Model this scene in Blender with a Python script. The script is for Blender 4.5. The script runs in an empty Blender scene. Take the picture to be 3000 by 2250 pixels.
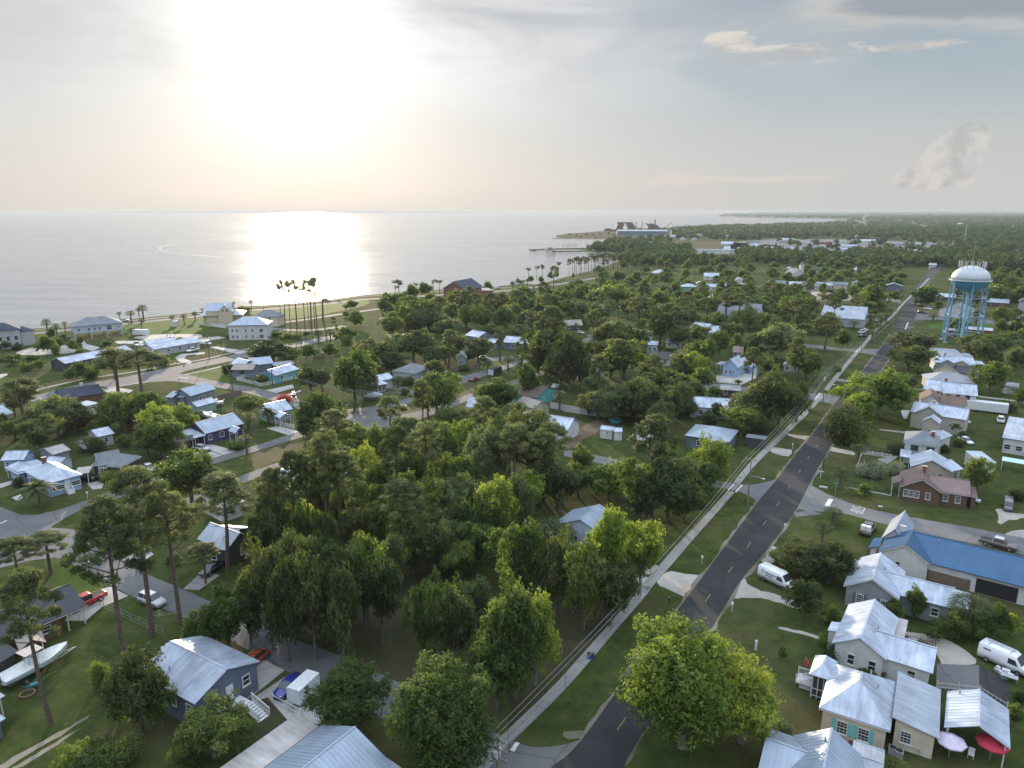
import bpy, math, random
import numpy as np
from mathutils import Vector, Matrix
R = math.radians
C = bpy.context.scene.collection
sc = bpy.context.scene
random.seed(7); rng = np.random.default_rng(7)

# ------------------------------------------------------------------ camera
CAM_H = 58.0
PITCH = R(13.7)
FPX = 2082.0                      # focal length in pixels of a 3000 px wide frame
cam_d = bpy.data.cameras.new('camera'); cam = bpy.data.objects.new('camera', cam_d); C.objects.link(cam)
cam.location = (0, 0, CAM_H); cam.rotation_euler = (R(90) - PITCH, 0, 0)
cam_d.sensor_width = 36; cam_d.lens = 36 * FPX / 3000; cam_d.clip_start = 1; cam_d.clip_end = 200000
sc.camera = cam

# ------------------------------------------------------------------ sun and sky
SUN_EL, SUN_AZ = R(11.0), R(-15.9)          # azimuth measured from +Y towards +X
sun_dir = Vector((math.sin(SUN_AZ) * math.cos(SUN_EL), math.cos(SUN_AZ) * math.cos(SUN_EL), math.sin(SUN_EL)))
sd = bpy.data.lights.new('sun', 'SUN'); sd.energy = 5.0; sd.angle = R(0.6); sd.color = (1.0, 0.80, 0.56)
so = bpy.data.objects.new('sun', sd); C.objects.link(so)
so.rotation_euler = (-sun_dir).to_track_quat('-Z', 'Y').to_euler(); so.location = (0, 0, 300)

world = bpy.data.worlds.new('World'); sc.world = world; world.use_nodes = True
def build_world():
    nt = world.node_tree; N = nt.nodes; L = nt.links; N.clear()
    def nd(t, **k):
        n = N.new(t)
        for a, b in k.items(): setattr(n, a, b)
        return n
    def math_(op, a, b=None, c=None, clamp=False):
        n = nd('ShaderNodeMath', operation=op, use_clamp=clamp)
        for i, v in enumerate((a, b, c)):
            if v is None: continue
            if isinstance(v, (int, float)): n.inputs[i].default_value = v
            else: L.new(v, n.inputs[i])
        return n.outputs[0]
    def ramp(x, stops, interp='EASE'):
        n = nd('ShaderNodeValToRGB'); n.color_ramp.interpolation = interp
        e = n.color_ramp.elements
        while len(e) < len(stops): e.new(0.5)
        for i, (p, c) in enumerate(stops):
            e[i].position = p; e[i].color = (c, c, c, 1) if isinstance(c, (int, float)) else (*c, 1)
        L.new(x, n.inputs[0]); return n.outputs[0]
    def mix(f, a, b, mode='MIX'):
        n = nd('ShaderNodeMix', data_type='RGBA', blend_type=mode, clamp_factor=True)
        for s, v in ((0, f), (6, a), (7, b)):
            if isinstance(v, (int, float)): n.inputs[s].default_value = v
            elif isinstance(v, tuple): n.inputs[s].default_value = (*v, 1)
            else: L.new(v, n.inputs[s])
        return n.outputs[2]
    sky = nd('ShaderNodeTexSky', sky_type='NISHITA'); sky.sun_disc = False
    sky.sun_elevation = SUN_EL; sky.sun_rotation = SUN_AZ
    sky.air_density = 1.0; sky.dust_density = 2.5; sky.ozone_density = 1.5; sky.altitude = 50
    tc = nd('ShaderNodeTexCoord'); sep = nd('ShaderNodeSeparateXYZ'); L.new(tc.outputs['Generated'], sep.inputs[0])
    x, y, z = sep.outputs
    el = math_('ARCSINE', z)                                   # elevation, radians
    az = math_('ARCTAN2', x, y)                                # azimuth from +Y
    # angle to the sun
    dp = nd('ShaderNodeVectorMath', operation='DOT_PRODUCT'); L.new(tc.outputs['Generated'], dp.inputs[0])
    dp.inputs[1].default_value = sun_dir
    ang = math_('ARCCOSINE', math_('MINIMUM', dp.outputs['Value'], 0.99999))
    # thin veil sky colour by elevation; unseen upper dome brightened to add fill light
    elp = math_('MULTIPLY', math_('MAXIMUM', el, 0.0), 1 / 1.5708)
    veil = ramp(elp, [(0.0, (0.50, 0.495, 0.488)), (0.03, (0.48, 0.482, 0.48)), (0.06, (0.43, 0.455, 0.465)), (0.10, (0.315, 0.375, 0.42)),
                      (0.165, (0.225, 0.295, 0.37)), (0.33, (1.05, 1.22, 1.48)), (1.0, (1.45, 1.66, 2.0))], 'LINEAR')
    sunside = ramp(ang, [(0.0, 1.0), (0.30, 0.82), (0.62, 0.22), (1.0, 0.0)])
    low = ramp(elp, [(0.17, 1.0), (0.26, 0.0)])
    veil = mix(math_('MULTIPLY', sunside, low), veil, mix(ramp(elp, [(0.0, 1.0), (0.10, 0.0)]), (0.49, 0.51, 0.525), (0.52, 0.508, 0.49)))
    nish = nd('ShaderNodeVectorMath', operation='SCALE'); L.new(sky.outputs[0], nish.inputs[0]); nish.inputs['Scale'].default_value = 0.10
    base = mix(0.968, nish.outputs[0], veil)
    # cloud layers, projected onto a flat layer overhead so that they stretch towards the horizon
    zc = math_('ADD', math_('MAXIMUM', z, 0.0), 0.05)
    u = math_('DIVIDE', x, zc); v = math_('DIVIDE', y, zc)
    cv = nd('ShaderNodeCombineXYZ'); L.new(u, cv.inputs[0]); L.new(v, cv.inputs[1])
    def noise(vec, scale, detail, rough, dist=0.0, w=0.0, mp=None):
        if mp:
            m = nd('ShaderNodeMapping'); m.inputs['Scale'].default_value = mp[0]; m.inputs['Rotation'].default_value = (0, 0, mp[1])
            L.new(vec, m.inputs[0]); vec = m.outputs[0]
        n = nd('ShaderNodeTexNoise', noise_dimensions='4D'); n.inputs['Scale'].default_value = scale; n.inputs['Detail'].default_value = detail
        n.inputs['Roughness'].default_value = rough; n.inputs['Distortion'].default_value = dist; n.inputs['W'].default_value = w
        L.new(vec, n.inputs['Vector']); return n.outputs[0]
    def band(val, c, w):                 # soft window of val round c
        d = math_('ABSOLUTE', math_('SUBTRACT', val, c))
        return math_('SUBTRACT', 1.0, math_('DIVIDE', d, w), clamp=True)
    ae = nd('ShaderNodeCombineXYZ'); L.new(az, ae.inputs[0]); L.new(el, ae.inputs[1])
    mul = lambda *v: v[0] if len(v) == 1 else math_('MULTIPLY', v[0], mul(*v[1:]))
    vis = ramp(el, [(0.30, 1.0), (0.42, 0.0)])
    # broad soft sheets across the top, lit white near the sun
    n1 = noise(ae.outputs[0], 3.4, 9, 0.58, 0.9, 3.1, ((0.55, 2.0, 1), -0.16))
    m1 = ramp(el, [(0.085, 0.0), (0.20, 1.0)])
    f1 = mul(ramp(n1, [(0.40, 0.0), (0.62, 1.0)]), m1, vis, ramp(math_('MULTIPLY_ADD', az, 0.5, 0.5), [(0.54, 0.85), (0.70, 0.35)]))
    out = mix(f1, base, mix(ramp(ang, [(0.1, 0.0), (0.6, 1.0)]), (0.72, 0.72, 0.71), (0.54, 0.555, 0.565)))
    # darker grey bellies of those sheets
    n7 = noise(ae.outputs[0], 4.2, 8, 0.55, 0.8, 9.4, ((0.45, 2.4, 1), -0.10))
    f7 = mul(ramp(n7, [(0.46, 0.0), (0.66, 1.0)]), ramp(el, [(0.13, 0.0), (0.24, 1.0)]), vis, 0.6)
    out = mix(f7, out, (0.33, 0.355, 0.385))
    # grey bank with bright torn edges, upper right
    n2 = noise(ae.outputs[0], 7.5, 9, 0.66, 0.6, 1.3, ((0.45, 1.7, 1), -0.14))
    m2 = math_('ADD', mul(band(az, 0.52, 0.20), band(el, 0.226, 0.050), 1.4), mul(band(az, 0.60, 0.10), band(el, 0.195, 0.03), 0.3))
    f2 = mul(ramp(math_('ADD', n2, math_('MULTIPLY', m2, 0.35)), [(0.50, 0.0), (0.80, 1.0)]), ramp(m2, [(0.0, 0.0), (0.3, 1.0)]))
    edge = ramp(math_('ADD', n2, math_('MULTIPLY', m2, 0.5)), [(0.72, 1.0), (1.0, 0.0)])
    out = mix(mul(f2, 0.9), out, mix(edge, (0.27, 0.30, 0.34), (0.50, 0.49, 0.46)))
    # bright small cumulus strips
    n3 = noise(ae.outputs[0], 24.0, 9, 0.66, 0.5, 2.7, ((0.42, 1.9, 1), 0.06))
    m3 = math_('MAXIMUM', mul(band(az, 0.345, 0.10), band(el, 0.184, 0.013)), math_('MAXIMUM', mul(band(az, 0.48, 0.07), band(el, 0.181, 0.007)), mul(band(az, 0.275, 0.035), band(el, 0.198, 0.017), 1.2)))
    f3 = ramp(math_('ADD', n3, math_('MULTIPLY', m3, 0.30)), [(0.53, 0.0), (0.66, 1.0)])
    out = mix(mul(f3, ramp(m3, [(0.0, 0.0), (0.15, 1.0)]), 0.9), out, mix(ramp(n3, [(0.45, 0.0), (0.62, 1.0)]), (0.40, 0.41, 0.42), (0.62, 0.58, 0.52)))
    # cumulus tower low on the right
    n4 = noise(ae.outputs[0], 34.0, 9, 0.60, 0.3, 5.0); n4b = noise(ae.outputs[0], 13.0, 4, 0.5, 0.2, 1.0)
    lean = math_('SUBTRACT', az, math_('MULTIPLY', el, 0.55))
    tw = math_('SUBTRACT', 0.066, math_('MULTIPLY', el, 0.40))
    d4 = math_('ABSOLUTE', math_('SUBTRACT', lean, 0.500))
    m4 = math_('SUBTRACT', 1.0, math_('DIVIDE', d4, tw), clamp=True)
    m4 = mul(m4, ramp(el, [(0.018, 0.0), (0.034, 1.0)]), ramp(el, [(0.084, 1.0), (0.110, 0.0)]))
    s4 = math_('ADD', math_('ADD', math_('MULTIPLY', n4, 0.45), math_('MULTIPLY', n4b, 0.5)), math_('MULTIPLY', m4, 0.55))
    f4 = mul(ramp(s4, [(0.56, 0.0), (0.70, 1.0)]), ramp(m4, [(0.0, 0.0), (0.12, 1.0)]))
    out = mix(mul(f4, 0.52), out, mix(ramp(n4, [(0.38, 0.0), (0.60, 1.0)]), (0.37, 0.365, 0.365), (0.60, 0.565, 0.52)))
    m5 = mul(band(az, 0.28, 0.34), band(el, 0.040, 0.020))
    n5 = noise(ae.outputs[0], 26.0, 7, 0.62, 0.2, 2.2, ((0.40, 1.6, 1), 0))
    f5 = ramp(math_('ADD', n5, math_('MULTIPLY', m5, 0.30)), [(0.66, 0.0), (0.80, 1.0)])
    out = mix(mul(f5, ramp(m5, [(0.0, 0.0), (0.2, 1.0)]), 0.5), out, (0.62, 0.55, 0.47))
    # the sun's light spread by the thin cloud
    halo = math_('MULTIPLY', math_('POWER', 2.71828, math_('MULTIPLY', math_('POWER', math_('DIVIDE', ang, 0.085), 2.0), -1.0)), 0.34)
    n8 = noise(ae.outputs[0], 3.0, 7, 0.55, 1.0, 6.3, ((0.6, 2.2, 1), -0.2))
    veiled = math_('SUBTRACT', 1.0, mul(ramp(n8, [(0.42, 0.0), (0.60, 1.0)]), ramp(el, [(0.10, 0.25), (0.20, 1.0)]), 0.60))
    aur = math_('MULTIPLY', math_('POWER', 2.71828, math_('MULTIPLY', math_('DIVIDE', ang, 0.17), -1.0)), 0.40)
    def glow(c, s):
        n = nd('ShaderNodeVectorMath', operation='SCALE'); n.inputs[0].default_value = c; L.new(s, n.inputs['Scale']); return n.outputs[0]
    a1 = nd('ShaderNodeVectorMath', operation='ADD'); L.new(out, a1.inputs[0]); L.new(glow((1.0, 0.96, 0.90), math_('MULTIPLY', halo, veiled)), a1.inputs[1])
    a2 = nd('ShaderNodeVectorMath', operation='ADD'); L.new(a1.outputs[0], a2.inputs[0]); L.new(glow((1.0, 0.97, 0.92), math_('MULTIPLY', aur, veiled)), a2.inputs[1])
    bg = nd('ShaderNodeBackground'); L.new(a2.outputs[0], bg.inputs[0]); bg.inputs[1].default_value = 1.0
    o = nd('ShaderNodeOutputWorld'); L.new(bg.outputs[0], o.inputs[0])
build_world()
sc.view_settings.view_transform = 'Standard'; sc.view_settings.look = 'None'
sc.view_settings.exposure = 0.3; sc.view_settings.gamma = 1.0
sc.cycles.max_bounces = 7; sc.cycles.diffuse_bounces = 4; sc.cycles.glossy_bounces = 2; sc.cycles.transmission_bounces = 4
sc.cycles.volume_bounces = 0; sc.cycles.use_denoising = True; sc.cycles.sample_clamp_indirect = 4.0
sc.cycles.use_adaptive_sampling = True; sc.cycles.adaptive_threshold = 0.02

# ------------------------------------------------------------------ pixel -> world
cp, sp = math.cos(PITCH), math.sin(PITCH)
def ray(px, py):
    u = (px - 1500) / FPX; v = (py - 1125) / FPX
    return Vector((u, cp - v * sp, -sp - v * cp))
def gp(p, z=0.0):
    d = ray(*p); t = (z - CAM_H) / d.z
    return Vector((d.x * t, d.y * t, z))
def proj(w):
    x, y, z = w[0], w[1], w[2] - CAM_H
    zc = y * cp - z * sp; yc = y * sp + z * cp
    return (1500 + FPX * x / zc, 1125 - FPX * yc / zc, zc)
TILES = {'a': (0, 1700, .33906), 'b': (750, 1700, .33906), 'c': (1500, 1700, .33906), 'd': (2250, 1700, .33906),
         'e': (0, 1200, .33906), 'f': (750, 1200, .33906), 'g': (1500, 1200, .33906), 'h': (2250, 1200, .33906),
         'i': (0, 820, .27125), 'j': (550, 820, .27125), 'k': (1100, 820, .27125), 'l': (1650, 820, .27125),
         'm': (2200, 820, .36166), 'n': (1500, 600, .33906), 'o': (2250, 600, .33906), 'p': (0, 580, .6781),
         'q': (0, 0, 1.3562), 'r': (2400, 960, .27125), 's': (400, 1050, .18083), 't': (2700, 720, .19292),
         'u': (1700, 640, .18083), 'v': (2050, 1180, .19286), 'w': (2150, 1480, .20344), 'x': (0, 1050, .18083),
         'y': (2700, 1300, .18083), 'z': (2000, 820, .20344), 'S': (0, 0, 1.0)}
def P(t, x, y):
    a = TILES[t]; return (a[0] + x * a[2], a[1] + y * a[2])

# ------------------------------------------------------------------ materials
MATS = {}
def newmat(name):
    m = bpy.data.materials.new(name); m.use_nodes = True
    return m, m.node_tree.nodes, m.node_tree.links, m.node_tree.nodes['Principled BSDF']
def mat(name, col, rough=.7, metal=0., var=.12, scale=3., bump=0., spec=.5, coat=0.):
    """plain surface with mottled colour"""
    if name in MATS: return MATS[name]
    m, N, L, B = newmat(name)
    tc = N.new('ShaderNodeTexCoord'); nz = N.new('ShaderNodeTexNoise'); nz.inputs['Scale'].default_value = scale; nz.inputs['Detail'].default_value = 5
    L.new(tc.outputs['Object'], nz.inputs['Vector'])
    mx = N.new('ShaderNodeMix'); mx.data_type = 'RGBA'
    mx.inputs[6].default_value = (*[c * (1 - var) for c in col], 1); mx.inputs[7].default_value = (*[min(1, c * (1 + var)) for c in col], 1)
    rp = N.new('ShaderNodeMapRange'); rp.inputs[1].default_value = .3; rp.inputs[2].default_value = .7
    L.new(nz.outputs[0], rp.inputs[0]); L.new(rp.outputs[0], mx.inputs[0]); L.new(mx.outputs[2], B.inputs['Base Color'])
    B.inputs['Roughness'].default_value = rough; B.inputs['Metallic'].default_value = metal
    B.inputs['Specular IOR Level'].default_value = spec; B.inputs['Coat Weight'].default_value = coat
    if bump:
        b = N.new('ShaderNodeBump'); b.inputs['Strength'].default_value = bump; L.new(nz.outputs[0], b.inputs['Height']); L.new(b.outputs[0], B.inputs['Normal'])
    MATS[name] = m; return m
def roofmat(name, col, kind='metal', stain=.15, rough=None):
    """kind metal: faint panel tone and weather streaks running down the slope (UV v); shingle: courses"""
    if name in MATS: return MATS[name]
    m, N, L, B = newmat(name)
    tc = N.new('ShaderNodeTexCoord')
    mp = N.new('ShaderNodeMapping'); L.new(tc.outputs['UV'], mp.inputs[0])
    nz = N.new('ShaderNodeTexNoise'); nz.inputs['Detail'].default_value = 6; L.new(mp.outputs[0], nz.inputs['Vector'])
    if kind == 'metal': mp.inputs['Scale'].default_value = (1.6, .22, 1); nz.inputs['Scale'].default_value = 1.0
    else: mp.inputs['Scale'].default_value = (1.2, 5.0, 1); nz.inputs['Scale'].default_value = 1.6
    n2 = N.new('ShaderNodeTexNoise'); n2.inputs['Scale'].default_value = .35; n2.inputs['Detail'].default_value = 4; L.new(tc.outputs['Object'], n2.inputs['Vector'])
    ad = N.new('ShaderNodeMath'); ad.operation = 'ADD'; L.new(nz.outputs[0], ad.inputs[0]); L.new(n2.outputs[0], ad.inputs[1])
    rp = N.new('ShaderNodeMapRange'); rp.inputs[1].default_value = .75; rp.inputs[2].default_value = 1.3; L.new(ad.outputs[0], rp.inputs[0])
    mx = N.new('ShaderNodeMix'); mx.data_type = 'RGBA'
    mx.inputs[6].default_value = (*[c * (1 - stain * 1.6) for c in col], 1); mx.inputs[7].default_value = (*[min(1, c * (1 + stain * .4)) for c in col], 1)
    L.new(rp.outputs[0], mx.inputs[0]); L.new(mx.outputs[2], B.inputs['Base Color'])
    B.inputs['Metallic'].default_value = .25 if kind == 'metal' else 0.
    B.inputs['Roughness'].default_value = rough if rough is not None else (.38 if kind == 'metal' else .85)
    if kind != 'metal': B.inputs['Specular IOR Level'].default_value = .35
    MATS[name] = m; return m
WHITE = mat('white_paint', (.62, .62, .62), .55, var=.05)
GLASS = mat('window_glass', (.03, .035, .04), .12, var=.2, spec=.8)
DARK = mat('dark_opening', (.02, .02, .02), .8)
TIRE = mat('tyre_rubber', (.02, .02, .02), .85)
CHROME = mat('rim_metal', (.45, .45, .45), .35, metal=.8)
WOOD = mat('weathered_wood', (.16, .12, .085), .85, var=.3, scale=4)
CONC = mat('concrete', (.42, .40, .37), .85, var=.12, scale=.8)
METAL_GREY = mat('galvanised_metal', (.38, .40, .42), .45, metal=.4)
ROOFW = roofmat('white_metal_roof', (.48, .54, .635), stain=.27)
ROOFB = roofmat('pale_blue_metal_roof', (.33, .39, .47))
ROOFS = roofmat('silver_metal_roof', (.36, .40, .45), stain=.22)
ROOFBLUE = roofmat('royal_blue_metal_roof', (.036, .11, .22), stain=.12)
ROOFG = roofmat('grey_shingle_roof', (.21, .23, .25), 'shingle', .2)
ROOFD = roofmat('dark_shingle_roof', (.075, .08, .09), 'shingle', .2)
ROOFN = roofmat('navy_shingle_roof', (.05, .06, .09), 'shingle', .2)
ROOFBR = roofmat('brown_metal_roof', (.22, .145, .13), stain=.15)
ROOFT = roofmat('tan_shingle_roof', (.36, .31, .27), 'shingle', .2)
ROOFRUST = roofmat('rusty_white_roof', (.44, .41, .385), stain=.25)
BRICK = mat('red_brick', (.20, .085, .06), .85, var=.35, scale=14)
BRICKD = mat('brown_brick', (.13, .075, .05), .85, var=.35, scale=14)

# ------------------------------------------------------------------ mesh building
class MB:
    def __init__(s): s.v = []; s.f = []; s.uv = []
    def quad(s, pts, uv=None):
        n = len(s.v); s.v += [tuple(p) for p in pts]; s.f.append(tuple(range(n, n + len(pts)))); s.uv += (uv or [(0, 0)] * len(pts)); return s
    def box(s, c, d, rz=0., M=None):
        hx, hy, hz = d[0] / 2, d[1] / 2, d[2] / 2; ca, sa = math.cos(rz), math.sin(rz); n = len(s.v)
        for x, y, z in ((-1, -1, -1), (1, -1, -1), (1, 1, -1), (-1, 1, -1), (-1, -1, 1), (1, -1, 1), (1, 1, 1), (-1, 1, 1)):
            q = (c[0] + x * hx * ca - y * hy * sa, c[1] + x * hx * sa + y * hy * ca, c[2] + z * hz)
            s.v.append(tuple(M @ Vector(q)) if M else q)
        for f in ((3, 2, 1, 0), (4, 5, 6, 7), (0, 1, 5, 4), (1, 2, 6, 5), (2, 3, 7, 6), (3, 0, 4, 7)):
            s.f.append(tuple(n + i for i in f)); s.uv += [(0, 0)] * 4
        return s
    def bar(s, a, b, w, h=None):
        """square bar from a to b"""
        a = Vector(a); b = Vector(b); h = h or w; d = (b - a); L = d.length
        if L < 1e-6: return s
        M = Matrix.Translation((a + b) / 2) @ d.to_track_quat('X', 'Z').to_matrix().to_4x4()
        return s.box((0, 0, 0), (L, w, h), 0, M)
    def tube(s, pts, rs, n=8, cap=True):
        pts = [Vector(p) for p in pts]; 
        if isinstance(rs, (int, float)): rs = [rs] * len(pts)
        base = len(s.v); up = Vector((0, 0, 1))
        for i, p in enumerate(pts):
            d = (pts[min(i + 1, len(pts) - 1)] - pts[max(i - 1, 0)]).normalized()
            a = d.cross(up if abs(d.z) < .9 else Vector((1, 0, 0))).normalized(); b = d.cross(a)
            for k in range(n):
                t = 2 * math.pi * k / n; s.v.append(tuple(p + (a * math.cos(t) + b * math.sin(t)) * rs[i]))
        for i in range(len(pts) - 1):
            for k in range(n):
                q = base + i * n; k2 = (k + 1) % n
                s.f.append((q + k, q + k2, q + n + k2, q + n + k)); s.uv += [(0, 0)] * 4
        if cap:
            s.f.append(tuple(base + k for k in range(n))[::-1]); s.uv += [(0, 0)] * n
            e = base + (len(pts) - 1) * n; s.f.append(tuple(e + k for k in range(n))); s.uv += [(0, 0)] * n
        return s
    def lathe(s, prof, n=24, c=(0, 0, 0)):
        base = len(s.v)
        for r, z in prof:
            for k in range(n):
                t = 2 * math.pi * k / n; s.v.append((c[0] + r * math.cos(t), c[1] + r * math.sin(t), c[2] + z))
        for i in range(len(prof) - 1):
            for k in range(n):
                k2 = (k + 1) % n; q = base + i * n
                s.f.append((q + k, q + k2, q + n + k2, q + n + k)); s.uv += [(0, 0)] * 4
        return s
    def slab(s, top, t, uv=None):
        """closed plate: polygon 'top' with thickness t straight down"""
        n = len(top); b = len(s.v)
        s.v += [tuple(p) for p in top] + [(p[0], p[1], p[2] - t) for p in top]
        s.f.append(tuple(range(b, b + n))); s.uv += (uv or [(0, 0)] * n)
        s.f.append(tuple(range(b + 2 * n - 1, b + n - 1, -1))); s.uv += [(0, 0)] * n
        for i in range(n):
            j = (i + 1) % n; s.f.append((b + i, b + n + i, b + n + j, b + j)); s.uv += [(0, 0)] * 4
        return s
    def mesh(s, name, m, smooth=False):
        me = bpy.data.meshes.new(name); me.from_pydata(s.v, [], s.f); 
        uvl = me.uv_layers.new(name='UVMap'); uvl.data.foreach_set('uv', np.array(s.uv, dtype=np.float32).ravel())
        me.materials.append(m)
        if smooth: me.polygons.foreach_set('use_smooth', [True] * len(me.polygons))
        me.update(); return me
    def build(s, name, m, parent=None, smooth=False):
        o = bpy.data.objects.new(name, s.mesh(name, m, smooth)); C.objects.link(o)
        if parent is not None: o.parent = parent
        return o
def tag(o, label=None, cat=None, group=None, kind=None):
    if label: o['label'] = label
    if cat: o['category'] = cat
    if group: o['group'] = group
    if kind: o['kind'] = kind
    return o
def thing(name, loc, rz, label, cat, group=None):
    o = bpy.data.objects.new(name, None); C.objects.link(o); o.location = loc; o.rotation_euler = (0, 0, rz)
    o.empty_display_size = .5
    return tag(o, label, cat, group)
def dup(root, loc, rz, label, group=None, scale=None):
    r = root.copy(); C.objects.link(r); r.location = loc; r.rotation_euler = (0, 0, rz); r['label'] = label
    if scale is not None: r.scale = scale
    if group: r['group'] = group
    for ch in root.children:
        c = ch.copy(); C.objects.link(c); c.parent = r
        for g in ch.children:
            d = g.copy(); C.objects.link(d); d.parent = c
    return r
LAND = []          # (phrase, world position) for telling trees apart by what they stand beside
# ------------------------------------------------------------------ ground, water, roads
def structure(o): o['kind'] = 'structure'; return o
def poly(name, pts, z, m, t=0.0, src=True):
    w = [gp(p, z) if src else Vector((p[0], p[1], z)) for p in pts]
    b = MB()
    if t: b.slab(w, t)
    else: b.quad(w)
    return structure(b.build(name, m))
def dense(pts, n=6):
    """Catmull-Rom through points"""
    out = []
    for i in range(len(pts) - 1):
        p0 = Vector(pts[max(i - 1, 0)]); p1 = Vector(pts[i]); p2 = Vector(pts[i + 1]); p3 = Vector(pts[min(i + 2, len(pts) - 1)])
        for k in range(n):
            t = k / n
            out.append(.5 * ((2 * p1) + (p2 - p0) * t + (2 * p0 - 5 * p1 + 4 * p2 - p3) * t * t + (3 * p1 - p0 - 3 * p2 + p3) * t ** 3))
    out.append(Vector(pts[-1])); return out
def resample(pts, n):
    d = [0]
    for a, b in zip(pts, pts[1:]): d.append(d[-1] + (b - a).length)
    out = []
    for k in range(n):
        s = d[-1] * k / (n - 1); i = max(j for j in range(len(d)) if d[j] <= s + 1e-9); i = min(i, len(pts) - 2)
        out.append(pts[i].lerp(pts[i + 1], (s - d[i]) / max(d[i + 1] - d[i], 1e-9)))
    return out
def ribbon(name, left, right, z, m, n=40):
    a = resample([gp(p, z) for p in left], n); b = resample([gp(p, z) for p in right], n)
    mb = MB()
    for i in range(n - 1): mb.quad([a[i], b[i], b[i + 1], a[i + 1]])
    return structure(mb.build(name, m))
def strip(name, pts, width, z, m, src=True, smooth=True, thick=0.):
    w = [gp(p, z) if src else Vector((*p, z)) for p in pts]
    if smooth: w = dense(w, 5)
    mb = MB(); L_, R_ = [], []
    for i, p in enumerate(w):
        d = (w[min(i + 1, len(w) - 1)] - w[max(i - 1, 0)]); d.z = 0; d.normalize(); nrm = Vector((-d.y, d.x, 0)) * width / 2
        L_.append(p + nrm); R_.append(p - nrm)
    for i in range(len(w) - 1):
        q = [L_[i], R_[i], R_[i + 1], L_[i + 1]]
        if thick: mb.slab(q, thick)
        else: mb.quad(q)
    return structure(mb.build(name, m)), w

def build_ground_mat():
    m, N, L, B = newmat('grass_and_sand')
    tc = N.new('ShaderNodeTexCoord')
    def noise(s, d=6, r=.6, dist=0., sc3=(1, 1, 1)):
        mp = N.new('ShaderNodeMapping'); mp.inputs['Scale'].default_value = sc3; L.new(tc.outputs['Object'], mp.inputs[0])
        n = N.new('ShaderNodeTexNoise'); n.inputs['Scale'].default_value = s; n.inputs['Detail'].default_value = d; n.inputs['Roughness'].default_value = r
        n.inputs['Distortion'].default_value = dist; L.new(mp.outputs[0], n.inputs['Vector']); return n.outputs[0]
    def ramp(x, a, b):
        r = N.new('ShaderNodeMapRange'); r.interpolation_type = 'SMOOTHSTEP'; r.inputs[1].default_value = a; r.inputs[2].default_value = b; L.new(x, r.inputs[0]); return r.outputs[0]
    def mix(f, a, b):
        n = N.new('ShaderNodeMix'); n.data_type = 'RGBA'; L.new(f, n.inputs[0])
        for s, v in ((6, a), (7, b)):
            if isinstance(v, tuple): n.inputs[s].default_value = (*v, 1)
            else: L.new(v, n.inputs[s])
        return n.outputs[2]
    c = mix(ramp(noise(.35, 8, .7), .35, .68), (.034, .050, .015), (.070, .090, .026))
    c = mix(ramp(noise(.045, 6, .65, .5), .46, .62), c, (.082, .078, .034))
    c = mix(ramp(noise(.9, 9, .85), .47, .68), c, (.040, .050, .016))
    c = mix(ramp(noise(.09, 8, .75, 1.2), .62, .70), c, (.26, .235, .19))
    c = mix(ramp(noise(4., 6, .85), .48, .72), c, (.024, .036, .010))
    L.new(c, B.inputs['Base Color']); B.inputs['Roughness'].default_value = 1.; B.inputs['Specular IOR Level'].default_value = .03
    b = N.new('ShaderNodeBump'); b.inputs['Strength'].default_value = .7; b.inputs['Distance'].default_value = .12
    L.new(noise(3.5, 6, .8), b.inputs['Height']); L.new(b.outputs[0], B.inputs['Normal'])
    return m
GRASS = build_ground_mat()
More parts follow.
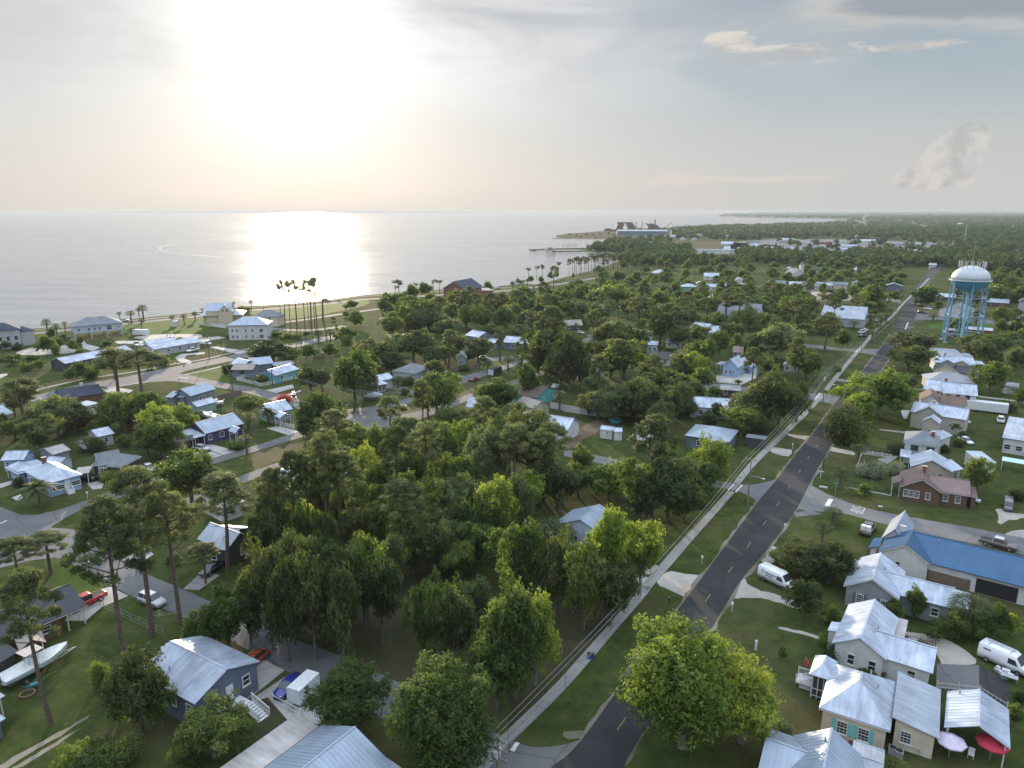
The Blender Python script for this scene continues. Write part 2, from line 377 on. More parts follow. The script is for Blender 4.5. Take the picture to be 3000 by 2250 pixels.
def roadmat(name, c1, c2, patch=.5, rough=.85, wear=None):
    m, N, L, B = newmat(name)
    tc = N.new('ShaderNodeTexCoord')
    n = N.new('ShaderNodeTexNoise'); n.inputs['Scale'].default_value = .12; n.inputs['Detail'].default_value = 8; n.inputs['Roughness'].default_value = .65; L.new(tc.outputs['Object'], n.inputs['Vector'])
    n2 = N.new('ShaderNodeTexNoise'); n2.inputs['Scale'].default_value = 5; n2.inputs['Detail'].default_value = 6; n2.inputs['Roughness'].default_value = .8; L.new(tc.outputs['Object'], n2.inputs['Vector'])
    r = N.new('ShaderNodeMapRange'); r.inputs[1].default_value = .35; r.inputs[2].default_value = .65; L.new(n.outputs[0], r.inputs[0])
    mx = N.new('ShaderNodeMix'); mx.data_type = 'RGBA'; mx.inputs[6].default_value = (*c1, 1); mx.inputs[7].default_value = (*c2, 1); L.new(r.outputs[0], mx.inputs[0])
    r2 = N.new('ShaderNodeMapRange'); r2.inputs[1].default_value = .3; r2.inputs[2].default_value = .75; r2.inputs[3].default_value = .8; r2.inputs[4].default_value = 1.2; L.new(n2.outputs[0], r2.inputs[0])
    mu = N.new('ShaderNodeMix'); mu.data_type = 'RGBA'; mu.blend_type = 'MULTIPLY'; mu.inputs[0].default_value = 1.; L.new(mx.outputs[2], mu.inputs[6]); L.new(r2.outputs[0], mu.inputs[7])
    v = N.new('ShaderNodeTexVoronoi'); v.feature = 'DISTANCE_TO_EDGE'; v.inputs['Scale'].default_value = .16; wn = N.new('ShaderNodeMix'); wn.data_type = 'RGBA'; wn.inputs[0].default_value = .10; L.new(tc.outputs['Object'], wn.inputs[6]); L.new(n2.outputs['Color'], wn.inputs[7]); L.new(wn.outputs[2], v.inputs['Vector'])
    r3 = N.new('ShaderNodeMapRange'); r3.inputs[1].default_value = 0.; r3.inputs[2].default_value = .018; r3.inputs[3].default_value = .62; r3.inputs[4].default_value = 1.; L.new(v.outputs['Distance'], r3.inputs[0])
    m3 = N.new('ShaderNodeMix'); m3.data_type = 'RGBA'; m3.blend_type = 'MULTIPLY'; m3.inputs[0].default_value = 1. if 'asphalt' in name or 'concrete' in name else 0.; L.new(mu.outputs[2], m3.inputs[6]); L.new(r3.outputs[0], m3.inputs[7]); mu = m3
    sp_ = .04 if ('lawn' in name or 'grass' in name or 'soil' in name or 'litter' in name) else .3
    L.new(mu.outputs[2], B.inputs['Base Color']); B.inputs['Roughness'].default_value = rough; B.inputs['Specular IOR Level'].default_value = sp_
    b = N.new('ShaderNodeBump'); b.inputs['Strength'].default_value = .3 if sp_ > .1 else .8; b.inputs['Distance'].default_value = .03; L.new(n2.outputs[0], b.inputs['Height']); L.new(b.outputs[0], B.inputs['Normal'])
    return m
ASPH_D = roadmat('fresh_asphalt', (.021, .021, .023), (.040, .040, .041))
ASPH_L = roadmat('old_asphalt', (.098, .100, .104), (.14, .139, .138))
ASPH_C = roadmat('worn_asphalt', (.115, .117, .12), (.165, .163, .16))
SAND = roadmat('sandy_gravel', (.26, .235, .20), (.42, .39, .34))
DIRT = roadmat('leaf_litter', (.034, .040, .018), (.066, .060, .032))
DRYG = roadmat('dry_lawn', (.058, .058, .026), (.10, .086, .042))
LUSH = roadmat('lush_lawn', (.036, .072, .011), (.064, .105, .018))
BEACH = roadmat('beach_sand', (.30, .25, .19), (.42, .36, .29))
WALKM = roadmat('sidewalk_concrete', (.20, .195, .18), (.29, .28, .26))
DRIVE = roadmat('driveway_concrete', (.31, .30, .28), (.42, .405, .375))
PAINT_Y = mat('yellow_road_paint', (.22, .16, .06), .7, var=.25, scale=3)
PAINT_W = mat('white_road_paint', (.55, .55, .52), .7, var=.25, scale=3)

shore = [(-900, 1068), (-300, 1000), (100, 963), (176, 956), (363, 937), (570, 916), (713, 899), (903, 884), (989, 874), (1065, 865),
         (1135, 860), (1290, 848), (1439, 841), (1534, 830), (1568, 834), (1620, 822), (1670, 808), (1754, 788), (1800, 770), (1862, 748), (1830, 743),
         (1760, 738), (1690, 737.5), (1640, 739.5), (1628, 738), (1632, 736), (1690, 734.5), (1703, 731), (1640, 731), (1580, 732.5), (1560, 732.2),
         (1572, 730), (1640, 727.5), (1703, 726.5), (1745, 722), (1758, 717), (1736, 714.5), (1740, 712.8), (1775, 712), (1795, 703), (1790, 700.5),
         (1700, 699.5), (1615, 699), (1615, 697.5), (1700, 697), (1700, 694), (1640, 692), (1627, 690.5), (1640, 688), (1663, 684), (1715, 681),
         (1768, 676.5), (1768, 674), (1800, 671), (1870, 669), (1968, 666), (2025, 661.5), (2093, 658), (2180, 656), (2250, 654.5), (2330, 653), (2385, 651.5),
         (2440, 648), (2487, 644.5), (2492, 642), (2440, 641), (2351, 638.8), (2250, 638), (2160, 636), (2097, 633.5), (2110, 630.5), (2160, 626.5),
         (2250, 623.2), (2400, 621.8), (3000, 621.0), (4600, 621.0)]
L0 = [gp(p, 0) for p in shore]
land = L0 + [Vector((60000, -600, 0)), Vector((-600, -600, 0))]
b = MB(); b.quad(land[::-1]); ground = structure(b.build('ground', GRASS))
# low bank down to the water
b = MB()
for i in range(len(L0) - 1):
    a, c = L0[i], L0[i + 1]; d = (c - a); nrm = Vector((-d.y, d.x, 0)).normalized() * 2.5
    dn = Vector((0, 0, -1.6)); b.quad([a, c, c + nrm + dn, a + nrm + dn])
structure(b.build('shore_bank', BEACH))
def build_water():
    m, N, L, B = newmat('bay_water')
    tc = N.new('ShaderNodeTexCoord')
    def noise(s, d, r, sc3, rot=0., dist=0.):
        mp = N.new('ShaderNodeMapping'); mp.inputs['Scale'].default_value = sc3; mp.inputs['Rotation'].default_value = (0, 0, rot); L.new(tc.outputs['Object'], mp.inputs[0])
        n = N.new('ShaderNodeTexNoise'); n.inputs['Scale'].default_value = s; n.inputs['Detail'].default_value = d; n.inputs['Roughness'].default_value = r; n.inputs['Distortion'].default_value = dist
        L.new(mp.outputs[0], n.inputs['Vector']); return n.outputs[0]
    slick = noise(.0035, 5, .55, (.35, 1.6, 1), .25, .8)
    r = N.new('ShaderNodeMapRange'); r.inputs[1].default_value = .40; r.inputs[2].default_value = .62; r.inputs[3].default_value = .165; r.inputs[4].default_value = .11
    L.new(slick, r.inputs[0]); L.new(r.outputs[0], B.inputs['Roughness'])
    mw = N.new('ShaderNodeMix'); mw.data_type = 'RGBA'; mw.inputs[6].default_value = (.13, .14, .145, 1); mw.inputs[7].default_value = (.24, .245, .24, 1); rw = N.new('ShaderNodeMapRange'); rw.inputs[1].default_value = .36; rw.inputs[2].default_value = .66; L.new(noise(.03, 9, .72, (.45, 2.4, 1), .2, .5), rw.inputs[0]); L.new(rw.outputs[0], mw.inputs[0]); L.new(mw.outputs[2], B.inputs['Base Color']); B.inputs['IOR'].default_value = 1.33
    B.inputs['Specular IOR Level'].default_value = .85
    w1 = noise(.16, 5, .65, (1, 2.2, 1), .3, .4); w2 = noise(.018, 5, .6, (.5, 2.0, 1), -.2, .6)
    ad = N.new('ShaderNodeMath'); ad.operation = 'MULTIPLY_ADD'; L.new(w2, ad.inputs[0]); ad.inputs[1].default_value = 3.0; L.new(w1, ad.inputs[2])
    bp = N.new('ShaderNodeBump'); bp.inputs['Strength'].default_value = .45; bp.inputs['Distance'].default_value = 1.0; L.new(ad.outputs[0], bp.inputs['Height']); L.new(bp.outputs[0], B.inputs['Normal'])
    b = MB(); b.quad([(-90000, -600, -.8), (90000, -600, -.8), (90000, 90000, -.8), (-90000, 90000, -.8)])
    structure(b.build('water', m))
build_water()
# curved sand spit outlined by the low tide, and two small bars
strip('sandbar', [P('p', 1010, 177), P('p', 850, 184), P('p', 760, 196), P('p', 700, 210), P('p', 690, 217), P('p', 705, 228), P('p', 760, 238), P('p', 850, 247), P('p', 960, 256)], 3.5, -.78, mat('wet_sand', (.30, .295, .28), .3, var=.4, scale=.05))
strip('sandbar', [(990, 840.5), (1015, 839.5), (1048, 840)], 4, -.6, BEACH)
# peninsula across the bay: a strip of land with its treeline
b = MB()
xs = np.linspace(-300, 2090, 160); prevt = None
DK = mat('distant_woods', (.03, .045, .03), .9)
for i, x in enumerate(xs[:-1]):
    D1 = gp((x, 622.9), 0); D2 = gp((xs[i + 1], 622.9), 0); h = (26 + 9 * math.sin(x * .021) * math.sin(x * .0063) + random.uniform(-4, 4)) * (1 if x < 1300 else max(.35, 1 - (x - 1300) / 900))
    back = Vector((0, 900, 0))
    b.slab([D1 + Vector((0, 0, h)), D2 + Vector((0, 0, h)), D2 + back + Vector((0, 0, h)), D1 + back + Vector((0, 0, h))], h + 1)
tag(b.build('distant_peninsula', DK), kind='structure')

# main road and its paint
mainL = [(1560, 2320), (1612, 2250), (1703, 2168), (1880, 1922), (2002, 1764), (2059, 1688), (2218, 1473), (2278, 1402), (2328, 1334), (2362, 1294), (2402, 1243), (2453, 1172),
         (2497, 1124), (2580, 1019), (2616, 965), (2648, 900), (2668, 856), (2705, 815), (2737, 780), (2762, 748), (2787, 720), (2802, 702), (2812, 690)]
mainR = [(1780, 2320), (1825, 2250), (1870, 2171), (2087, 1836), (2171, 1700), (2250, 1607), (2334, 1490), (2378, 1405), (2413, 1344), (2433, 1308), (2462, 1262), (2512, 1180),
         (2553, 1124), (2628, 1019), (2668, 965), (2688, 910), (2705, 865), (2728, 825), (2760, 788), (2792, 752), (2815, 722), (2826, 704), (2832, 691)]
RP = []
def pair_ribbon(name, A_, B_, z, m):
    a = dense([gp(p, z) for p in A_], 5); c = dense([gp(p, z) for p in B_], 5); mb = MB()
    if 'woods' not in name: RP.extend(((p.x + q.x) / 2, (p.y + q.y) / 2, (p - q).length / 2) for p, q in zip(a, c))
    for i in range(len(a) - 1): mb.quad([a[i], c[i], c[i + 1], a[i + 1]])
    structure(mb.build(name, m)); return a, c
ra, rb = pair_ribbon('main_road', mainL, mainR, .05, ASPH_D)
mid = [(x + y) / 2 for x, y in zip(ra, rb)]
def shoulder(name, A_, B_, m, z, lo, hi):
    out = []
    for sgn, pts in ((1, A_), (-1, B_[::-1])):
        for i in range(len(pts) - 1):
            k = max(1, int((pts[i + 1] - pts[i]).length / 1.5))
            for j in range(k):
                p = pts[i].lerp(pts[i + 1], j / k); d = (pts[i + 1] - pts[i]).normalized(); out.append(Vector((p.x, p.y, z)) + Vector((-d.y, d.x, 0)) * random.uniform(lo, hi))
    structure(MB().quad(out).build(name, m))
SHM = roadmat('worn_shoulder', (.085, .085, .045), (.21, .19, .15)); shoulder('road_shoulder', ra[5:70], rb[5:70], SHM, .022, .1, .75)
for i_, w_ in ((14, .8), (22, .55), (31, .9), (40, .7), (52, .9)):
    p_, q_ = ra[i_].lerp(rb[i_], .12), ra[i_].lerp(rb[i_], .12 + w_ * .5); d_ = (ra[i_ + 1] - ra[i_]).normalized() * (2.2 + w_ * 3)
    structure(MB().quad([Vector((v.x, v.y, .056)) for v in (p_, q_, q_ + d_, p_ + d_ * .9)]).build('asphalt_patch', MATS.setdefault('patch_asphalt', roadmat('patch_asphalt', (.024, .025, .028), (.036, .037, .04)))))
b = MB(); acc = 0; tot = 0
mid_r = resample(mid[:95], 1200)
seg = (mid_r[1] - mid_r[0]).length; i = 0
while i < len(mid_r) - 10:
    n = max(1, int(3.0 / seg)); a, c = mid_r[i].copy(), mid_r[min(i + n, len(mid_r) - 1)].copy(); d = (c - a).normalized(); nr = Vector((-d.y, d.x, 0)) * .065
    for q in (a, c): q.z = .062
    b.quad([a + nr, a - nr, c - nr, c + nr]); i += int(11.6 / seg)
structure(b.build('centre_line', PAINT_Y))
def road(name, A_, B_, z=.03, m=None): return pair_ribbon(name, A_, B_, z, m or ASPH_L)
road('side_street', [(2335, 1400), (2375, 1420), (2440, 1454), (2538, 1488), (2691, 1519), (2826, 1542), (3000, 1576), (3300, 1630)],
     [(2290, 1480), (2365, 1497), (2460, 1502), (2592, 1536), (2752, 1572), (2900, 1603), (3000, 1626), (3300, 1695)], .03, ASPH_C)
road('side_street', [(1652, 1317), (1710, 1326), (1835, 1352), (2010, 1395), (2131, 1413), (2212, 1419), (2300, 1396)],
     [(1652, 1335), (1720, 1350), (1835, 1374), (2000, 1420), (2119, 1430), (2189, 1450), (2250, 1490)], .034, ASPH_C)
poly('street_corner', [(2325, 1502), (2365, 1496), (2344, 1490), (2410, 1505), (2330, 1515)], .028, ASPH_C)
road('side_street', [(1900, 1098), (2110, 1125), (2200, 1135), (2359, 1152), (2470, 1153)], [(1900, 1120), (2110, 1150), (2200, 1160), (2359, 1170), (2455, 1186)])
road('side_street', [(2330, 1004), (2417, 1015), (2500, 1022), (2580, 1022)], [(2330, 1014), (2417, 1024), (2500, 1031), (2562, 1039)])
road('side_street', [(2681, 918), (2780, 925), (3000, 945), (3300, 975)], [(2675, 938), (2780, 938), (3000, 960), (3300, 992)])
road('side_street', [(2640, 880), (2560, 866), (2400, 850), (2200, 835)], [(2640, 890), (2560, 876), (2400, 860), (2200, 845)])
road('side_street', [(244, 1572), (305, 1618), (400, 1668), (542, 1729), (590, 1751), (750, 1822), (818, 1859), (920, 1893), (1045, 1941), (1194, 2012), (1330, 2085), (1500, 2168), (1568, 2188), (1650, 2182), (1703, 2165)],
     [(140, 1622), (190, 1640), (271, 1685), (373, 1740), (440, 1768), (559, 1819), (700, 1890), (835, 1964), (950, 1998), (1106, 2097), (1260, 2180), (1400, 2260), (1460, 2290), (1540, 2300), (1600, 2262)], .03, ASPH_L)
road('boulevard_lane', [(130, 1500), (156, 1498), (237, 1471), (330, 1438), (440, 1403), (610, 1346), (750, 1305), (848, 1273), (960, 1238), (1010, 1222)],
     [(140, 1552), (170, 1530), (245, 1490), (335, 1462), (440, 1432), (617, 1363), (750, 1322), (848, 1292), (960, 1258), (1020, 1238)], .034, ASPH_L)
road('boulevard_lane', [(236, 1553), (300, 1540), (356, 1527), (520, 1470), (675, 1407), (770, 1370), (984, 1298), (1062, 1268)],
     [(225, 1580), (310, 1562), (380, 1548), (540, 1492), (690, 1428), (775, 1390), (1001, 1314), (1072, 1283)], .038, ASPH_L)
poly('intersection', [(-300, 1470), (-100, 1468), (0, 1485), (61, 1508), (110, 1508), (156, 1497), (150, 1546), (244, 1552), (232, 1576), (306, 1619), (190, 1641), (160, 1634), (90, 1642), (0, 1664), (-200, 1700), (-300, 1690), (-100, 1655), (40, 1600), (70, 1582), (0, 1578), (-300, 1545)], .042, ASPH_L)
road('side_street', [(540, 1095), (653, 1121), (753, 1137), (889, 1173), (1000, 1205)], [(520, 1118), (696, 1145), (802, 1175), (900, 1202), (990, 1226)])
poly('intersection', [(985, 1203), (1100, 1190), (1125, 1198), (1122, 1211), (1168, 1217), (1252, 1199), (1300, 1203), (1190, 1243), (1140, 1262), (1062, 1287), (1000, 1306), (984, 1300), (1062, 1268), (1040, 1240), (990, 1227)], .042, ASPH_L)
road('boulevard_lane', [(1090, 1191), (1230, 1157), (1344, 1107), (1434, 1081), (1507, 1060), (1600, 1034), (1700, 1010)], [(1127, 1200), (1236, 1172), (1352, 1124), (1440, 1095), (1507, 1073), (1600, 1044), (1700, 1019)])
road('boulevard_lane', [(1245, 1201), (1310, 1178), (1382, 1152), (1480, 1122), (1640, 1070)], [(1290, 1206), (1330, 1190), (1390, 1166), (1490, 1134), (1645, 1080)])
road('side_street', [(-300, 1238), (0, 1182), (146, 1148), (236, 1126), (370, 1103), (475, 1081), (600, 1057), (721, 1032), (862, 1005), (989, 979)],
     [(-300, 1258), (0, 1200), (152, 1164), (298, 1139), (434, 1118), (480, 1113), (560, 1083), (724, 1048), (867, 1017), (989, 990)])
poly('intersection', [(455, 1085), (600, 1058), (560, 1083), (520, 1094), (545, 1097), (600, 1112), (560, 1122), (500, 1116), (430, 1120)], .042, ASPH_L)
TRACK_ = roadmat('shore_scrub', (.08, .085, .04), (.20, .18, .13))
shoreroad, _ = strip('coast_road', [(-500, 1045), (-100, 998), (100, 977), (363, 949), (570, 927), (713, 911), (903, 895), (989, 886), (1065, 877), (1150, 873), (1290, 864), (1439, 855), (1534, 846), (1650, 830), (1760, 812)], 7, .03, ASPH_L)
strip('beach', [(-300, 1012), (100, 967), (363, 941), (570, 920), (713, 903), (903, 888), (1065, 869), (1290, 853), (1439, 846), (1560, 838)], 2.5, .014, TRACK_)
strip('park_road', [(780, 950), (880, 938), (1000, 920), (1110, 905)], 4.5, .03, ASPH_C)
strip('park_road', [(780, 960), (850, 967), (930, 966), (1010, 955)], 5, .034, ASPH_C)
poly('car_park', [(500, 1000), (640, 985), (660, 990), (520, 1012)], .02, SAND)

# kerb-side walks
main_walk, WPTS = strip('sidewalk', [(1380, 2290), (1458, 2190), (1512, 2137), (1647, 2005), (1795, 1836), (1882, 1737), (1915, 1692), (2066, 1525), (2142, 1440)], 1.55, .06, WALKM)
strip('sidewalk', [(2158, 1415), (2203, 1361), (2262, 1303), (2357, 1213), (2412, 1153)], 1.55, .06, WALKM)
strip('sidewalk', [(2420, 1143), (2446, 1109), (2512, 1030), (2526, 1015), (2575, 958), (2615, 925), (2650, 885), (2690, 848), (2722, 815)], 1.55, .06, WALKM)
strip('sidewalk', [(-200, 1215), (124, 1138), (250, 1110), (380, 1091), (500, 1068), (600, 1052), (700, 1028), (800, 1008)], 1.6, .06, WALKM)
strip('sidewalk', [(300, 1140), (380, 1126), (434, 1118)], 1.6, .06, WALKM)
strip('sidewalk', [(540, 1098), (600, 1085), (650, 1073), (700, 1060)], 1.6, .06, WALKM)
strip('sidewalk', [(380, 940), (460, 932), (600, 918)], 2.2, .05, WALKM)

def bar_mark(a, c, w, m=PAINT_W, z=.07):
    A_, B_ = gp(a, z), gp(c, z); d = (B_ - A_).normalized(); n_ = Vector((-d.y, d.x, 0)) * w / 2
    b = MB(); b.quad([A_ + n_, A_ - n_, B_ - n_, B_ + n_]); structure(b.build('road_marking', m))
for a, c, w in (((2133, 1437), (2151, 1418), .35), ((2155, 1442), (2174, 1421), .35), (P('h', 508, 832), P('h', 545, 772), .9), (P('m', 1250, 398), P('m', 1275, 342), .45),
                (P('m', 518, 968), P('m', 560, 915), .4), (P('m', 850, 585), P('m', 868, 565), .5), (P('c', 0, 1475), P('c', 50, 1400), .5), (P('e', 0, 985), P('e', 60, 957), .35),
                (P('e', 670, 1250), P('e', 750, 1218), .35), (P('m', 1285, 350), P('m', 1315, 352), .3), (P('s', 690, 310), P('s', 840, 318), .5), (P('c', 1120, 150), P('c', 1150, 110), .3)):
    bar_mark(a, c, w)
def stop_paint(p, ang, s=1.1):
    """the word STOP painted on the road, built of strokes"""
    G_ = {'S': [(0, 1, 1, 1), (0, 1, 0, .5), (0, .5, 1, .5), (1, .5, 1, 0), (0, 0, 1, 0)], 'T': [(0, 1, 1, 1), (.5, 1, .5, 0)],
          'O': [(0, 0, 1, 0), (1, 0, 1, 1), (1, 1, 0, 1), (0, 1, 0, 0)], 'P': [(0, 0, 0, 1), (0, 1, 1, 1), (1, 1, 1, .5), (1, .5, 0, .5)]}
    o = gp(p, .075); b = MB(); ca, sa = math.cos(ang), math.sin(ang)
    for k, ch in enumerate('STOP'):
        for x0, y0, x1, y1 in G_[ch]:
            pts = [Vector(((x * .55 + k * .85 - 1.6) * s, (y * 1.9 - .95) * s, 0)) for x, y in ((x0, y0), (x1, y1))]
            d = (pts[1] - pts[0]).normalized(); n_ = Vector((-d.y, d.x, 0)) * .085; e = d * .085
            q = [pts[0] + n_ - e, pts[0] - n_ - e, pts[1] - n_ + e, pts[1] + n_ + e]
            b.quad([Vector((o.x + v.x * ca - v.y * sa, o.y + v.x * sa + v.y * ca, .075 + .0005 * len(b.f))) for v in q])
    structure(b.build('road_marking', PAINT_W))
def ang_of(a, c): A_, B_ = gp(a), gp(c); return math.atan2(B_.y - A_.y, B_.x - A_.x)
stop_paint(P('e', 870, 1287), ang_of(P('e', 870, 1287), P('e', 900, 1305)) + R(-90) + R(180))
stop_paint(P('h', 775, 868), ang_of(P('h', 775, 868), P('h', 900, 895)) - R(90))
stop_paint(P('m', 1290, 382), ang_of(mainL[12], mainL[13]) - R(90) + R(180))

# driveways, lawns and bare patches (outlines on the ground)
def patch(name, t, pts, m, z=.02):
    ps = [P(t, *p) for p in pts]
    if m in (DRIVE, ASPH_L, ASPH_C, ASPH_D, WALKM): return poly(name, ps, z, m)
    w = [gp(p, z) for p in ps]; n = len(w); out = []          # soft, ragged outline for soil, sand and grass
    for i in range(n):
        p0, p1, p2, p3 = w[i - 1], w[i], w[(i + 1) % n], w[(i + 2) % n]; k = max(3, min(24, int((p2 - p1).length / .9))); jit = min(.45, (p2 - p1).length * .05)
        for j in range(k):
            t_ = j / k; q = .5 * ((2 * p1) + (p2 - p0) * t_ + (2 * p0 - 5 * p1 + 4 * p2 - p3) * t_ * t_ + (3 * p1 - p0 - 3 * p2 + p3) * t_ ** 3)
            out.append(Vector((q.x + random.uniform(-jit, jit), q.y + random.uniform(-jit, jit), z)))
    return structure(MB().quad(out).build(name, m))
patch('driveway', 'a', [(560, 350), (740, 350), (880, 230), (1110, 135), (950, 55), (880, 75), (860, 180), (760, 215), (600, 290)], DRIVE)
patch('driveway', 'e', [(1050, 1300), (1180, 1345), (1330, 1250), (1250, 1190)], DRIVE)
patch('driveway', 'e', [(1580, 1550), (1720, 1560), (1900, 1430), (1760, 1390)], WALKM)
patch('driveway', 'b', [(-160, 1080), (0, 975), (250, 775), (60, 680), (-160, 800)], DRIVE)
patch('driveway', 'b', [(0, 1045), (100, 1010), (300, 1240), (560, 1240), (600, 1100), (500, 900), (300, 800), (0, 1000)], DRIVE, .022)
patch('driveway', 's', [(1030, 1390), (1250, 1400), (1630, 1500), (1420, 1570), (1180, 1480)], DRIVE)
patch('driveway', 's', [(1060, 1530), (1230, 1510), (1400, 1570), (1250, 1640), (1120, 1580)], DRIVE, .024)
patch('driveway', 'j', [(800, 1200), (1130, 1130), (1150, 1165), (930, 1230)], DRIVE)
patch('driveway', 'j', [(1050, 1240), (1220, 1190), (1230, 1200), (1090, 1250)], DRIVE)
patch('driveway', 'f', [(90, 160), (280, 220), (370, 190), (210, 140)], DRIVE)
patch('driveway', 'e', [(750, 640), (830, 620), (900, 640), (880, 680), (800, 690)], DRIVE)
patch('driveway', 'e', [(0, 640), (110, 610), (110, 640), (0, 680)], DRIVE)
patch('driveway', 'e', [(100, 760), (180, 730), (200, 760), (150, 790)], DRIVE)
patch('driveway', 'i', [(870, 660), (910, 655), (930, 690), (1080, 730), (1000, 770), (900, 740)], DRIVE)
patch('driveway', 'i', [(200, 770), (400, 730), (600, 760), (700, 700), (820, 770), (640, 800), (240, 810)], SAND)
patch('driveway', 'i', [(1890, 840), (1960, 800), (2212, 780), (2212, 800), (2020, 815), (1990, 850), (2080, 880), (2050, 910), (1930, 880)], DRIVE)
patch('driveway', 'i', [(1100, 1180), (1250, 1160), (1440, 1190), (1400, 1220), (1150, 1215)], DRIVE)
patch('driveway', 'i', [(1450, 620), (1700, 590), (2150, 590), (2100, 640), (1580, 680), (1300, 690), (1260, 660), (1550, 650)], SAND)
patch('driveway', 'j', [(240, 725), (300, 720), (650, 770), (620, 790), (530, 800)], DRIVE)
patch('driveway', 'k', [(130, 1140), (340, 1160), (470, 1230), (440, 1260), (300, 1200), (140, 1180)], ASPH_C)
patch('driveway', 'k', [(900, 1035), (1060, 1045), (920, 1100)], DRIVE)
patch('driveway', 'k', [(1130, 850), (1480, 820), (1500, 850), (1210, 880)], ASPH_C)
patch('driveway', 'l', [(160, 670), (280, 610), (240, 590), (370, 595), (370, 620), (180, 690)], ASPH_C)
patch('side_street', 'l', [(260, 770), (450, 690), (450, 730), (280, 810)], ASPH_C)
patch('side_street', 'l', [(740, 520), (980, 540), (960, 640), (900, 640), (800, 620)], ASPH_C)
patch('driveway', 'l', [(1500, 1030), (1900, 1010), (2100, 1000), (2080, 1060), (1930, 1130), (1700, 1110), (1520, 1100)], DRIVE)
patch('gravel_drive', 'g', [(1060, 1420), (1210, 1460), (1110, 1520), (1060, 1480)], DRIVE)
patch('gravel_drive', 'g', [(1330, 1400), (1500, 1420), (1640, 1450), (1530, 1620), (1440, 1590), (1260, 1500)], SAND)
patch('gravel_drive', 'g', [(1170, 1330), (1260, 1350), (1230, 1400), (1160, 1420)], SAND)
patch('gravel_drive', 'w', [(440, 640), (560, 590), (760, 680), (900, 760), (700, 760), (480, 850), (380, 760)], SAND)
patch('gravel_drive', 'w', [(140, 1040), (200, 1130), (400, 1230), (800, 1340), (1000, 1480), (880, 1480), (500, 1360), (180, 1330), (0, 1340), (0, 1260)], SAND)
patch('gravel_drive', 'v', [(1100, 680), (1370, 710), (1400, 750), (1340, 810), (1200, 790), (1060, 730)], SAND)
patch('gravel_drive', 'v', [(1320, 470), (1600, 500), (1760, 510), (1650, 560), (1420, 520)], SAND)
patch('gravel_drive', 'h', [(545, 325), (730, 360), (740, 390), (520, 350)], SAND)
patch('gravel_drive', 'm', [(700, 800), (830, 820), (820, 830), (690, 815)], WALKM)
patch('gravel_drive', 'h', [(2040, 1070), (2212, 1040), (2212, 1120)], SAND)
patch('gravel_drive', 'y', [(1200, 1060), (1320, 1060), (1480, 1120), (1659, 1140), (1659, 1200), (1420, 1240), (1260, 1300), (1240, 1160)], SAND)
patch('gravel_drive', 'd', [(1200, 445), (1500, 500), (1700, 600), (1800, 720), (1500, 720), (1420, 560), (1180, 480)], SAND)
patch('car_pad', 'd', [(1460, 720), (1825, 735), (1825, 970), (1450, 930)], ASPH_L, .03)
patch('car_pad', 'd', [(1829, 735), (1960, 800), (2090, 900), (2070, 1120), (1829, 975)], ASPH_D, .028)
patch('driveway', 'r', [(660, 1095), (920, 1120), (920, 1140), (640, 1105)], WALKM)
patch('driveway', 'r', [(880, 890), (980, 890), (940, 985), (910, 980)], DRIVE)
patch('driveway', 'r', [(990, 648), (1120, 665), (1120, 675), (990, 660)], WALKM)
patch('driveway', 'r', [(1720, 735), (2100, 780), (2140, 800), (1720, 750)], DRIVE)
patch('driveway', 'h', [(680, 668), (800, 685), (1060, 735), (1060, 745), (800, 700)], WALKM)
patch('driveway', 'h', [(940, 430), (1030, 470), (1090, 430), (1130, 400), (1060, 400)], WALKM)
patch('car_park', 'm', [(450, 100), (850, 100), (870, 160), (640, 170), (450, 150)], roadmat('pink_pavement', (.30, .24, .21), (.38, .31, .27)), .04)
patch('car_park', 'm', [(200, 125), (440, 120), (420, 140), (210, 145)], roadmat('pinkish_pavement', (.28, .23, .21), (.36, .30, .27)), .04)
patch('driveway', 'm', [(1310, 290), (1340, 225), (1560, 235), (1540, 300)], DRYG, .018)
TRACK = roadmat('sandy_track', (.12, .11, .07), (.25, .22, .17))
patch('dirt_track', 'a', [(0, 1600), (200, 1480), (500, 1320), (760, 1170), (745, 1195), (520, 1345), (260, 1490), (60, 1622)], TRACK)
patch('dirt_track', 'a', [(100, 1622), (300, 1510), (560, 1350), (680, 1290), (560, 1380), (330, 1530), (160, 1622)], TRACK, .022)
patch('forest_floor', 'b', [(0, 420), (350, 500), (900, 700), (1320, 900), (1400, 700), (1300, 300), (1000, 0), (600, -100), (0, 100)], DIRT, .012)
patch('forest_floor', 'f', [(0, 1250), (600, 1100), (1600, 1100), (1750, 1622), (0, 1622)], DIRT, .012)
patch('forest_floor', 'c', [(0, 0), (500, -100), (850, 250), (820, 420), (360, 920), (0, 1250)], DIRT, .012)
patch('bare_soil', 'g', [(420, 160), (560, 160), (740, 90), (800, 130), (700, 220), (620, 250), (560, 320), (430, 330), (480, 220)], roadmat('brown_soil', (.10, .075, .055), (.15, .115, .085)), .014)
patch('bare_soil', 'b', [(0, 1050), (130, 1060), (390, 1190), (0, 1500)], DIRT, .012)
patch('lawn', 'e', [(400, 1300), (560, 1300), (850, 1430), (900, 1530), (800, 1622), (500, 1622), (430, 1450)], LUSH, .013)
patch('lawn', 'e', [(940, 1240), (1110, 1130), (1280, 1190), (1090, 1290)], LUSH, .013)
patch('lawn', 'j', [(20, 1030), (400, 930), (460, 1100), (300, 1105), (60, 1055)], LUSH, .013)
patch('lawn', 'k', [(1260, 870), (1400, 850), (1420, 880), (1290, 950)], LUSH, .013)
patch('lawn', 'i', [(1330, 590), (1340, 480), (1700, 430), (2212, 400), (2212, 560), (1700, 590)], LUSH, .012)
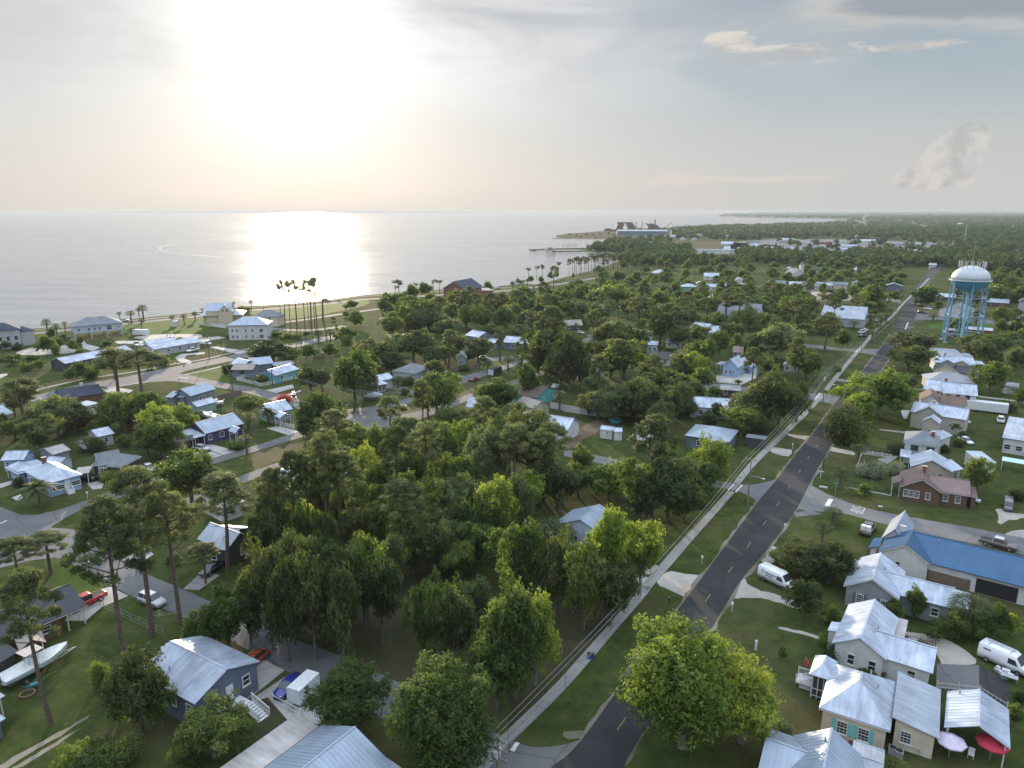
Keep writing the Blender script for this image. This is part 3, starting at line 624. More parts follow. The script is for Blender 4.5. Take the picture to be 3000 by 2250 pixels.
patch('lawn', 'j', [(640, 330), (1300, 280), (1900, 220), (1900, 280), (1300, 400), (900, 420)], LUSH, .012)
patch('median_grass', 'f', [(0, 370), (420, 270), (700, 180), (900, 110), (1000, 100), (930, 190), (700, 280), (330, 400), (60, 490), (0, 530)], DRYG, .013)
patch('median_grass', 'k', [(80, 1410), (500, 1290), (900, 1130), (1050, 1110), (1040, 1220), (560, 1395), (250, 1462), (100, 1440)], DRYG, .013)
patch('path', 'd', [(110, 405), (300, 440), (480, 500), (480, 515), (290, 465), (105, 420)], SAND)
patch('sandy_patch', 'c', [(450, 1310), (620, 1300), (640, 1350), (480, 1370)], roadmat('thin_grass', (.10, .10, .06), (.17, .16, .12)), .012)
patch('bare_soil', 'x', [(0, 260), (130, 250), (60, 300), (0, 320)], SAND, .014)
patch('harbour_ground', 'u', [(1580, 380), (2212, 400), (2212, 470), (1500, 440), (1300, 400)], DRYG, .05)
# ------------------------------------------------------------------ houses
def siding(name, col, course=.22, rough=.65):
    if name in MATS: return MATS[name]
    m, N, L, B = newmat(name)
    tc = N.new('ShaderNodeTexCoord'); w = N.new('ShaderNodeTexWave'); w.wave_profile = 'SAW'; w.bands_direction = 'Z'
    w.inputs['Scale'].default_value = 2 * math.pi / 20 / course; w.inputs['Distortion'].default_value = 0
    L.new(tc.outputs['Object'], w.inputs['Vector'])
    n = N.new('ShaderNodeTexNoise'); n.inputs['Scale'].default_value = .9; n.inputs['Detail'].default_value = 6; L.new(tc.outputs['Object'], n.inputs['Vector'])
    mx = N.new('ShaderNodeMix'); mx.data_type = 'RGBA'; mx.inputs[6].default_value = (*[c * .78 for c in col], 1); mx.inputs[7].default_value = (*col, 1)
    r = N.new('ShaderNodeMapRange'); r.inputs[1].default_value = .25; r.inputs[2].default_value = .6; L.new(n.outputs[0], r.inputs[0]); L.new(r.outputs[0], mx.inputs[0])
    L.new(mx.outputs[2], B.inputs['Base Color']); B.inputs['Roughness'].default_value = rough; B.inputs['Specular IOR Level'].default_value = .3
    b = N.new('ShaderNodeBump'); b.inputs['Strength'].default_value = .6; b.inputs['Distance'].default_value = .03; L.new(w.outputs[0], b.inputs['Height']); L.new(b.outputs[0], B.inputs['Normal'])
    MATS[name] = m; return m
S_WHITE = siding('white_siding', (.60, .60, .595)); S_CREAM = siding('cream_siding', (.64, .56, .45)); S_GREY = siding('grey_siding', (.26, .28, .30))
S_TAN = siding('tan_siding', (.46, .42, .35)); S_BLUE = siding('light_blue_siding', (.30, .44, .62)); S_SLATE = siding('slate_siding', (.14, .17, .21))
S_PURPLE = siding('purple_siding', (.085, .065, .15)); S_TEAL = siding('turquoise_siding', (.13, .42, .46)); S_GREEN = siding('seafoam_siding', (.25, .36, .34))
S_YELLOW = siding('yellow_siding', (.56, .50, .34)); S_PALE = siding('pale_blue_siding', (.45, .52, .60)); S_DK = siding('charcoal_siding', (.07, .07, .075))
S_AQUA = siding('aqua_siding', (.10, .38, .36)); S_LG = siding('light_grey_siding', (.42, .43, .44))
SHUT_TEAL = mat('teal_paint', (.16, .50, .50), .6); SHUT_DK = mat('black_paint', (.025, .025, .03), .5); SHUT_SL = mat('slate_blue_paint', (.10, .15, .20), .6)
SCREEN = mat('porch_screen', (.045, .05, .055), .7)

class Wing:
    def __init__(s, t, p0, p1, depth, he, rise, kind='gx', wall=None, roof=None, ov=.4, ribs=0, win=None, open=False, base=0., inset=None, trim=False, side=None, zb=None, shut=None, frame=None, push=0., winh=1.3, winw=1.0, doors=()):
        s.__dict__.update(locals())
_wincache = {}
def window_meshes(w, h, fm, shut, style):
    k = (round(w, 2), round(h, 2), fm.name, shut.name if shut else None, style)
    if k not in _wincache:
        f = MB(); t = .09
        for x in (-w / 2 + t / 2, w / 2 - t / 2): f.box((x, -.05, 0), (t, .10, h))
        for z in (-h / 2 + t / 2, h / 2 - t / 2): f.box((0, -.05, z), (w - 2 * t, .10, t))
        f.box((0, -.045, 0), (w - 2 * t, .06, .06)); f.box((0, -.09, -h / 2 - .04), (w + .12, .16, .06))
        if style == 'grid':
            f.box((0, -.04, h / 4), (w - 2 * t, .04, .03)); f.box((0, -.04, -h / 4), (w - 2 * t, .04, .03))
            f.box((-w / 6, -.038, h / 4), (.03, .036, h / 2 - t)); f.box((w / 6, -.038, h / 4), (.03, .036, h / 2 - t))
            f.box((-w / 6, -.038, -h / 4), (.03, .036, h / 2 - t)); f.box((w / 6, -.038, -h / 4), (.03, .036, h / 2 - t))
        p = MB().box((0, -.012, 0), (w - 2 * t, .024, h - 2 * t))
        sh = None
        if shut: sh = MB().box((0, -.03, 0), (.42, .06, h + .1)).mesh('shutter', shut)
        _wincache[k] = (f.mesh('window', fm), p.mesh('pane', GLASS), sh)
    return _wincache[k]
def add_window(root, loc, rz, w=1.0, h=1.3, fm=None, shut=None, style='plain'):
    mf, mp_, ms = window_meshes(w, h, fm or WHITE, shut, style)
    o = bpy.data.objects.new('window', mf); C.objects.link(o); o.parent = root; o.location = loc; o.rotation_euler = (0, 0, rz)
    g = bpy.data.objects.new('pane', mp_); C.objects.link(g); g.parent = o
    if ms:
        for sx in (-1, 1):
            q = bpy.data.objects.new('shutter', ms); C.objects.link(q); q.parent = o; q.location = (sx * (w / 2 + .24), 0, 0)
def add_door(root, loc, rz, m=None, w=1.0, h=2.1):
    b = MB().box((0, -.03, h / 2), (w, .06, h)); o = b.build('door', m or WHITE, root); o.location = loc; o.rotation_euler = (0, 0, rz)
    k = MB().box((w * .38, -.09, 1.0), (.06, .06, .12)).build('handle', CHROME, o)
def roof_top(x, y, W_, L, D):
    """height above the eave line at a plan point"""
    k = W_.kind
    if k in ('gx', 'hip'):
        ins = W_.ins; v = min(y, D - y) / (D / 2)
        if ins > 0: v = min(v, x / ins, (L - x) / ins)
        return W_.rise * max(0, min(1, v))
    if k in ('gy', 'hipy'):
        ins = W_.ins; v = min(x, L - x) / (L / 2)
        if ins > 0: v = min(v, y / ins, (D - y) / ins)
        return W_.rise * max(0, min(1, v))
    if k == 'shedn': return W_.rise * y / D
    if k == 'shede': return W_.rise * (1 - x / L)
    if k == 'shedw': return W_.rise * x / L
    return 0
def build_wing(root, Mi, W_, angle0, first):
    A = gp(P(W_.t, *W_.p0), W_.he); Bp = gp(P(W_.t, *W_.p1), W_.he)
    e = (Bp - A); e.z = 0; L = e.length; e.normalize()
    ang = math.atan2(e.y, e.x)
    if not first:
        for k in range(-4, 5):
            a = angle0 + k * math.pi / 2
            dlt = (ang - a + math.pi) % (2 * math.pi) - math.pi
            if abs(dlt) < R(14): ang = a
        e = Vector((math.cos(ang), math.sin(ang), 0)); L = (Bp - A).dot(e)
    n = Vector((-e.y, e.x, 0))
    if isinstance(W_.depth, tuple): D = abs((gp(P(W_.t, *W_.depth), W_.he) - A).dot(n))
    else: D = W_.depth
    if W_.side == 'near': A = A - n * D
    A = A + n * W_.push
    M = Mi @ Matrix.Translation(Vector((A.x, A.y, 0))) @ Matrix.Rotation(ang, 4, 'Z')
    T = lambda x, y, z: M @ Vector((x, y, z))
    he, rise, k, ov = W_.he, W_.rise, W_.kind, W_.ov
    if k in ('hip', 'hipy'): W_.ins = W_.inset if W_.inset is not None else min(D, L) / 2
    else: W_.ins = 0
    H = lambda x, y: he + roof_top(x, y, W_, L, D)
    r = MB(); tr = MB(); faces = []
    if k in ('gx', 'hip'):
        i = min(W_.ins, L / 2 - .01)
        faces = [[(0, 0), (L, 0), (L - i, D / 2), (i, D / 2)], [(L, D), (0, D), (i, D / 2), (L - i, D / 2)]]
        if i > 0: faces += [[(0, D), (0, 0), (i, D / 2)], [(L, 0), (L, D), (L - i, D / 2)]]
    elif k in ('gy', 'hipy'):
        i = min(W_.ins, D / 2 - .01)
        faces = [[(0, D), (0, 0), (L / 2, i), (L / 2, D - i)], [(L, 0), (L, D), (L / 2, D - i), (L / 2, i)]]
        if i > 0: faces += [[(0, 0), (L, 0), (L / 2, i)], [(L, D), (0, D), (L / 2, D - i)]]
    else: faces = [[(0, 0), (L, 0), (L, D), (0, D)]]
    t = .10
    for f in faces:
        pts = [T(x, y, H(x, y)) for x, y in f]
        a = Vector((*f[0], H(*f[0]))); ex = (Vector((*f[1], H(*f[1]))) - a).normalized()
        nn = ex.cross(Vector((*f[2], H(*f[2]))) - a).normalized(); ey = nn.cross(ex)
        if k in ('shede', 'shedw'): ex, ey = ey, ex
        uv = [((Vector((*q, H(*q))) - a).dot(ex), (Vector((*q, H(*q))) - a).dot(ey)) for q in f]
        r.slab(pts, t, uv)
        if W_.trim: tr.slab([T(x * .998 + L * .001, y * .998 + D * .001, H(x, y) - t - .002) for x, y in f], .16)
        if W_.ribs:
            # raised seams running down the slope, clipped to the face
            P2 = [Vector(((Vector((*q, H(*q))) - a).dot(ex), (Vector((*q, H(*q))) - a).dot(ey))) for q in f]
            x0, x1 = min(q.x for q in P2), max(q.x for q in P2); xx = x0 + W_.ribs * .5
            o3 = a
            while xx < x1:
                ys = []
                for j in range(len(P2)):
                    u_, v_ = P2[j], P2[(j + 1) % len(P2)]
                    if (u_.x - xx) * (v_.x - xx) < 0: ys.append(u_.y + (v_.y - u_.y) * (xx - u_.x) / (v_.x - u_.x))
                if len(ys) >= 2:
                    q0 = o3 + ex * xx + ey * min(ys); q1 = o3 + ex * xx + ey * max(ys)
                    up = Vector((0, 0, .012)); r.bar(T(*(q0 + up)), T(*(q1 + up)), .045, .03)
                xx += W_.ribs
    # ridge caps
    if k in ('gx', 'hip'): i = min(W_.ins, L / 2 - .01); r.bar(T(i, D / 2, he + rise + .02), T(L - i, D / 2, he + rise + .02), .22, .06)
    if k in ('gy', 'hipy'): i = min(W_.ins, D / 2 - .01); r.bar(T(L / 2, i, he + rise + .02), T(L / 2, D - i, he + rise + .02), .22, .06)
    ro = r.build('roof', W_.roof, root)
    if W_.trim: tr.build('eave_trim', WHITE, root)
    b0 = W_.base; x0, x1, y0, y1 = ov, L - ov, ov, D - ov
    if k in ('gy', 'gx', 'shedn', 'shede', 'shedw', 'flat') and W_.zb: pass
    top = lambda x, y: H(x, y) - t - (.16 if W_.trim else 0) - .01
    if W_.open:
        pm = MB(); nx = max(2, int(L / 4) + 1); ny = 2 if D < 7 else 3
        for ix in range(nx):
            for iy in range(ny):
                if 0 < ix < nx - 1 and 0 < iy < ny - 1: continue
                x = x0 + (x1 - x0) * ix / (nx - 1); y = y0 + (y1 - y0) * iy / (ny - 1)
                q = T(x, y, 0); pp = MB().box((q.x, q.y, top(x, y) / 2), (.13, .13, top(x, y)))
                pp.build('post', WHITE, root)
        return L, D, M, ang
    w = MB()
    cs = [(x0, y0), (x1, y0), (x1, y1), (x0, y1)]
    for j in range(4):
        (ax, ay), (bx_, by_) = cs[j], cs[(j + 1) % 4]; mx, my = (ax + bx_) / 2, (ay + by_) / 2
        pts = [T(ax, ay, b0), T(bx_, by_, b0), T(bx_, by_, top(bx_, by_))]
        if (k == 'gx' and j in (1, 3)) or (k == 'gy' and j in (0, 2)): pts.append(T(mx, my, top(mx, my)))
        pts.append(T(ax, ay, top(ax, ay))); w.quad(pts)
    if b0 > 0: w.quad([T(x, y, b0) for x, y in cs[::-1]])
    w.build('wall', W_.wall, root)
    if b0 > 1.2:
        for ix in range(4):
            for iy in range(3):
                x = x0 + .2 + (x1 - x0 - .4) * ix / 3; y = y0 + .2 + (y1 - y0 - .4) * iy / 2; q = T(x, y, 0)
                MB().box((q.x, q.y, b0 / 2 - .005), (.35, .35, b0 - .01)).build('stilt', W_.wall, root)
    # openings
    walls = {'f': (cs[0], cs[1], ang), 'r': (cs[1], cs[2], ang + R(90)), 'b': (cs[2], cs[3], ang + R(180)), 'l': (cs[3], cs[0], ang - R(90))}
    Mrot = Mi.to_euler().z
    spec = W_.win
    if spec is None:
        spec = []
        for kk, (c0, c1, a) in walls.items():
            ctr = A + e * ((c0[0] + c1[0]) / 2) + n * ((c0[1] + c1[1]) / 2)
            outn = Vector((math.sin(a), -math.cos(a), 0))
            if outn.dot(Vector((0, 0, 0)) - Vector((ctr.x, ctr.y, 0))) > 0:
                wl = (Vector(c1) - Vector(c0)).length; nwin = max(1, int(wl / 3.3))
                spec += [(kk, (j + .5) / nwin) for j in range(nwin)]
    zrow = [b0 + 1.65] if he - b0 < 4.6 else [b0 + 1.65, b0 + 4.4]
    if he - b0 < 2.4: zrow = [b0 + 1.25]
    for item in spec:
        kk, s_ = item[0], item[1]; ww = item[2] if len(item) > 2 else W_.winw; hh = item[3] if len(item) > 3 else W_.winh
        c0, c1, a = walls[kk]; x = c0[0] + (c1[0] - c0[0]) * s_; y = c0[1] + (c1[1] - c0[1]) * s_
        for z in (zrow if len(item) < 5 else [item[4]]):
            z = min(z, he - .15 - hh / 2) if len(item) < 5 else z
            add_window(root, T(x, y, z), a + Mrot, ww, hh, W_.frame, W_.shut, 'grid' if W_.winh > 1.45 else 'plain')
    for kk, s_ in W_.doors:
        c0, c1, a = walls[kk]; x = c0[0] + (c1[0] - c0[0]) * s_; y = c0[1] + (c1[1] - c0[1]) * s_
        add_door(root, T(x, y, b0 + .02), a + Mrot)
    return L, D, M, ang
FOOT = []   # (centre, radius) of buildings, so that trees of the wood keep clear of them
def house(name, label, phrase, wings, cat='house', group=None, extras=()):
    W0 = wings[0]; A = gp(P(W0.t, *W0.p0), W0.he); Bp = gp(P(W0.t, *W0.p1), W0.he); e = Bp - A; ang = math.atan2(e.y, e.x)
    L0_ = math.hypot(e.x, e.y); root = thing(name, (A.x, A.y, 0), ang, label, cat, group)
    Mi = (Matrix.Translation(Vector((A.x, A.y, 0))) @ Matrix.Rotation(ang, 4, 'Z')).inverted()
    info = []
    for i, w in enumerate(wings):
        info.append(build_wing(root, Mi, w, ang, i == 0))
        L, D, M, an = info[-1]; c = M @ Vector((L / 2, D / 2, 0)); cw = Mi.inverted() @ c
        FOOT.append((cw.x, cw.y, max(L, D) / 2 + 1))
    if phrase: 
        L, D, M, an = info[0]; cw = Mi.inverted() @ (M @ Vector((L / 2, D / 2, 0))); LAND.append((phrase, Vector((cw.x, cw.y, 0))))
    for ex in extras:
        kind, wi, fx, fy = ex[:4]; L, D, M, an = info[wi]; w = wings[wi]; x, y = fx * L, fy * D
        zt = w.he + roof_top(min(max(x, 0), L), min(max(y, 0), D), w, L, D); q = M @ Vector((x, y, 0))
        if kind == 'chimney':
            m = ex[4] if len(ex) > 4 else BRICK
            MB().box((q.x, q.y, zt + .35), (.8, .6, 1.7)).build('chimney', m, root)
            MB().box((q.x, q.y, zt + 1.24), (.95, .75, .08)).build('chimney_cap', CONC, root)
        if kind == 'vent':
            MB().tube([(q.x, q.y, zt - .2), (q.x, q.y, zt + .55)], .09).build('roof_vent', METAL_GREY, root)
        if kind == 'ac':
            b = MB().box((q.x, q.y, .40), (.8, .8, .75)); o = b.build('cooling_unit', METAL_GREY, root)
            MB().lathe([(.33, .78), (.33, .80), (0.02, .80)], 14, (q.x, q.y, 0)).build('fan_grille', DARK, o)
    return root, info, Mi
W = Wing
# ---- stairs with white rails, decks
def rail_run(mb, a, b, h=.95, step=.16):
    a, b = Vector(a), Vector(b); n = max(2, int((b - a).length / step))
    mb.bar(a + Vector((0, 0, h)), b + Vector((0, 0, h)), .08); mb.bar(a + Vector((0, 0, .12)), b + Vector((0, 0, .12)), .06)
    for i in range(n + 1):
        p = a.lerp(b, i / n); mb.box((p.x, p.y, p.z + h / 2), (.04, .04, h - .06))
    for p in (a, b): mb.box((p.x, p.y, p.z + h / 2 + .05), (.11, .11, h + .12))
def stair(root, M, x, y, dirx, diry, w, z, n=5, rail=True):
    """steps going down from (x,y,z) in plan direction; M wing matrix (root local)"""
    d = Vector((dirx, diry, 0)).normalized(); s = Vector((-d.y, d.x, 0)); b = MB(); r = MB()
    for i in range(n):
        zz = z * (1 - (i + 1) / (n + 1)); c = Vector((x, y, 0)) + d * (.15 + .3 * i)
        q = [c - s * w / 2 - d * .15, c + s * w / 2 - d * .15, c + s * w / 2 + d * .15, c - s * w / 2 + d * .15]
        b.slab([M @ Vector((v.x, v.y, zz)) for v in q], zz)
    st = b.build('stair', WHITE, root)
    if rail:
        for k in (-1, 1):
            a = Vector((x, y, z)) + s * k * w / 2; c = Vector((x, y, 0)) + d * (.3 * n) + s * k * w / 2; rail_run(r, M @ a, M @ c)
        r.build('stair_rail', WHITE, st)

# ---- near right-hand side
lab = tag
r_, inf, Mi = house('cream_house', 'cream sided house with teal shutters and a pale blue hipped metal roof', 'the cream house with teal shutters',
    [W('d', (440, 1098), (1060, 1302), 9.6, 3.5, 2.5, 'hipy', S_CREAM, ROOFW, ribs=.6, inset=4.0, win=[('f', .33), ('f', .67), ('l', .5)], shut=SHUT_TEAL, winh=1.6, winw=1.15, trim=True),
     W('d', (1066, 1235), (1480, 1392), 9.4, 3.1, .8, 'shede', S_CREAM, ROOFS, ribs=.45, win=[('f', .3)], winw=1.1, winh=1.5),
     W('d', (357, 808), (562, 874), 4.4, 3.4, 1.2, 'hipy', SCREEN, ROOFW, ribs=.6, win=[])],
    extras=[('vent', 0, .62, .75), ('vent', 0, .75, .55), ('ac', 1, .1, -.08), ('ac', 1, .25, -.1)])
L, D, M, a = inf[2]
for k in range(4):
    x = .4 + (L - .8) * k / 3; MB().box(tuple(M @ Vector((x, .36, 1.6))), (.1, .1, 3.1), a - inf[0][3]).build('post', WHITE, r_)
for z in (.45, 1.4):
    f_ = MB(); f_.bar(M @ Vector((.4, .34, z)), M @ Vector((L - .4, .34, z)), .08); f_.build('screen_rail', WHITE, r_)
for k in range(3): MB().box(tuple(M @ Vector((.36, .4 + (D - .8) * k / 2, 1.6))), (.1, .1, 3.1), a - inf[0][3]).build('post', WHITE, r_)
stair(r_, M, .4, D * .55, -1, 0, 1.6, .9, 5)
rr = MB(); rail_run(rr, M @ Vector((.2, D * .35, .8)), M @ Vector((-1.6, D * .35, .8))); rail_run(rr, M @ Vector((.2, D * .75, .8)), M @ Vector((-1.6, D * .75, .8)))
rr.slab([M @ Vector(q) for q in ((.3, D * .33, .8), (-1.6, D * .33, .8), (-1.6, D * .78, .8), (.3, D * .78, .8))], .15); rr.build('deck', WHITE, r_)
L, D, M, a = inf[0]
for k in range(7): MB().box(tuple(M @ Vector((.6 + (L - 1.2) * k / 6, .36, .22))), (.5, .16, .44), 0).build('brick_pier', BRICK, r_)
house('open_pavilion', 'open white gabled pavilion roof over the patio behind the two garden umbrellas', 'the open white pavilion',
    [W('d', (1522, 1268), (2095, 1458), 7.2, 2.8, 1.5, 'gy', None, ROOFW, ribs=.6, open=True)], cat='pavilion', extras=[('vent', 0, .2, .9)])
house('white_house', 'white house with L shaped white metal roof beside a weathered carport', 'the white L shaped house',
    [W('d', (548, 542), (1022, 692), (662, 196), 3.3, 1.9, 'gy', S_WHITE, ROOFW, win=[('f', .36, .9, 1.5), ('f', .80, .95, 1.5), ('l', .3), ('l', .75)]),
     W('d', (880, 652), (1425, 802), 6.4, 3.0, 1.7, 'gx', S_WHITE, ROOFW, ribs=.5, win=[('f', .7, 1.0, 1.2)], push=.5),
     W('d', (514, 432), (610, 462), 2.6, 3.0, .3, 'shedw', S_WHITE, ROOFW, ov=.15, win=[])],
    extras=[('vent', 0, .72, .45), ('ac', 1, .1, -.1)])
house('carport', 'carport with a stained rusty white flat roof behind the white L shaped house', None,
    [W('d', (1035, 522), (1165, 560), (990, 285), 2.7, .1, 'flat', None, ROOFRUST, open=True)], cat='carport')
house('grey_house', 'grey gabled house with slate blue shutters and a bright white metal roof', 'the grey house with blue shutters',
    [W('h', (652, 1518), (1135, 1642), (700, 1282), 3.3, 2.2, 'gy', S_GREY, ROOFW, win=[('f', .29), ('f', .78)], shut=SHUT_SL, winh=1.5, trim=True),
     W('d', (960, 96), (1600, 228), 6.6, 3.1, 1.6, 'gx', S_GREY, ROOFW, ribs=.6, win=[('f', .5), ('f', .8)], push=.5),
     W('d', (1602, 228), (1745, 260), 4.5, 2.7, .6, 'shedn', S_GREY, ROOFW, win=[], ribs=.6)], extras=[('vent', 0, .65, .55)])
r5, inf5, Mi5 = house('blue_roofed_house', 'long white house with a royal blue metal roof', 'the long blue roofed house',
    [W('h', (955, 1217), (1405, 1332), (990, 1085), 3.4, 2.3, 'gy', S_WHITE, ROOFBLUE, ribs=.6, win=[('f', .38, .8, 1.1)], trim=True),
     W('h', (1200, 1287), (2400, 1565), 11, 3.2, 2.4, 'gx', S_WHITE, ROOFBLUE, ribs=.6, win=[], ov=.5, push=.55),
     W('h', (978, 1110), (1190, 1160), 9.5, 3.4, 2.2, 'gy', S_WHITE, ROOFB, ribs=.6, win=[]),
     W('h', (866, 1192), (950, 1213), 4.6, 2.9, .6, 'shedw', S_WHITE, ROOFBLUE, ribs=.6, win=[], ov=.3)],
    extras=[('chimney', 2, .75, .2, WHITE), ('vent', 1, .2, .4)])
L, D, M, a = inf5[1]
MB().quad([M @ Vector(q) for q in ((9.6, .485, .05), (15., .485, .05), (15., .485, 2.5), (9.6, .485, 2.5))]).build('open_bay_shade', DARK, r5)  # flat dark sheet on the wall, painting the shade inside the bay
r6, inf6, Mi6 = house('brick_house', 'brown brick ranch house with white framed windows and a brown metal roof', 'the brown brick house',
    [W('h', (1140, 660), (1510, 718), 9.5, 3.0, 2.2, 'gy', BRICKD, ROOFBR, ribs=.5, win=[('f', .12, .85, 1.5), ('f', .27, .85, 1.5), ('f', .42, .85, 1.5), ('f', .70, .95, 1.5)], trim=True, frame=WHITE, winh=1.5),
     W('h', (1390, 694), (1752, 762), 7.6, 3.0, 1.9, 'gx', BRICKD, ROOFBR, ribs=.5, push=.45, win=[('f', .43, .95, 1.5), ('f', .76, .95, 1.5)], trim=True, winh=1.5),
     W('h', (1752, 745), (1812, 757), 5, 2.8, .3, 'shedn', BRICKD, ROOFBR, ribs=.5, win=[], trim=True, ov=.2),
     W('h', (1066, 640), (1150, 656), 4.5, 2.8, .9, 'shedw', None, ROOFBR, ribs=.5, open=True, ov=.2)],
    extras=[('chimney', 0, .56, .62, BRICK)])
house('cream_gabled_house', 'pale cream house with a pale blue metal roof right behind the brown brick house', 'the pale gabled house behind it',
    [W('h', (1228, 492), (1598, 545), 8.5, 3.0, 2.1, 'gy', S_TAN, ROOFW, win=[('f', .75, .9, 1.2)]),
     W('h', (1585, 535), (1692, 512), 6, 2.9, 1.2, 'gx', S_TAN, ROOFW, win=[('f', .5)])], extras=[])
house('two_storey_house', 'white two storey house with a grey shingle hipped roof and brick chimney', 'the grey roofed two storey house',
    [W('h', (1170, 277), (1490, 322), 9.5, 5.2, 2.0, 'hip', S_WHITE, ROOFG, win=[('f', .3, 1.6, 1.3, 4.0), ('f', .78, 1.6, 1.3, 4.0), ('l', .5, 1.2, 1.3, 4.0)], frame=SHUT_SL, trim=True),
     W('h', (1138, 402), (1232, 414), 4, 2.8, .6, 'shedn', None, ROOFW, open=True, ov=.2),
     W('h', (1500, 262), (1600, 222), 5, 3.6, .8, 'gx', S_WHITE, ROOFS, win=[])],
    extras=[('chimney', 0, .78, .5), ('vent', 0, .6, .8)])
house('tall_cream_house', 'cream house with stepped gables and a white roof, a small dark tree before it', 'the cream house with stepped gables',
    [W('r', (985, 905), (1590, 998), 9, 4.4, 2.0, 'gx', S_TAN, ROOFW, ov=.3, win=[('f', .15), ('f', .8)]),
     W('r', (1030, 915), (1340, 950), 8, 4.4, 2.2, 'gy', S_TAN, ROOFW, win=[]),
     W('r', (1142, 972), (1330, 996), 4, 4.2, 1.3, 'gy', S_TAN, ROOFW, ov=.2, side='near', win=[('f', .5, .8, 1.0)])],
    extras=[('chimney', 0, .33, .7)])
house('brown_roofed_house', 'white house with a brown shingle roof beside the long white trailer', 'the brown roofed white house',
    [W('r', (1080, 785), (1330, 812), 9, 4.2, 2.2, 'gy', S_WHITE, roofmat('brown_shingle_roof', (.19, .13, .10), 'shingle', .2), win=[]),
     W('r', (1310, 815), (1600, 848), 7, 4.2, 1.6, 'gx', S_WHITE, MATS['brown_shingle_roof'], win=[('f', .6, 1.0, 1.5)], trim=True),
     W('r', (1010, 838), (1075, 845), 4, 2.8, .5, 'shedw', None, ROOFD, open=True, ov=.2)])
house('long_white_house', 'long white house with a broad bluish white roof and square dark windows', 'the long white roofed house',
    [W('r', (1330, 704), (1716, 740), 9.5, 4.6, 2.4, 'gx', S_WHITE, ROOFW, win=[('f', .15), ('f', .45), ('f', .75)], frame=SHUT_SL, winw=1.2),
     W('r', (1118, 660), (1335, 690), 9, 4.6, 2.3, 'gx', S_WHITE, ROOFW, win=[('f', .8)], frame=SHUT_SL)],
    extras=[('chimney', 1, .95, .55)])
house('tan_hipped_house', 'low house under a dull lilac grey hipped roof between two white roofs', 'the lilac grey hipped house',
    [W('r', (1172, 572), (1700, 606), 10, 3.2, 2.4, 'hip', S_TAN, roofmat('lilac_grey_roof', (.33, .33, .36), 'shingle', .12), win=[('f', .2), ('f', .7)])], extras=[('vent', 0, .45, .6)])
house('dark_roofed_house', 'cream gabled house with a charcoal shingle roof', 'the cream charcoal roofed house',
    [W('r', (1225, 456), (1520, 486), 10, 3.6, 2.4, 'gy', S_CREAM, ROOFD, win=[('f', .3), ('f', .8)], trim=True),
     W('r', (1500, 492), (1740, 504), 7, 3.4, 2.0, 'gx', S_CREAM, ROOFD, win=[('f', .3)])], extras=[('vent', 0, .52, .7)])
house('metal_roofed_house', 'house with a ribbed bluish white roof and small white cross gable', 'the ribbed white roofed house',
    [W('r', (1245, 372), (1690, 398), 9, 3.2, 1.8, 'gx', S_WHITE, ROOFW, ribs=.6, win=[('f', .1)]),
     W('r', (1440, 388), (1630, 412), 5, 3.2, 1.5, 'gy', S_TAN, ROOFW, win=[]),
     W('r', (1695, 394), (1790, 398), 5, 2.9, .4, 'shedn', BRICKD, ROOFW, win=[])], extras=[('chimney', 0, .3, .5, METAL_GREY)])
house('flat_roofed_building', 'white walled building with a wide pale flat roof under the water tower', 'the flat roofed building',
    [W('r', (1280, 300), (1580, 318), 17, 4.5, .25, 'flat', S_WHITE, ROOFS, win=[], ov=.1),
     W('r', (1585, 312), (1668, 318), 8, 3.8, .2, 'flat', S_WHITE, ROOFS, win=[], ov=.1)], cat='building')
house('metal_building', 'white metal building with a ribbed roof at the right edge', 'the white metal building',
    [W('h', (2022, 240), (2400, 300), (2036, 70), 3.9, .6, 'shedn', S_WHITE, ROOFW, ribs=.6, win=[('l', .5), ('f', .12, 1.4, 1.3), ('f', .42, 1.4, 1.3)])], cat='building')
house('garden_shed', 'small tan shed with a pale door beside the willowy tree', None,
    [W('r', (1968, 622), (2150, 645), 5, 2.6, .4, 'shedn', S_TAN, ROOFG, win=[('f', .8, 1.6, 1.0)], doors=[('f', .25)], ov=.2)], cat='shed')
house('tool_shed', 'small square white roofed shed behind the round dark bush', None,
    [W('h', (1832, 455), (1978, 460), (1838, 376), 2.8, .5, 'shedn', S_WHITE, ROOFW, win=[], ov=.1)], cat='shed')
house('neighbour_house', 'pale blue roofed house cut off by the bottom edge of the photo', 'the house at the bottom edge',
    [W('d', (222, 1338), (853, 1552), 11, 3.2, 2.4, 'gy', S_TAN, ROOFB, ribs=.55, win=[], side='near'),
     W('d', (-90, 1650), (400, 1850), 7, 3.0, 1.4, 'gx', S_TAN, ROOFB, ribs=.55, win=[]),
     W('d', (690, 1700), (980, 1800), 6, 2.9, .6, 'gx', S_TAN, ROOFS, ribs=.5, win=[])], extras=[('vent', 0, .45, .8)])

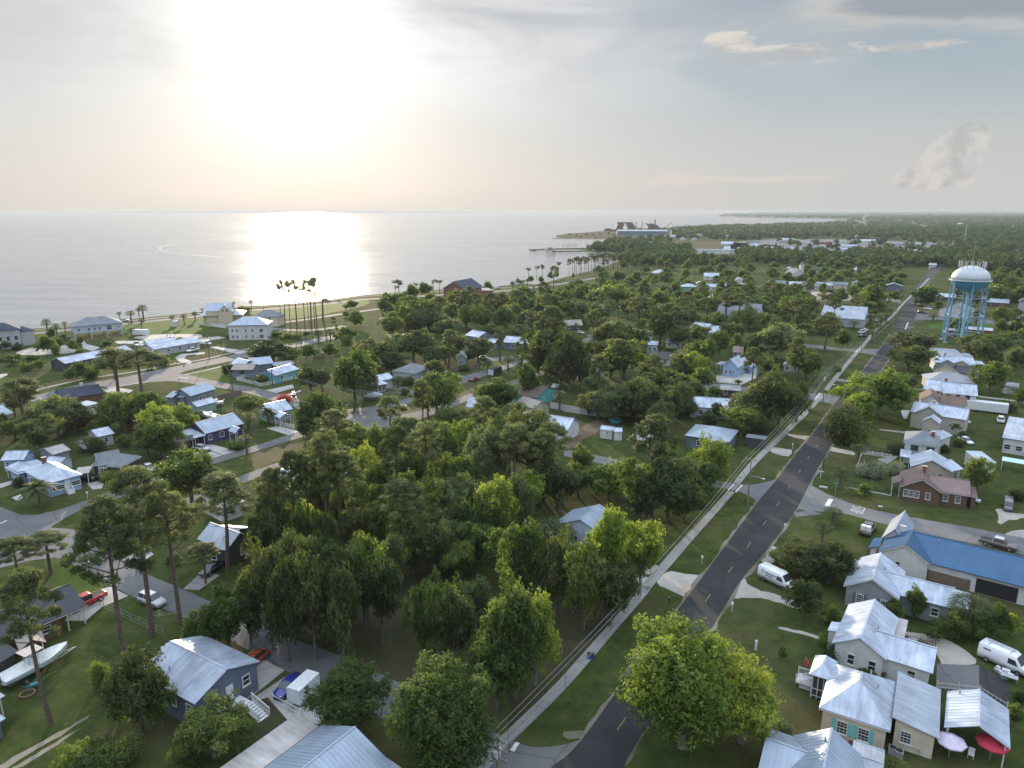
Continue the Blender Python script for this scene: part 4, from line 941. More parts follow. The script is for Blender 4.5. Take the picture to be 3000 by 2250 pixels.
# ---- middle and left
house('grey_blue_house', 'grey blue house with a wide silver metal roof behind the bright green tree', 'the grey blue wide roofed house',
    [W('g', (350, 994), (835, 1120), (520, 860), 3.4, 2.3, 'gy', S_PALE, ROOFB, win=[('f', .75, .9, 1.2), ('f', .4, .9, 1.2)], ribs=.8),
     W('g', (690, 1064), (835, 1102), 3.0, 3.2, 1.3, 'gy', S_PALE, ROOFB, win=[], ribs=.8, side='near', ov=.2)], extras=[('vent', 0, .38, .75), ('vent', 0, .75, .5)])
house('hidden_house', 'white metal roofed house mostly hidden below the bright yellow green tree', 'the hidden white roofed house',
    [W('g', (530, 1390), (760, 1470), 10, 3.2, 2, 'gy', S_PALE, ROOFW, win=[])])
r1, i1, M1 = house('blue_grey_house', 'blue grey raised house with a silver gabled roof and white stair deck', 'the blue grey raised house',
    [W('a', (1180, 800), (1680, 1072), 9.2, 4.0, 1.7, 'gx', siding('blue_grey_siding', (.13, .16, .22)), ROOFW, ribs=.5, ov=.35,
       win=[('r', .27, 1.1, 1.4, 2.5), ('r', .80, 1.1, 1.4, 2.5), ('f', .88, 1.2, 1.2, 2.5), ('f', .6, .9, 1.2, 2.5)])],
    extras=[('vent', 0, .35, .2)])
L, D, M, a = i1[0]
add_door(r1, M @ Vector((L - .35, D * .52, 1.15)), R(90), WHITE)
dk = MB(); dk.slab([M @ Vector(q) for q in ((L - .3, D * .30, 1.1), (L + 1.7, D * .30, 1.1), (L + 1.7, D * .66, 1.1), (L - .3, D * .66, 1.1))], .14)
rail_run(dk, M @ Vector((L - .2, D * .3, 1.1)), M @ Vector((L + 1.65, D * .3, 1.1))); rail_run(dk, M @ Vector((L + 1.65, D * .3, 1.1)), M @ Vector((L + 1.65, D * .5, 1.1)))
for q in ((L + 1.6, D * .32), (L + 1.6, D * .64)): v = M @ Vector((*q, .5)); dk.box(tuple(v), (.12, .12, 1.0))
dk.build('deck', WHITE, r1)
rr = MB(); rr.bar(M @ Vector((L + 1.7, D * .66, 1.0)), M @ Vector((L + 4.5, D * .66, .0)), .25, .1); rail_run(rr, M @ Vector((L + 1.7, D * .52, 1.1)), M @ Vector((L + 4.6, D * .52, .25))); rail_run(rr, M @ Vector((L + 1.7, D * .68, 1.1)), M @ Vector((L + 4.6, D * .68, .25)))
for k in range(7):
    rr.slab([M @ Vector((L + 1.75 + .4 * k + dx, D * yy, 1.0 - .14 * k)) for dx, yy in ((0, .52), (.38, .52), (.38, .68), (0, .68))], .06)
rr.build('stair', WHITE, r1)
house('metal_roofed_house', 'house with a pale blue ribbed roof and flat carport at the bottom edge centre', 'the ribbed roof at bottom centre',
    [W('b', (-350, 1940), (575, 1243), 10.5, 3.0, 2.1, 'gx', S_WHITE, ROOFB, ribs=.5, side='near', win=[]),
     W('b', (-280, 1880), (530, 1252), 3.7, 2.6, .15, 'flat', None, ROOFRUST, open=True, ov=.2),
     W('b', (600, 1720), (905, 1418), 5.2, 2.9, .5, 'shedn', S_WHITE, ROOFS, side='near', win=[])])
house('dark_roofed_brick_house', 'brown brick house with charcoal roof and open carport on white posts', 'the brick house with red pickup',
    [W('a', (-150, 600), (560, 295), 9.0, 2.9, 2.0, 'gx', BRICKD, ROOFD, win=[('f', .78, 1.2, 1.1), ('f', .5, 1.2, 1.1)], trim=True),
     W('a', (560, 297), (752, 216), 9.0, 2.9, 2.0, 'gx', None, ROOFD, open=True, trim=True)])
house('boat_shelter', 'low tan roofed shelter with dark wing where the boat is parked', None,
    [W('a', (165, 612), (400, 532), 6.5, 2.7, 1.0, 'gy', None, ROOFT, open=True),
     W('a', (-60, 745), (165, 612), 8, 2.8, 1.2, 'gx', S_DK, ROOFD, win=[])], cat='shelter')
house('corner_shed', 'shed with a pale ribbed roof cut off by the left edge of the photo', None,
    [W('a', (-120, 1090), (45, 995), 4, 2.6, .5, 'shedn', None, ROOFS, open=True)], cat='shed')
house('corner_shed', 'low blue white shed roof at the left edge, beside the dirt track', None,
    [W('a', (-120, 1300), (50, 1190), 5, 2.4, .7, 'gx', S_SLATE, ROOFW, win=[])], cat='shed')
r4, i4, M4 = house('light_blue_cottage', 'light blue cottage with a white metal roof and white front steps', 'the light blue cottage',
    [W('e', (410, 642), (714, 560), 12.5, 3.2, 2.0, 'hipy', S_BLUE, ROOFW, ribs=0, inset=3.2, win=[('f', .12, .7, 1.0), ('f', .32, 1.8, 1.0), ('f', .8, 2.2, 1.0), ('l', .2), ('l', .6)]),
     W('e', (150, 540), (300, 500), 6, 2.8, 1.0, 'hipy', S_BLUE, ROOFW, win=[('l', .5), ('f', .5)]),
     W('e', (36, 498), (160, 556), 6.5, 2.6, .1, 'flat', None, ROOFW, open=True)],
    extras=[('chimney', 0, .45, .72)])
L, D, M, a = i4[0]; stair(r4, M, L * .56, .4, 0, -1, 1.3, .9, 5); add_door(r4, M @ Vector((L * .56, .4, .9)), 0)
house('carport', 'carport with a flat rusty roof over the black car at the light blue cottage', None, [W('e', (640, 560), (770, 545), 4.6, 2.5, .1, 'flat', None, ROOFRUST, open=True)], cat='carport')
house('white_cottage', 'white cottage with dark grey hipped roof, black shutters and screened porch', 'the dark roofed white cottage',
    [W('e', (846, 490), (1060, 448), (700, 452), 3.2, 2.1, 'gx', S_WHITE, ROOFG, win=[('f', .32, 1.5, 1.3), ('l', .35), ('l', .75)], shut=SHUT_DK, ov=.35),
     W('e', (1045, 492), (1225, 402), 7.5, 3.0, 1.9, 'hip', SCREEN, ROOFG, win=[], trim=True)])
house('garage', 'grey garage with a pale weathered gabled roof above the white cottage', 'the pale grey garage',
    [W('x', (1580, 1275), (1860, 1212), (1370, 1190), 2.9, 1.1, 'gx', S_LG, ROOFW, win=[('f', .5)])], cat='garage')
house('garage', 'open fronted garage with a stained white metal roof between dark oaks', 'the stained roof garage',
    [W('x', (850, 1560), (1150, 1478), (655, 1468), 2.9, .9, 'gx', siding('garage_siding', (.25, .27, .30)), ROOFRUST, win=[])], cat='garage')
house('garden_shed', 'pale round roofed shed behind the chimney of the light blue cottage', None, [W('e', (375, 450), (520, 462), 3.4, 2.3, .7, 'gx', S_PALE, ROOFW, win=[], ov=.15)], cat='shed')
house('small_blue_house', 'small pale blue outbuilding at the left edge above the light blue cottage', 'the small pale blue outbuilding',
    [W('e', (0, 440), (205, 432), 5.5, 2.8, 1.3, 'gx', S_BLUE, ROOFW, win=[('f', .2, .8, 1.0), ('f', .82, .8, 1.0)])])
r2, i2, M2 = house('purple_house', 'dark purple house with a long silver roof and white porch posts', 'the dark purple house',
    [W('s', (1112, 1222), (1745, 1056), 9, 3.0, 2.2, 'gx', S_PURPLE, ROOFB, win=[('f', .1), ('f', .42, 1.3, 1.3), ('f', .72), ('f', .8)], ov=.4),
     W('s', (1482, 1172), (1632, 1132), 3.2, 3.0, 1.0, 'gy', None, ROOFB, open=True, side='near', ov=.25),
     W('s', (935, 1292), (1112, 1236), 7, 2.8, .5, 'shedn', None, ROOFW, open=True)])
L, D, M, a = i2[1]; stair(r2, M, L * .5, .2, 0, -1, 1.2, .6, 4)
house('carport', 'carport with dark tilted roof left of the dark purple house', None, [W('s', (600, 1370), (940, 1315), 4.5, 2.5, .6, 'gx', None, ROOFD, open=True)], cat='carport')
house('grey_house', 'slate grey house with a blue grey metal roof beside the curved street', 'the slate grey house',
    [W('s', (872, 612), (1288, 492), 7.5, 3.3, 1.8, 'gx', siding('slate_grey_siding', (.19, .21, .25)), ROOFB, win=[('f', .38), ('f', .55), ('f', .82)]),
     W('s', (650, 622), (760, 632), 6, 2.8, .5, 'shedn', MATS['slate_grey_siding'], ROOFB, win=[]),
     W('s', (460, 622), (560, 640), 6, 2.8, 1.1, 'gx', MATS['slate_grey_siding'], ROOFW, win=[])], extras=[('vent', 0, .3, .6)])
house('storage_shed', 'long low shed with a white roof beside the slate grey house', None,
    [W('s', (980, 786), (1302, 702), 4.4, 2.6, 1.0, 'gx', S_GREEN, ROOFW, win=[('f', .2, .7, .9)], ov=.25)], cat='shed')
r3, i3, M3 = house('turquoise_house', 'turquoise house with a white roof behind a white picket fence', 'the turquoise house',
    [W('j', (950, 1034), (1205, 962), 7.5, 3.0, 1.6, 'gx', S_TEAL, ROOFW, win=[('f', .25, 1.4, 1.3), ('f', .62), ('f', .85)], ribs=.9),
     W('j', (800, 1018), (950, 1034), 5, 2.9, 1.0, 'gy', S_TEAL, ROOFW, win=[])])
house('beach_cottage', 'low grey house with crossed pale roofs behind two round dark shrubs', 'the grey house with crossed roofs',
    [W('j', (700, 972), (785, 925), 8, 3.1, 1.4, 'gy', S_SLATE, ROOFT, win=[]),
     W('j', (690, 925), (930, 898), 9, 3.2, 1.9, 'gx', S_SLATE, ROOFB, win=[('f', .8)]),
     W('j', (450, 905), (580, 935), 7, 3.2, 1.6, 'gx', S_SLATE, ROOFW, win=[('f', .3), ('f', .7)])])
house('carport', 'carport with pale flat roof right behind the turquoise house', None, [W('j', (940, 930), (1160, 900), 5, 2.7, .3, 'shedn', None, ROOFS, open=True)], cat='carport')
r7, i7, M7 = house('green_cottage', 'pale green cottage with a white metal roof behind a short picket fence', 'the pale green cottage',
    [W('j', (905, 1446), (1140, 1392), 8, 3.1, 2.0, 'gx', S_GREEN, ROOFW, win=[('f', .2), ('f', .72), ('f', .84)], ribs=.9),
     W('j', (930, 1470), (1050, 1440), 3, 2.9, .9, 'gy', None, ROOFW, open=True, side='near', ov=.2)])
# beach side
house('beach_villa', 'large grey villa with navy roof and open porches at the left edge', 'the large grey villa',
    [W('i', (-150, 560), (225, 530), 11, 8.2, 2.6, 'hip', S_LG, ROOFN, win=[('f', .35, 1.4, 2.0), ('f', .6, 1.4, 2.0), ('f', .85, 1.4, 2.0)], ov=.5),
     W('i', (215, 560), (378, 538), 8, 6.5, 1.8, 'hip', S_LG, ROOFN, win=[('f', .3, 1.0, .5, 5.3), ('f', .75, 1.0, .5, 5.3)])])
house('stilt_house', 'blue grey house raised on square stilts with a hipped slate roof', 'the house on stilts',
    [W('i', (780, 508), (1332, 462), 13, 6.4, 3.0, 'hip', S_PALE, ROOFG, base=3.0, win=[('f', .1), ('f', .3), ('f', .42), ('f', .52), ('f', .72, 2.2, 2.0), ('f', .92, 1.4, .6), ('l', .5)], ov=.5)])
house('yellow_beach_house', 'tall yellow beach house with wrapping porch and blue grey gables', 'the tall yellow beach house',
    [W('j', (190, 340), (470, 332), 10, 7.9, 3.6, 'gx', S_YELLOW, ROOFB, win=[('f', .65, .9, 1.2, 7.0)], ov=.2),
     W('j', (320, 350), (480, 344), 8, 7.7, 3.6, 'gy', S_YELLOW, ROOFB, win=[('f', .35, .9, 1.5, 8.3), ('f', .65, .9, 1.5, 8.3)], ov=.3),
     W('j', (112, 392), (598, 372), 17, 5.6, 1.8, 'hip', S_YELLOW, ROOFB, inset=4, win=[('f', .25, 1.2, 2), ('f', .45, 1.2, 2), ('f', .6, 1.2, 2), ('f', .8, 1.2, 2)], ov=2.0)])
house('white_beach_house', 'white two storey beach house with a broad blue grey hipped roof', 'the white two storey beach house',
    [W('j', (415, 492), (862, 486), 12, 7.0, 3.0, 'hip', S_WHITE, ROOFB, win=[('f', .1, .9, 1.3), ('f', .22, .9, 1.3), ('f', .45, .9, 1.3), ('f', .62, .9, 1.3), ('f', .85, 1.8, 1.6)], ov=.6)])
house('tan_beach_house', 'tan garage house with grey hipped roof behind the white beach house', None,
    [W('j', (690, 398), (968, 402), 10, 5, 3, 'hip', S_CREAM, ROOFG, win=[('f', .7)])])
house('storage_container', 'small white hut on the open beachfront lawn', None, [W('i', (1846, 452), (1912, 450), 4, 2.6, .3, 'shedn', S_WHITE, ROOFW, win=[], ov=.1)], cat='hut')
house('ranch_house', 'long low grey ranch house with a white roof facing the wide street', 'the long grey ranch house',
    [W('i', (1660, 752), (2168, 668), 10, 3.0, 1.6, 'gx', S_LG, ROOFW, win=[('f', .3, 1.5, 1.2), ('f', .55, 1.5, 1.2), ('f', .75), ('f', .9)]),
     W('i', (1590, 694), (1900, 660), 8, 3.0, 1.0, 'gx', S_LG, ROOFW, win=[])])
house('dark_walled_house', 'charcoal walled house with a long white roof half hidden by pines', 'the charcoal walled house',
    [W('i', (700, 905), (1440, 760), 9, 3.0, 1.7, 'gx', S_DK, ROOFW, win=[('f', .3), ('f', .5), ('f', .8)]),
     W('i', (560, 880), (700, 905), 8, 2.9, 1.4, 'gy', S_DK, ROOFW, win=[])])
house('navy_roofed_house', 'house with black navy roof, white chimney and white porch roofs', 'the navy roofed house',
    [W('i', (640, 1290), (1110, 1225), 10, 3.0, 2.0, 'gx', BRICKD, ROOFN, win=[]),
     W('i', (780, 1340), (940, 1302), 6, 3.0, .5, 'flat', S_WHITE, ROOFW, side='near', win=[('f', .5, 1.8, 1.4)], ov=.3),
     W('i', (1060, 1348), (1180, 1300), 5, 2.9, .8, 'gx', BRICKD, ROOFW, side='near', win=[])], extras=[('chimney', 0, .6, .6, WHITE)])
house('long_shed', 'strip of white blue roof among trees below the navy roofed house', None, [W('i', (905, 1490), (1090, 1425), 5, 2.8, .8, 'gx', BRICKD, ROOFW, win=[])], cat='shed')
house('brick_cottage', 'brown brick cottage with white roof beside the leaning sheds', 'the brown brick cottage',
    [W('i', (1440, 1530), (1640, 1480), 8, 3.0, 2.0, 'gx', BRICKD, ROOFW, win=[]),
     W('s', (270, 940), (490, 895), 6, 2.8, .8, 'gx', None, ROOFW, open=True)])
house('left_edge_house', 'grey house with white metal roof behind the left edge pine', None,
    [W('x', (-60, 960), (220, 880), 8, 4, 2, 'gx', S_LG, ROOFW, win=[('f', .5)])])
# centre band
house('brick_church', 'red brick church with white gable trim and blue grey roof by the bay', 'the red brick church',
    [W('k', (722, 92), (975, 105), 24, 9.0, 5.0, 'gy', BRICK, ROOFN, win=[], trim=True, ov=.6),
     W('k', (985, 120), (1275, 112), 16, 6.5, .2, 'flat', BRICK, ROOFG, win=[], ov=.1)], cat='church')
house('grey_gabled_house', 'blue grey gabled house seen over a round oak', 'the blue grey gabled house',
    [W('k', (1110, 622), (1285, 592), 9, 3.4, 1.8, 'gy', S_SLATE, ROOFW, win=[('f', .5, .6, .6, 4.0)]), ])
house('long_grey_house', 'low slate blue house with white roofs beside the tall shaggy palm', 'the low slate blue house',
    [W('k', (1372, 672), (1640, 690), 9, 3.2, 2.0, 'gx', S_SLATE, ROOFW, win=[('f', .42, 1.4, 1.3), ('f', .75)]),
     W('k', (1225, 692), (1372, 662), 7, 3.0, 1.2, 'gx', S_SLATE, ROOFW, win=[('f', .5)])])
house('tiny_house', 'small seafoam cottage with white porch between dark trees', 'the small seafoam cottage',
    [W('k', (870, 852), (985, 852), 7, 3.2, 1.9, 'gy', S_GREEN, roofmat('seafoam_roof', (.33, .42, .42)), win=[('f', .4)])])
house('charcoal_hipped_house', 'grey house with a broad charcoal hipped roof and white fascia', 'the broad charcoal roofed house',
    [W('k', (228, 985), (420, 1010), 9, 3.1, 2.0, 'hip', S_LG, ROOFG, win=[('f', .3), ('f', .6, 1.5, 1.2)], trim=True),
     W('k', (400, 1008), (605, 945), 9, 3.1, 2.0, 'hip', S_PALE, ROOFG, win=[('f', .3)], trim=True)])
house('white_porch_house', 'white house with a glazed porch beside the covered boat', 'the white house with glazed porch',
    [W('j', (2000, 1150), (2160, 1120), 5, 3.0, .6, 'shedn', SCREEN, ROOFW, win=[('f', .2, 1.2, 1.6), ('f', .5, 1.2, 1.6), ('f', .8, 1.2, 1.6)]),
     W('k', (-60, 1110), (175, 1055), 6, 3.2, 1.4, 'gx', S_WHITE, ROOFW, win=[])])
house('white_roofed_house', 'white roofed house peeking left of the wide spreading oak', 'the white roof left of the oak',
    [W('k', (970, 1372), (1210, 1385), 8, 3.1, 1.8, 'gx', S_LG, ROOFW, win=[]),
     W('k', (1500, 1330), (1700, 1390), 7, 3.1, 1.5, 'gx', S_TAN, ROOFT, win=[]),
     W('k', (1692, 1392), (1795, 1350), 4, 2.8, .5, 'shedn', S_WHITE, ROOFW, win=[])])
house('turquoise_cottage', 'green turquoise cottage with a brown shingle gable', 'the turquoise brown roofed cottage',
    [W('k', (1745, 1275), (1985, 1180), 9, 3.0, 2.2, 'gy', S_AQUA, roofmat('warm_brown_roof', (.13, .10, .085), 'shingle', .2), win=[('f', .3), ('f', .8)])])
house('long_white_outbuilding', 'long white gabled outbuilding with a bright metal roof on bare soil', 'the long white outbuilding',
    [W('g', (40, 118), (478, 185), 9, 3.4, 2.2, 'gx', S_WHITE, ROOFW, win=[('r', .5, .5, 1.6)])], cat='building')
for lbl, p0, p1, hh in (('larger white storage shed with round window beside the lawn', (756, 168), (868, 182), 2.5), ('smaller white storage shed without window beside the lawn', (878, 190), (955, 192), 2.4)):
    house('storage_shed', lbl, None, [W('g', p0, p1, 3.4, hh, .6, 'gx', S_WHITE, ROOFW, win=[('f', .62, .5, .7)] if hh > 2.45 else [], ov=.12, doors=[('f', .35)])], cat='shed')
house('blue_roofed_bungalow', 'dark blue bungalow with a wide pale blue roof above the twin pines', 'the wide pale blue roof',
    [W('g', (1490, 222), (1880, 280), 11, 3.2, 1.8, 'hip', S_SLATE, ROOFB, win=[('f', .3)]),
     W('g', (1690, 250), (1850, 262), 4, 3.2, 1.0, 'gy', S_SLATE, ROOFB, side='near', win=[]),
     W('g', (1080, 262), (1250, 268), 5, 2.6, .2, 'flat', None, ROOFRUST, open=True)])
house('black_shed', 'low black shed with a grey roof near the utility lines', None, [W('v', (695, 518), (1000, 560), 3, 2.6, .2, 'flat', S_DK, ROOFG, win=[], ov=.15)], cat='shed')
house('hidden_roof_house', 'white blue roofed house glimpsed through the central pines', None, [W('f', (780, 560), (1080, 500), 9, 3.2, 1.8, 'gx', S_PALE, ROOFW, win=[])])
house('hidden_roof_house', 'pale roofed house glimpsed behind the leftmost central pines', None, [W('f', (260, 640), (560, 560), 8, 3.2, 1.8, 'gx', S_PALE, ROOFW, win=[])])
house('dark_grey_house', 'dark grey house with a glinting metal roof behind the black sedan', 'the dark grey house by black sedan',
    [W('e', (1700, 1190), (1960, 1215), 9, 3.2, 1.9, 'gx', S_DK, ROOFS, win=[('f', .5)]),
     W('e', (1960, 1215), (2200, 1105), 8, 3.2, 2.0, 'gy', S_DK, ROOFS, win=[('f', .6)])])
house('pale_roofed_house', 'cream fascia of a flat pale roof right of the boulevard pines', None, [W('e', (1905, 860), (2120, 790), 7, 3.0, .4, 'shedn', S_WHITE, ROOFT, win=[])])
# ------------------------------------------------------------------ vehicles
def paint(name, col, rough=.28): return mat(name + '_car_paint', col, rough, var=.04, coat=.6)
def loft(mb, st, n=None):
    """stations (x, [(y,z)...]) all rings the same length, closed at both ends"""
    k = len(st[0][1]); b = len(mb.v)
    for x, ring in st: mb.v += [(x, y, z) for y, z in ring]
    for i in range(len(st) - 1):
        for j in range(k):
            j2 = (j + 1) % k; q = b + i * k
            mb.f.append((q + j, q + k + j, q + k + j2, q + j2)); mb.uv += [(0, 0)] * 4
    mb.f.append(tuple(b + j for j in range(k))); mb.uv += [(0, 0)] * k
    e = b + (len(st) - 1) * k; mb.f.append(tuple(e + j for j in range(k))[::-1]); mb.uv += [(0, 0)] * k
    return mb
def ring(hw0, hw1, hw2, z0, z1, z2): return [(-hw0, z0), (hw0, z0), (hw1, z1), (hw2 + .0, z2 - .05), (hw2 - .08, z2), (-hw2 + .08, z2), (-hw2, z2 - .05), (-hw1, z1)]
def add_wheels(root, xs, y, r=.34, w=.24):
    for x in xs:
        for s in (-1, 1):
            q = MB().tube([(x, s * (y - w), r), (x, s * y, r)], r, 16).build('wheel', TIRE, root)
            MB().tube([(x, s * (y - .02), r), (x, s * (y + .015), r)], r * .6, 10).build('rim', CHROME, q)
RED_L = mat('tail_light', (.35, .01, .01), .3); LAMP_M = mat('headlight_glass', (.7, .7, .7), .15)
def lights(root, xf, xr, y, zf, zr):
    for s in (-1, 1):
        MB().box((xf, s * y, zf), (.08, .32, .16)).build('headlight', LAMP_M, root)
        MB().box((xr, s * y, zr), (.08, .26, .18)).build('tail_light', RED_L, root)
def make_car(kind, pm, roofm=None, L=None):
    root = thing(kind, (0, 0, 0), 0, 'x', kind.replace('_', ' '))
    b = MB(); g = MB(); rf = MB()
    if kind in ('car', 'suv'):
        if kind == 'car': l, w, z1, z2, zr = 2.35, .91, .62, .92, 1.44
        else: l, w, z1, z2, zr = 2.3, .94, .72, 1.08, 1.78
        loft(b, [(-l, ring(w * .78, w * .86, w * .82, .30, z1, z2 - .10)), (-l * .93, ring(w * .9, w, w * .94, .24, z1, z2)), (-l * .4, ring(w * .92, w, w * .97, .22, z1, z2 + .02)),
                 (l * .35, ring(w * .92, w, w * .97, .22, z1, z2)), (l * .42, ring(w * .92, w, w * .95, .22, z1, z2 - .03)), (l * .90, ring(w * .88, w * .96, w * .86, .24, z1, z2 - .17)), (l, ring(w * .7, w * .84, w * .74, .30, z1 - .04, z2 - .27))])
        c0, c1, c2, c3 = ((-.80, -.45, .16, .50) if kind == 'car' else (-.93, -.84, .18, .46))
        loft(g, [(l * c0, ring(w * .9, w * .86, w * .80, z2 - .06, z2 - .02, z2 + .03)), (l * c1, ring(w * .9, w * .86, w * .70, z2 - .06, z2, zr - .03)), (l * c2, ring(w * .9, w * .86, w * .70, z2 - .06, z2, zr - .02)), (l * c3, ring(w * .88, w * .84, w * .78, z2 - .08, z2 - .04, z2))])
        loft(rf, [(l * c1 - .02, ring(w * .66, w * .68, w * .70, zr - .06, zr - .03, zr + .0)), (l * c1 + .2, ring(w * .68, w * .70, w * .71, zr - .06, zr - .03, zr + .03)), (l * c2 - .1, ring(w * .68, w * .70, w * .71, zr - .06, zr - .03, zr + .03)), (l * c2 + .05, ring(w * .66, w * .68, w * .70, zr - .06, zr - .04, zr))])
        b.build('body', pm, root, True); g.build('windows', GLASS, root); rf.build('roof', roofm or pm, root, True)
        pl = MB()
        for s in (-1, 1):
            pl.bar((l * (c1 + c2) / 2, s * w * .87, z2), (l * (c1 + c2) / 2, s * w * .715, zr - .02), .09, .04)
        pl.build('pillars', pm, root)
        add_wheels(root, (-l * .62, l * .62), w, .33 if kind == 'car' else .38); lights(root, l * .955, -l * .975, w * .62, z1 + .03, z1 + .12)
    elif kind == 'pickup':
        l, w, z1, z2, zr = 2.85, .98, .75, 1.10, 1.85
        loft(b, [(-l, ring(w * .9, w * .97, w * .95, .45, z1, z2)), (-.75, ring(w * .92, w, w * .97, .40, z1, z2)), (-.74, ring(w * .92, w, w * .97, .40, z1, z2)), (l * .45, ring(w * .92, w, w * .97, .35, z1, z2)), (l * .93, ring(w * .88, w * .97, w * .9, .35, z1, z2 - .08)), (l, ring(w * .8, w * .88, w * .8, .4, z1, z2 - .2))])
        b.build('body', pm, root, True)
        MB().box((-1.85, 0, z2 - .01 + .012), (1.75, w * 1.55, .03)).build('cargo_bed', DARK, root)
        loft(g, [(-.78, ring(w * .9, w * .88, w * .80, z2 - .05, z2, z2 + .05)), (-.62, ring(w * .9, w * .88, w * .74, z2 - .05, z2, zr - .03)), (.75, ring(w * .9, w * .88, w * .74, z2 - .05, z2, zr - .03)), (1.35, ring(w * .9, w * .86, w * .8, z2 - .06, z2 - .02, z2 + .02))]); g.build('windows', GLASS, root)
        loft(rf, [(-.65, ring(w * .70, w * .72, w * .74, zr - .07, zr - .04, zr)), (-.4, ring(w * .72, w * .74, w * .75, zr - .07, zr - .04, zr + .03)), (.6, ring(w * .72, w * .74, w * .75, zr - .07, zr - .04, zr + .03)), (.8, ring(w * .7, w * .72, w * .74, zr - .07, zr - .05, zr))]); rf.build('roof', roofm or pm, root, True)
        add_wheels(root, (-l * .62, l * .62), w, .40); lights(root, l * .96, -l * .99, w * .7, .85, .9)
    elif kind == 'van':
        l, w, zr = 2.95, 1.0, 2.45
        loft(b, [(-l, ring(w * .9, w, w * .88, .45, 1.1, zr - .15)), (-l * .95, ring(w * .92, w, w * .9, .40, 1.1, zr)), (.95, ring(w * .92, w, w * .9, .38, 1.1, zr)), (1.35, ring(w * .92, w, w * .88, .38, 1.1, zr - .18)),
                 (2.05, ring(w * .9, w * .98, w * .86, .38, 1.0, 1.36)), (l * .94, ring(w * .86, w * .95, w * .8, .4, .85, 1.12)), (l, ring(w * .75, w * .85, w * .7, .45, .75, .95))])
        b.build('body', pm, root, True)
        ws = MB(); ws.quad([(1.40, -.74, 2.24), (1.40, .74, 2.24), (2.07, .80, 1.42), (2.07, -.80, 1.42)][::-1]); ws.v = [(x + .03, y, z + .03) for x, y, z in ws.v]; ws.build('windscreen', GLASS, root)
        for s in (-1, 1):
            sw = MB(); sw.quad([(.55, s * (w * .985), 1.25), (1.75, s * (w * .975), 1.25), (1.35, s * (w * .93), 1.95), (.55, s * (w * .93), 1.95)][::s])
            sw.v = [(x, y * 1.012, z) for x, y, z in sw.v]; sw.build('window', GLASS, root)
        add_wheels(root, (-l * .62, l * .62), w, .37); lights(root, l * .955, -l * 1.0, w * .62, .92, 1.2)
    return root
VEH = []
_protos = {}
def put_car(kind, pm, t, p, q, label, phrase=None, group='vehicles parked round the town', cat=None, scale=1.0, roofm=None, rev=False):
    """vehicle centred at pixel p, nose pointing towards pixel q on the ground"""
    a, c = gp(P(t, *p), 0), gp(P(t, *q), 0); d = c - a; ang = math.atan2(d.y, d.x)
    key = (kind, pm.name, roofm.name if roofm else '')
    if key not in _protos:
        o = make_car(kind, pm, roofm); _protos[key] = o; o.location = (a.x, a.y, .03); o.rotation_euler = (0, 0, ang)
    else: o = dup(_protos[key], (a.x, a.y, .03), ang, label)
    o.scale = (scale, scale, scale)
    o['label'] = label; o['category'] = cat or {'suv': 'suv', 'car': 'car', 'pickup': 'pickup truck', 'van': 'van'}[kind]; o['group'] = group
    if phrase: LAND.append((phrase, Vector((a.x, a.y, 0))))
    return o
PW = paint('white', (.70, .72, .74)); PS = paint('silver', (.42, .44, .47), .3); PBK = paint('black', (.012, .012, .014), .2); PR = paint('red', (.42, .03, .02)); PO = paint('orange_brown', (.30, .06, .02))
PB = paint('deep_blue', (.015, .03, .20)); PG = paint('grey', (.12, .125, .13)); PMR = paint('maroon', (.22, .015, .03)); PTAN = paint('bronze_grey', (.10, .09, .08))
put_car('suv', PS, 'a', (1318, 205), (1430, 245), 'silver boxy off-roader parked on grass between two pine trunks', 'the silver off-roader', scale=1.0, roofm=PW)
put_car('pickup', PR, 'a', (745, 215), (640, 262), 'red pickup truck nosed under the open carport', 'the red pickup')
put_car('car', PO, 'b', (-22, 722), (-110, 790), 'orange brown car beside the blue grey raised house', 'the orange brown car')
put_car('car', PB, 'b', (285, 945), (190, 1035), 'deep blue sedan beside the white box trailer', 'the deep blue sedan')
put_car('van', PW, 'j', (195, 703), (245, 705), 'white passenger van at the end of the long ranch house', None, scale=.85)
v2 = put_car('van', PW, 'd', (2040, 745), (2150, 795), 'white work van with a roof ladder at the right edge', 'the white van with ladder')
v = put_car('van', PW, 'w', (610, 1135), (800, 1225), 'white work van with a round red emblem and dark lettering', 'the lettered work van')
# red ring emblem and rows of dark lettering on its side (too small to read in the photo)
mb = MB()
for k in range(24):
    t0, t1 = 2 * math.pi * k / 24, 2 * math.pi * (k + 1) / 24
    mb.quad([(-2.0 + r_ * math.cos(t_), -1.012 + .05 * (max(0, 1.75 + r_ * math.sin(t_) - 1.1)) * .085 / .05, 1.75 + r_ * math.sin(t_)) for r_, t_ in ((.16, t0), (.28, t0), (.28, t1), (.16, t1))])
mb.build('emblem', mat('emblem_red', (.45, .03, .03), .5), v)
mb = MB(); random.seed(3)
for row, (z, h, x0, x1) in enumerate(((1.70, .30, -1.55, .35), (1.32, .14, -1.4, -.2))):
    x = x0
    while x < x1:
        wv = h * .55; yy = -1.02 + (z - 1.1) * .085
        for sx in (0, wv * .62): mb.box((x + sx, yy, z), (.05, .02, h))
        mb.box((x + wv * .31, yy, z + random.choice((-1, 0, 1)) * h * .42), (wv * .62 - .052, .018, .05)); x += h * .85
mb.build('lettering', mat('dark_lettering', (.04, .04, .09), .6), v)
v = v2
lad = MB()
for s in (-1, 1): lad.bar((-2.3, s * .25 + .35, 2.62), (1.0, s * .25 + .35, 2.62), .06)
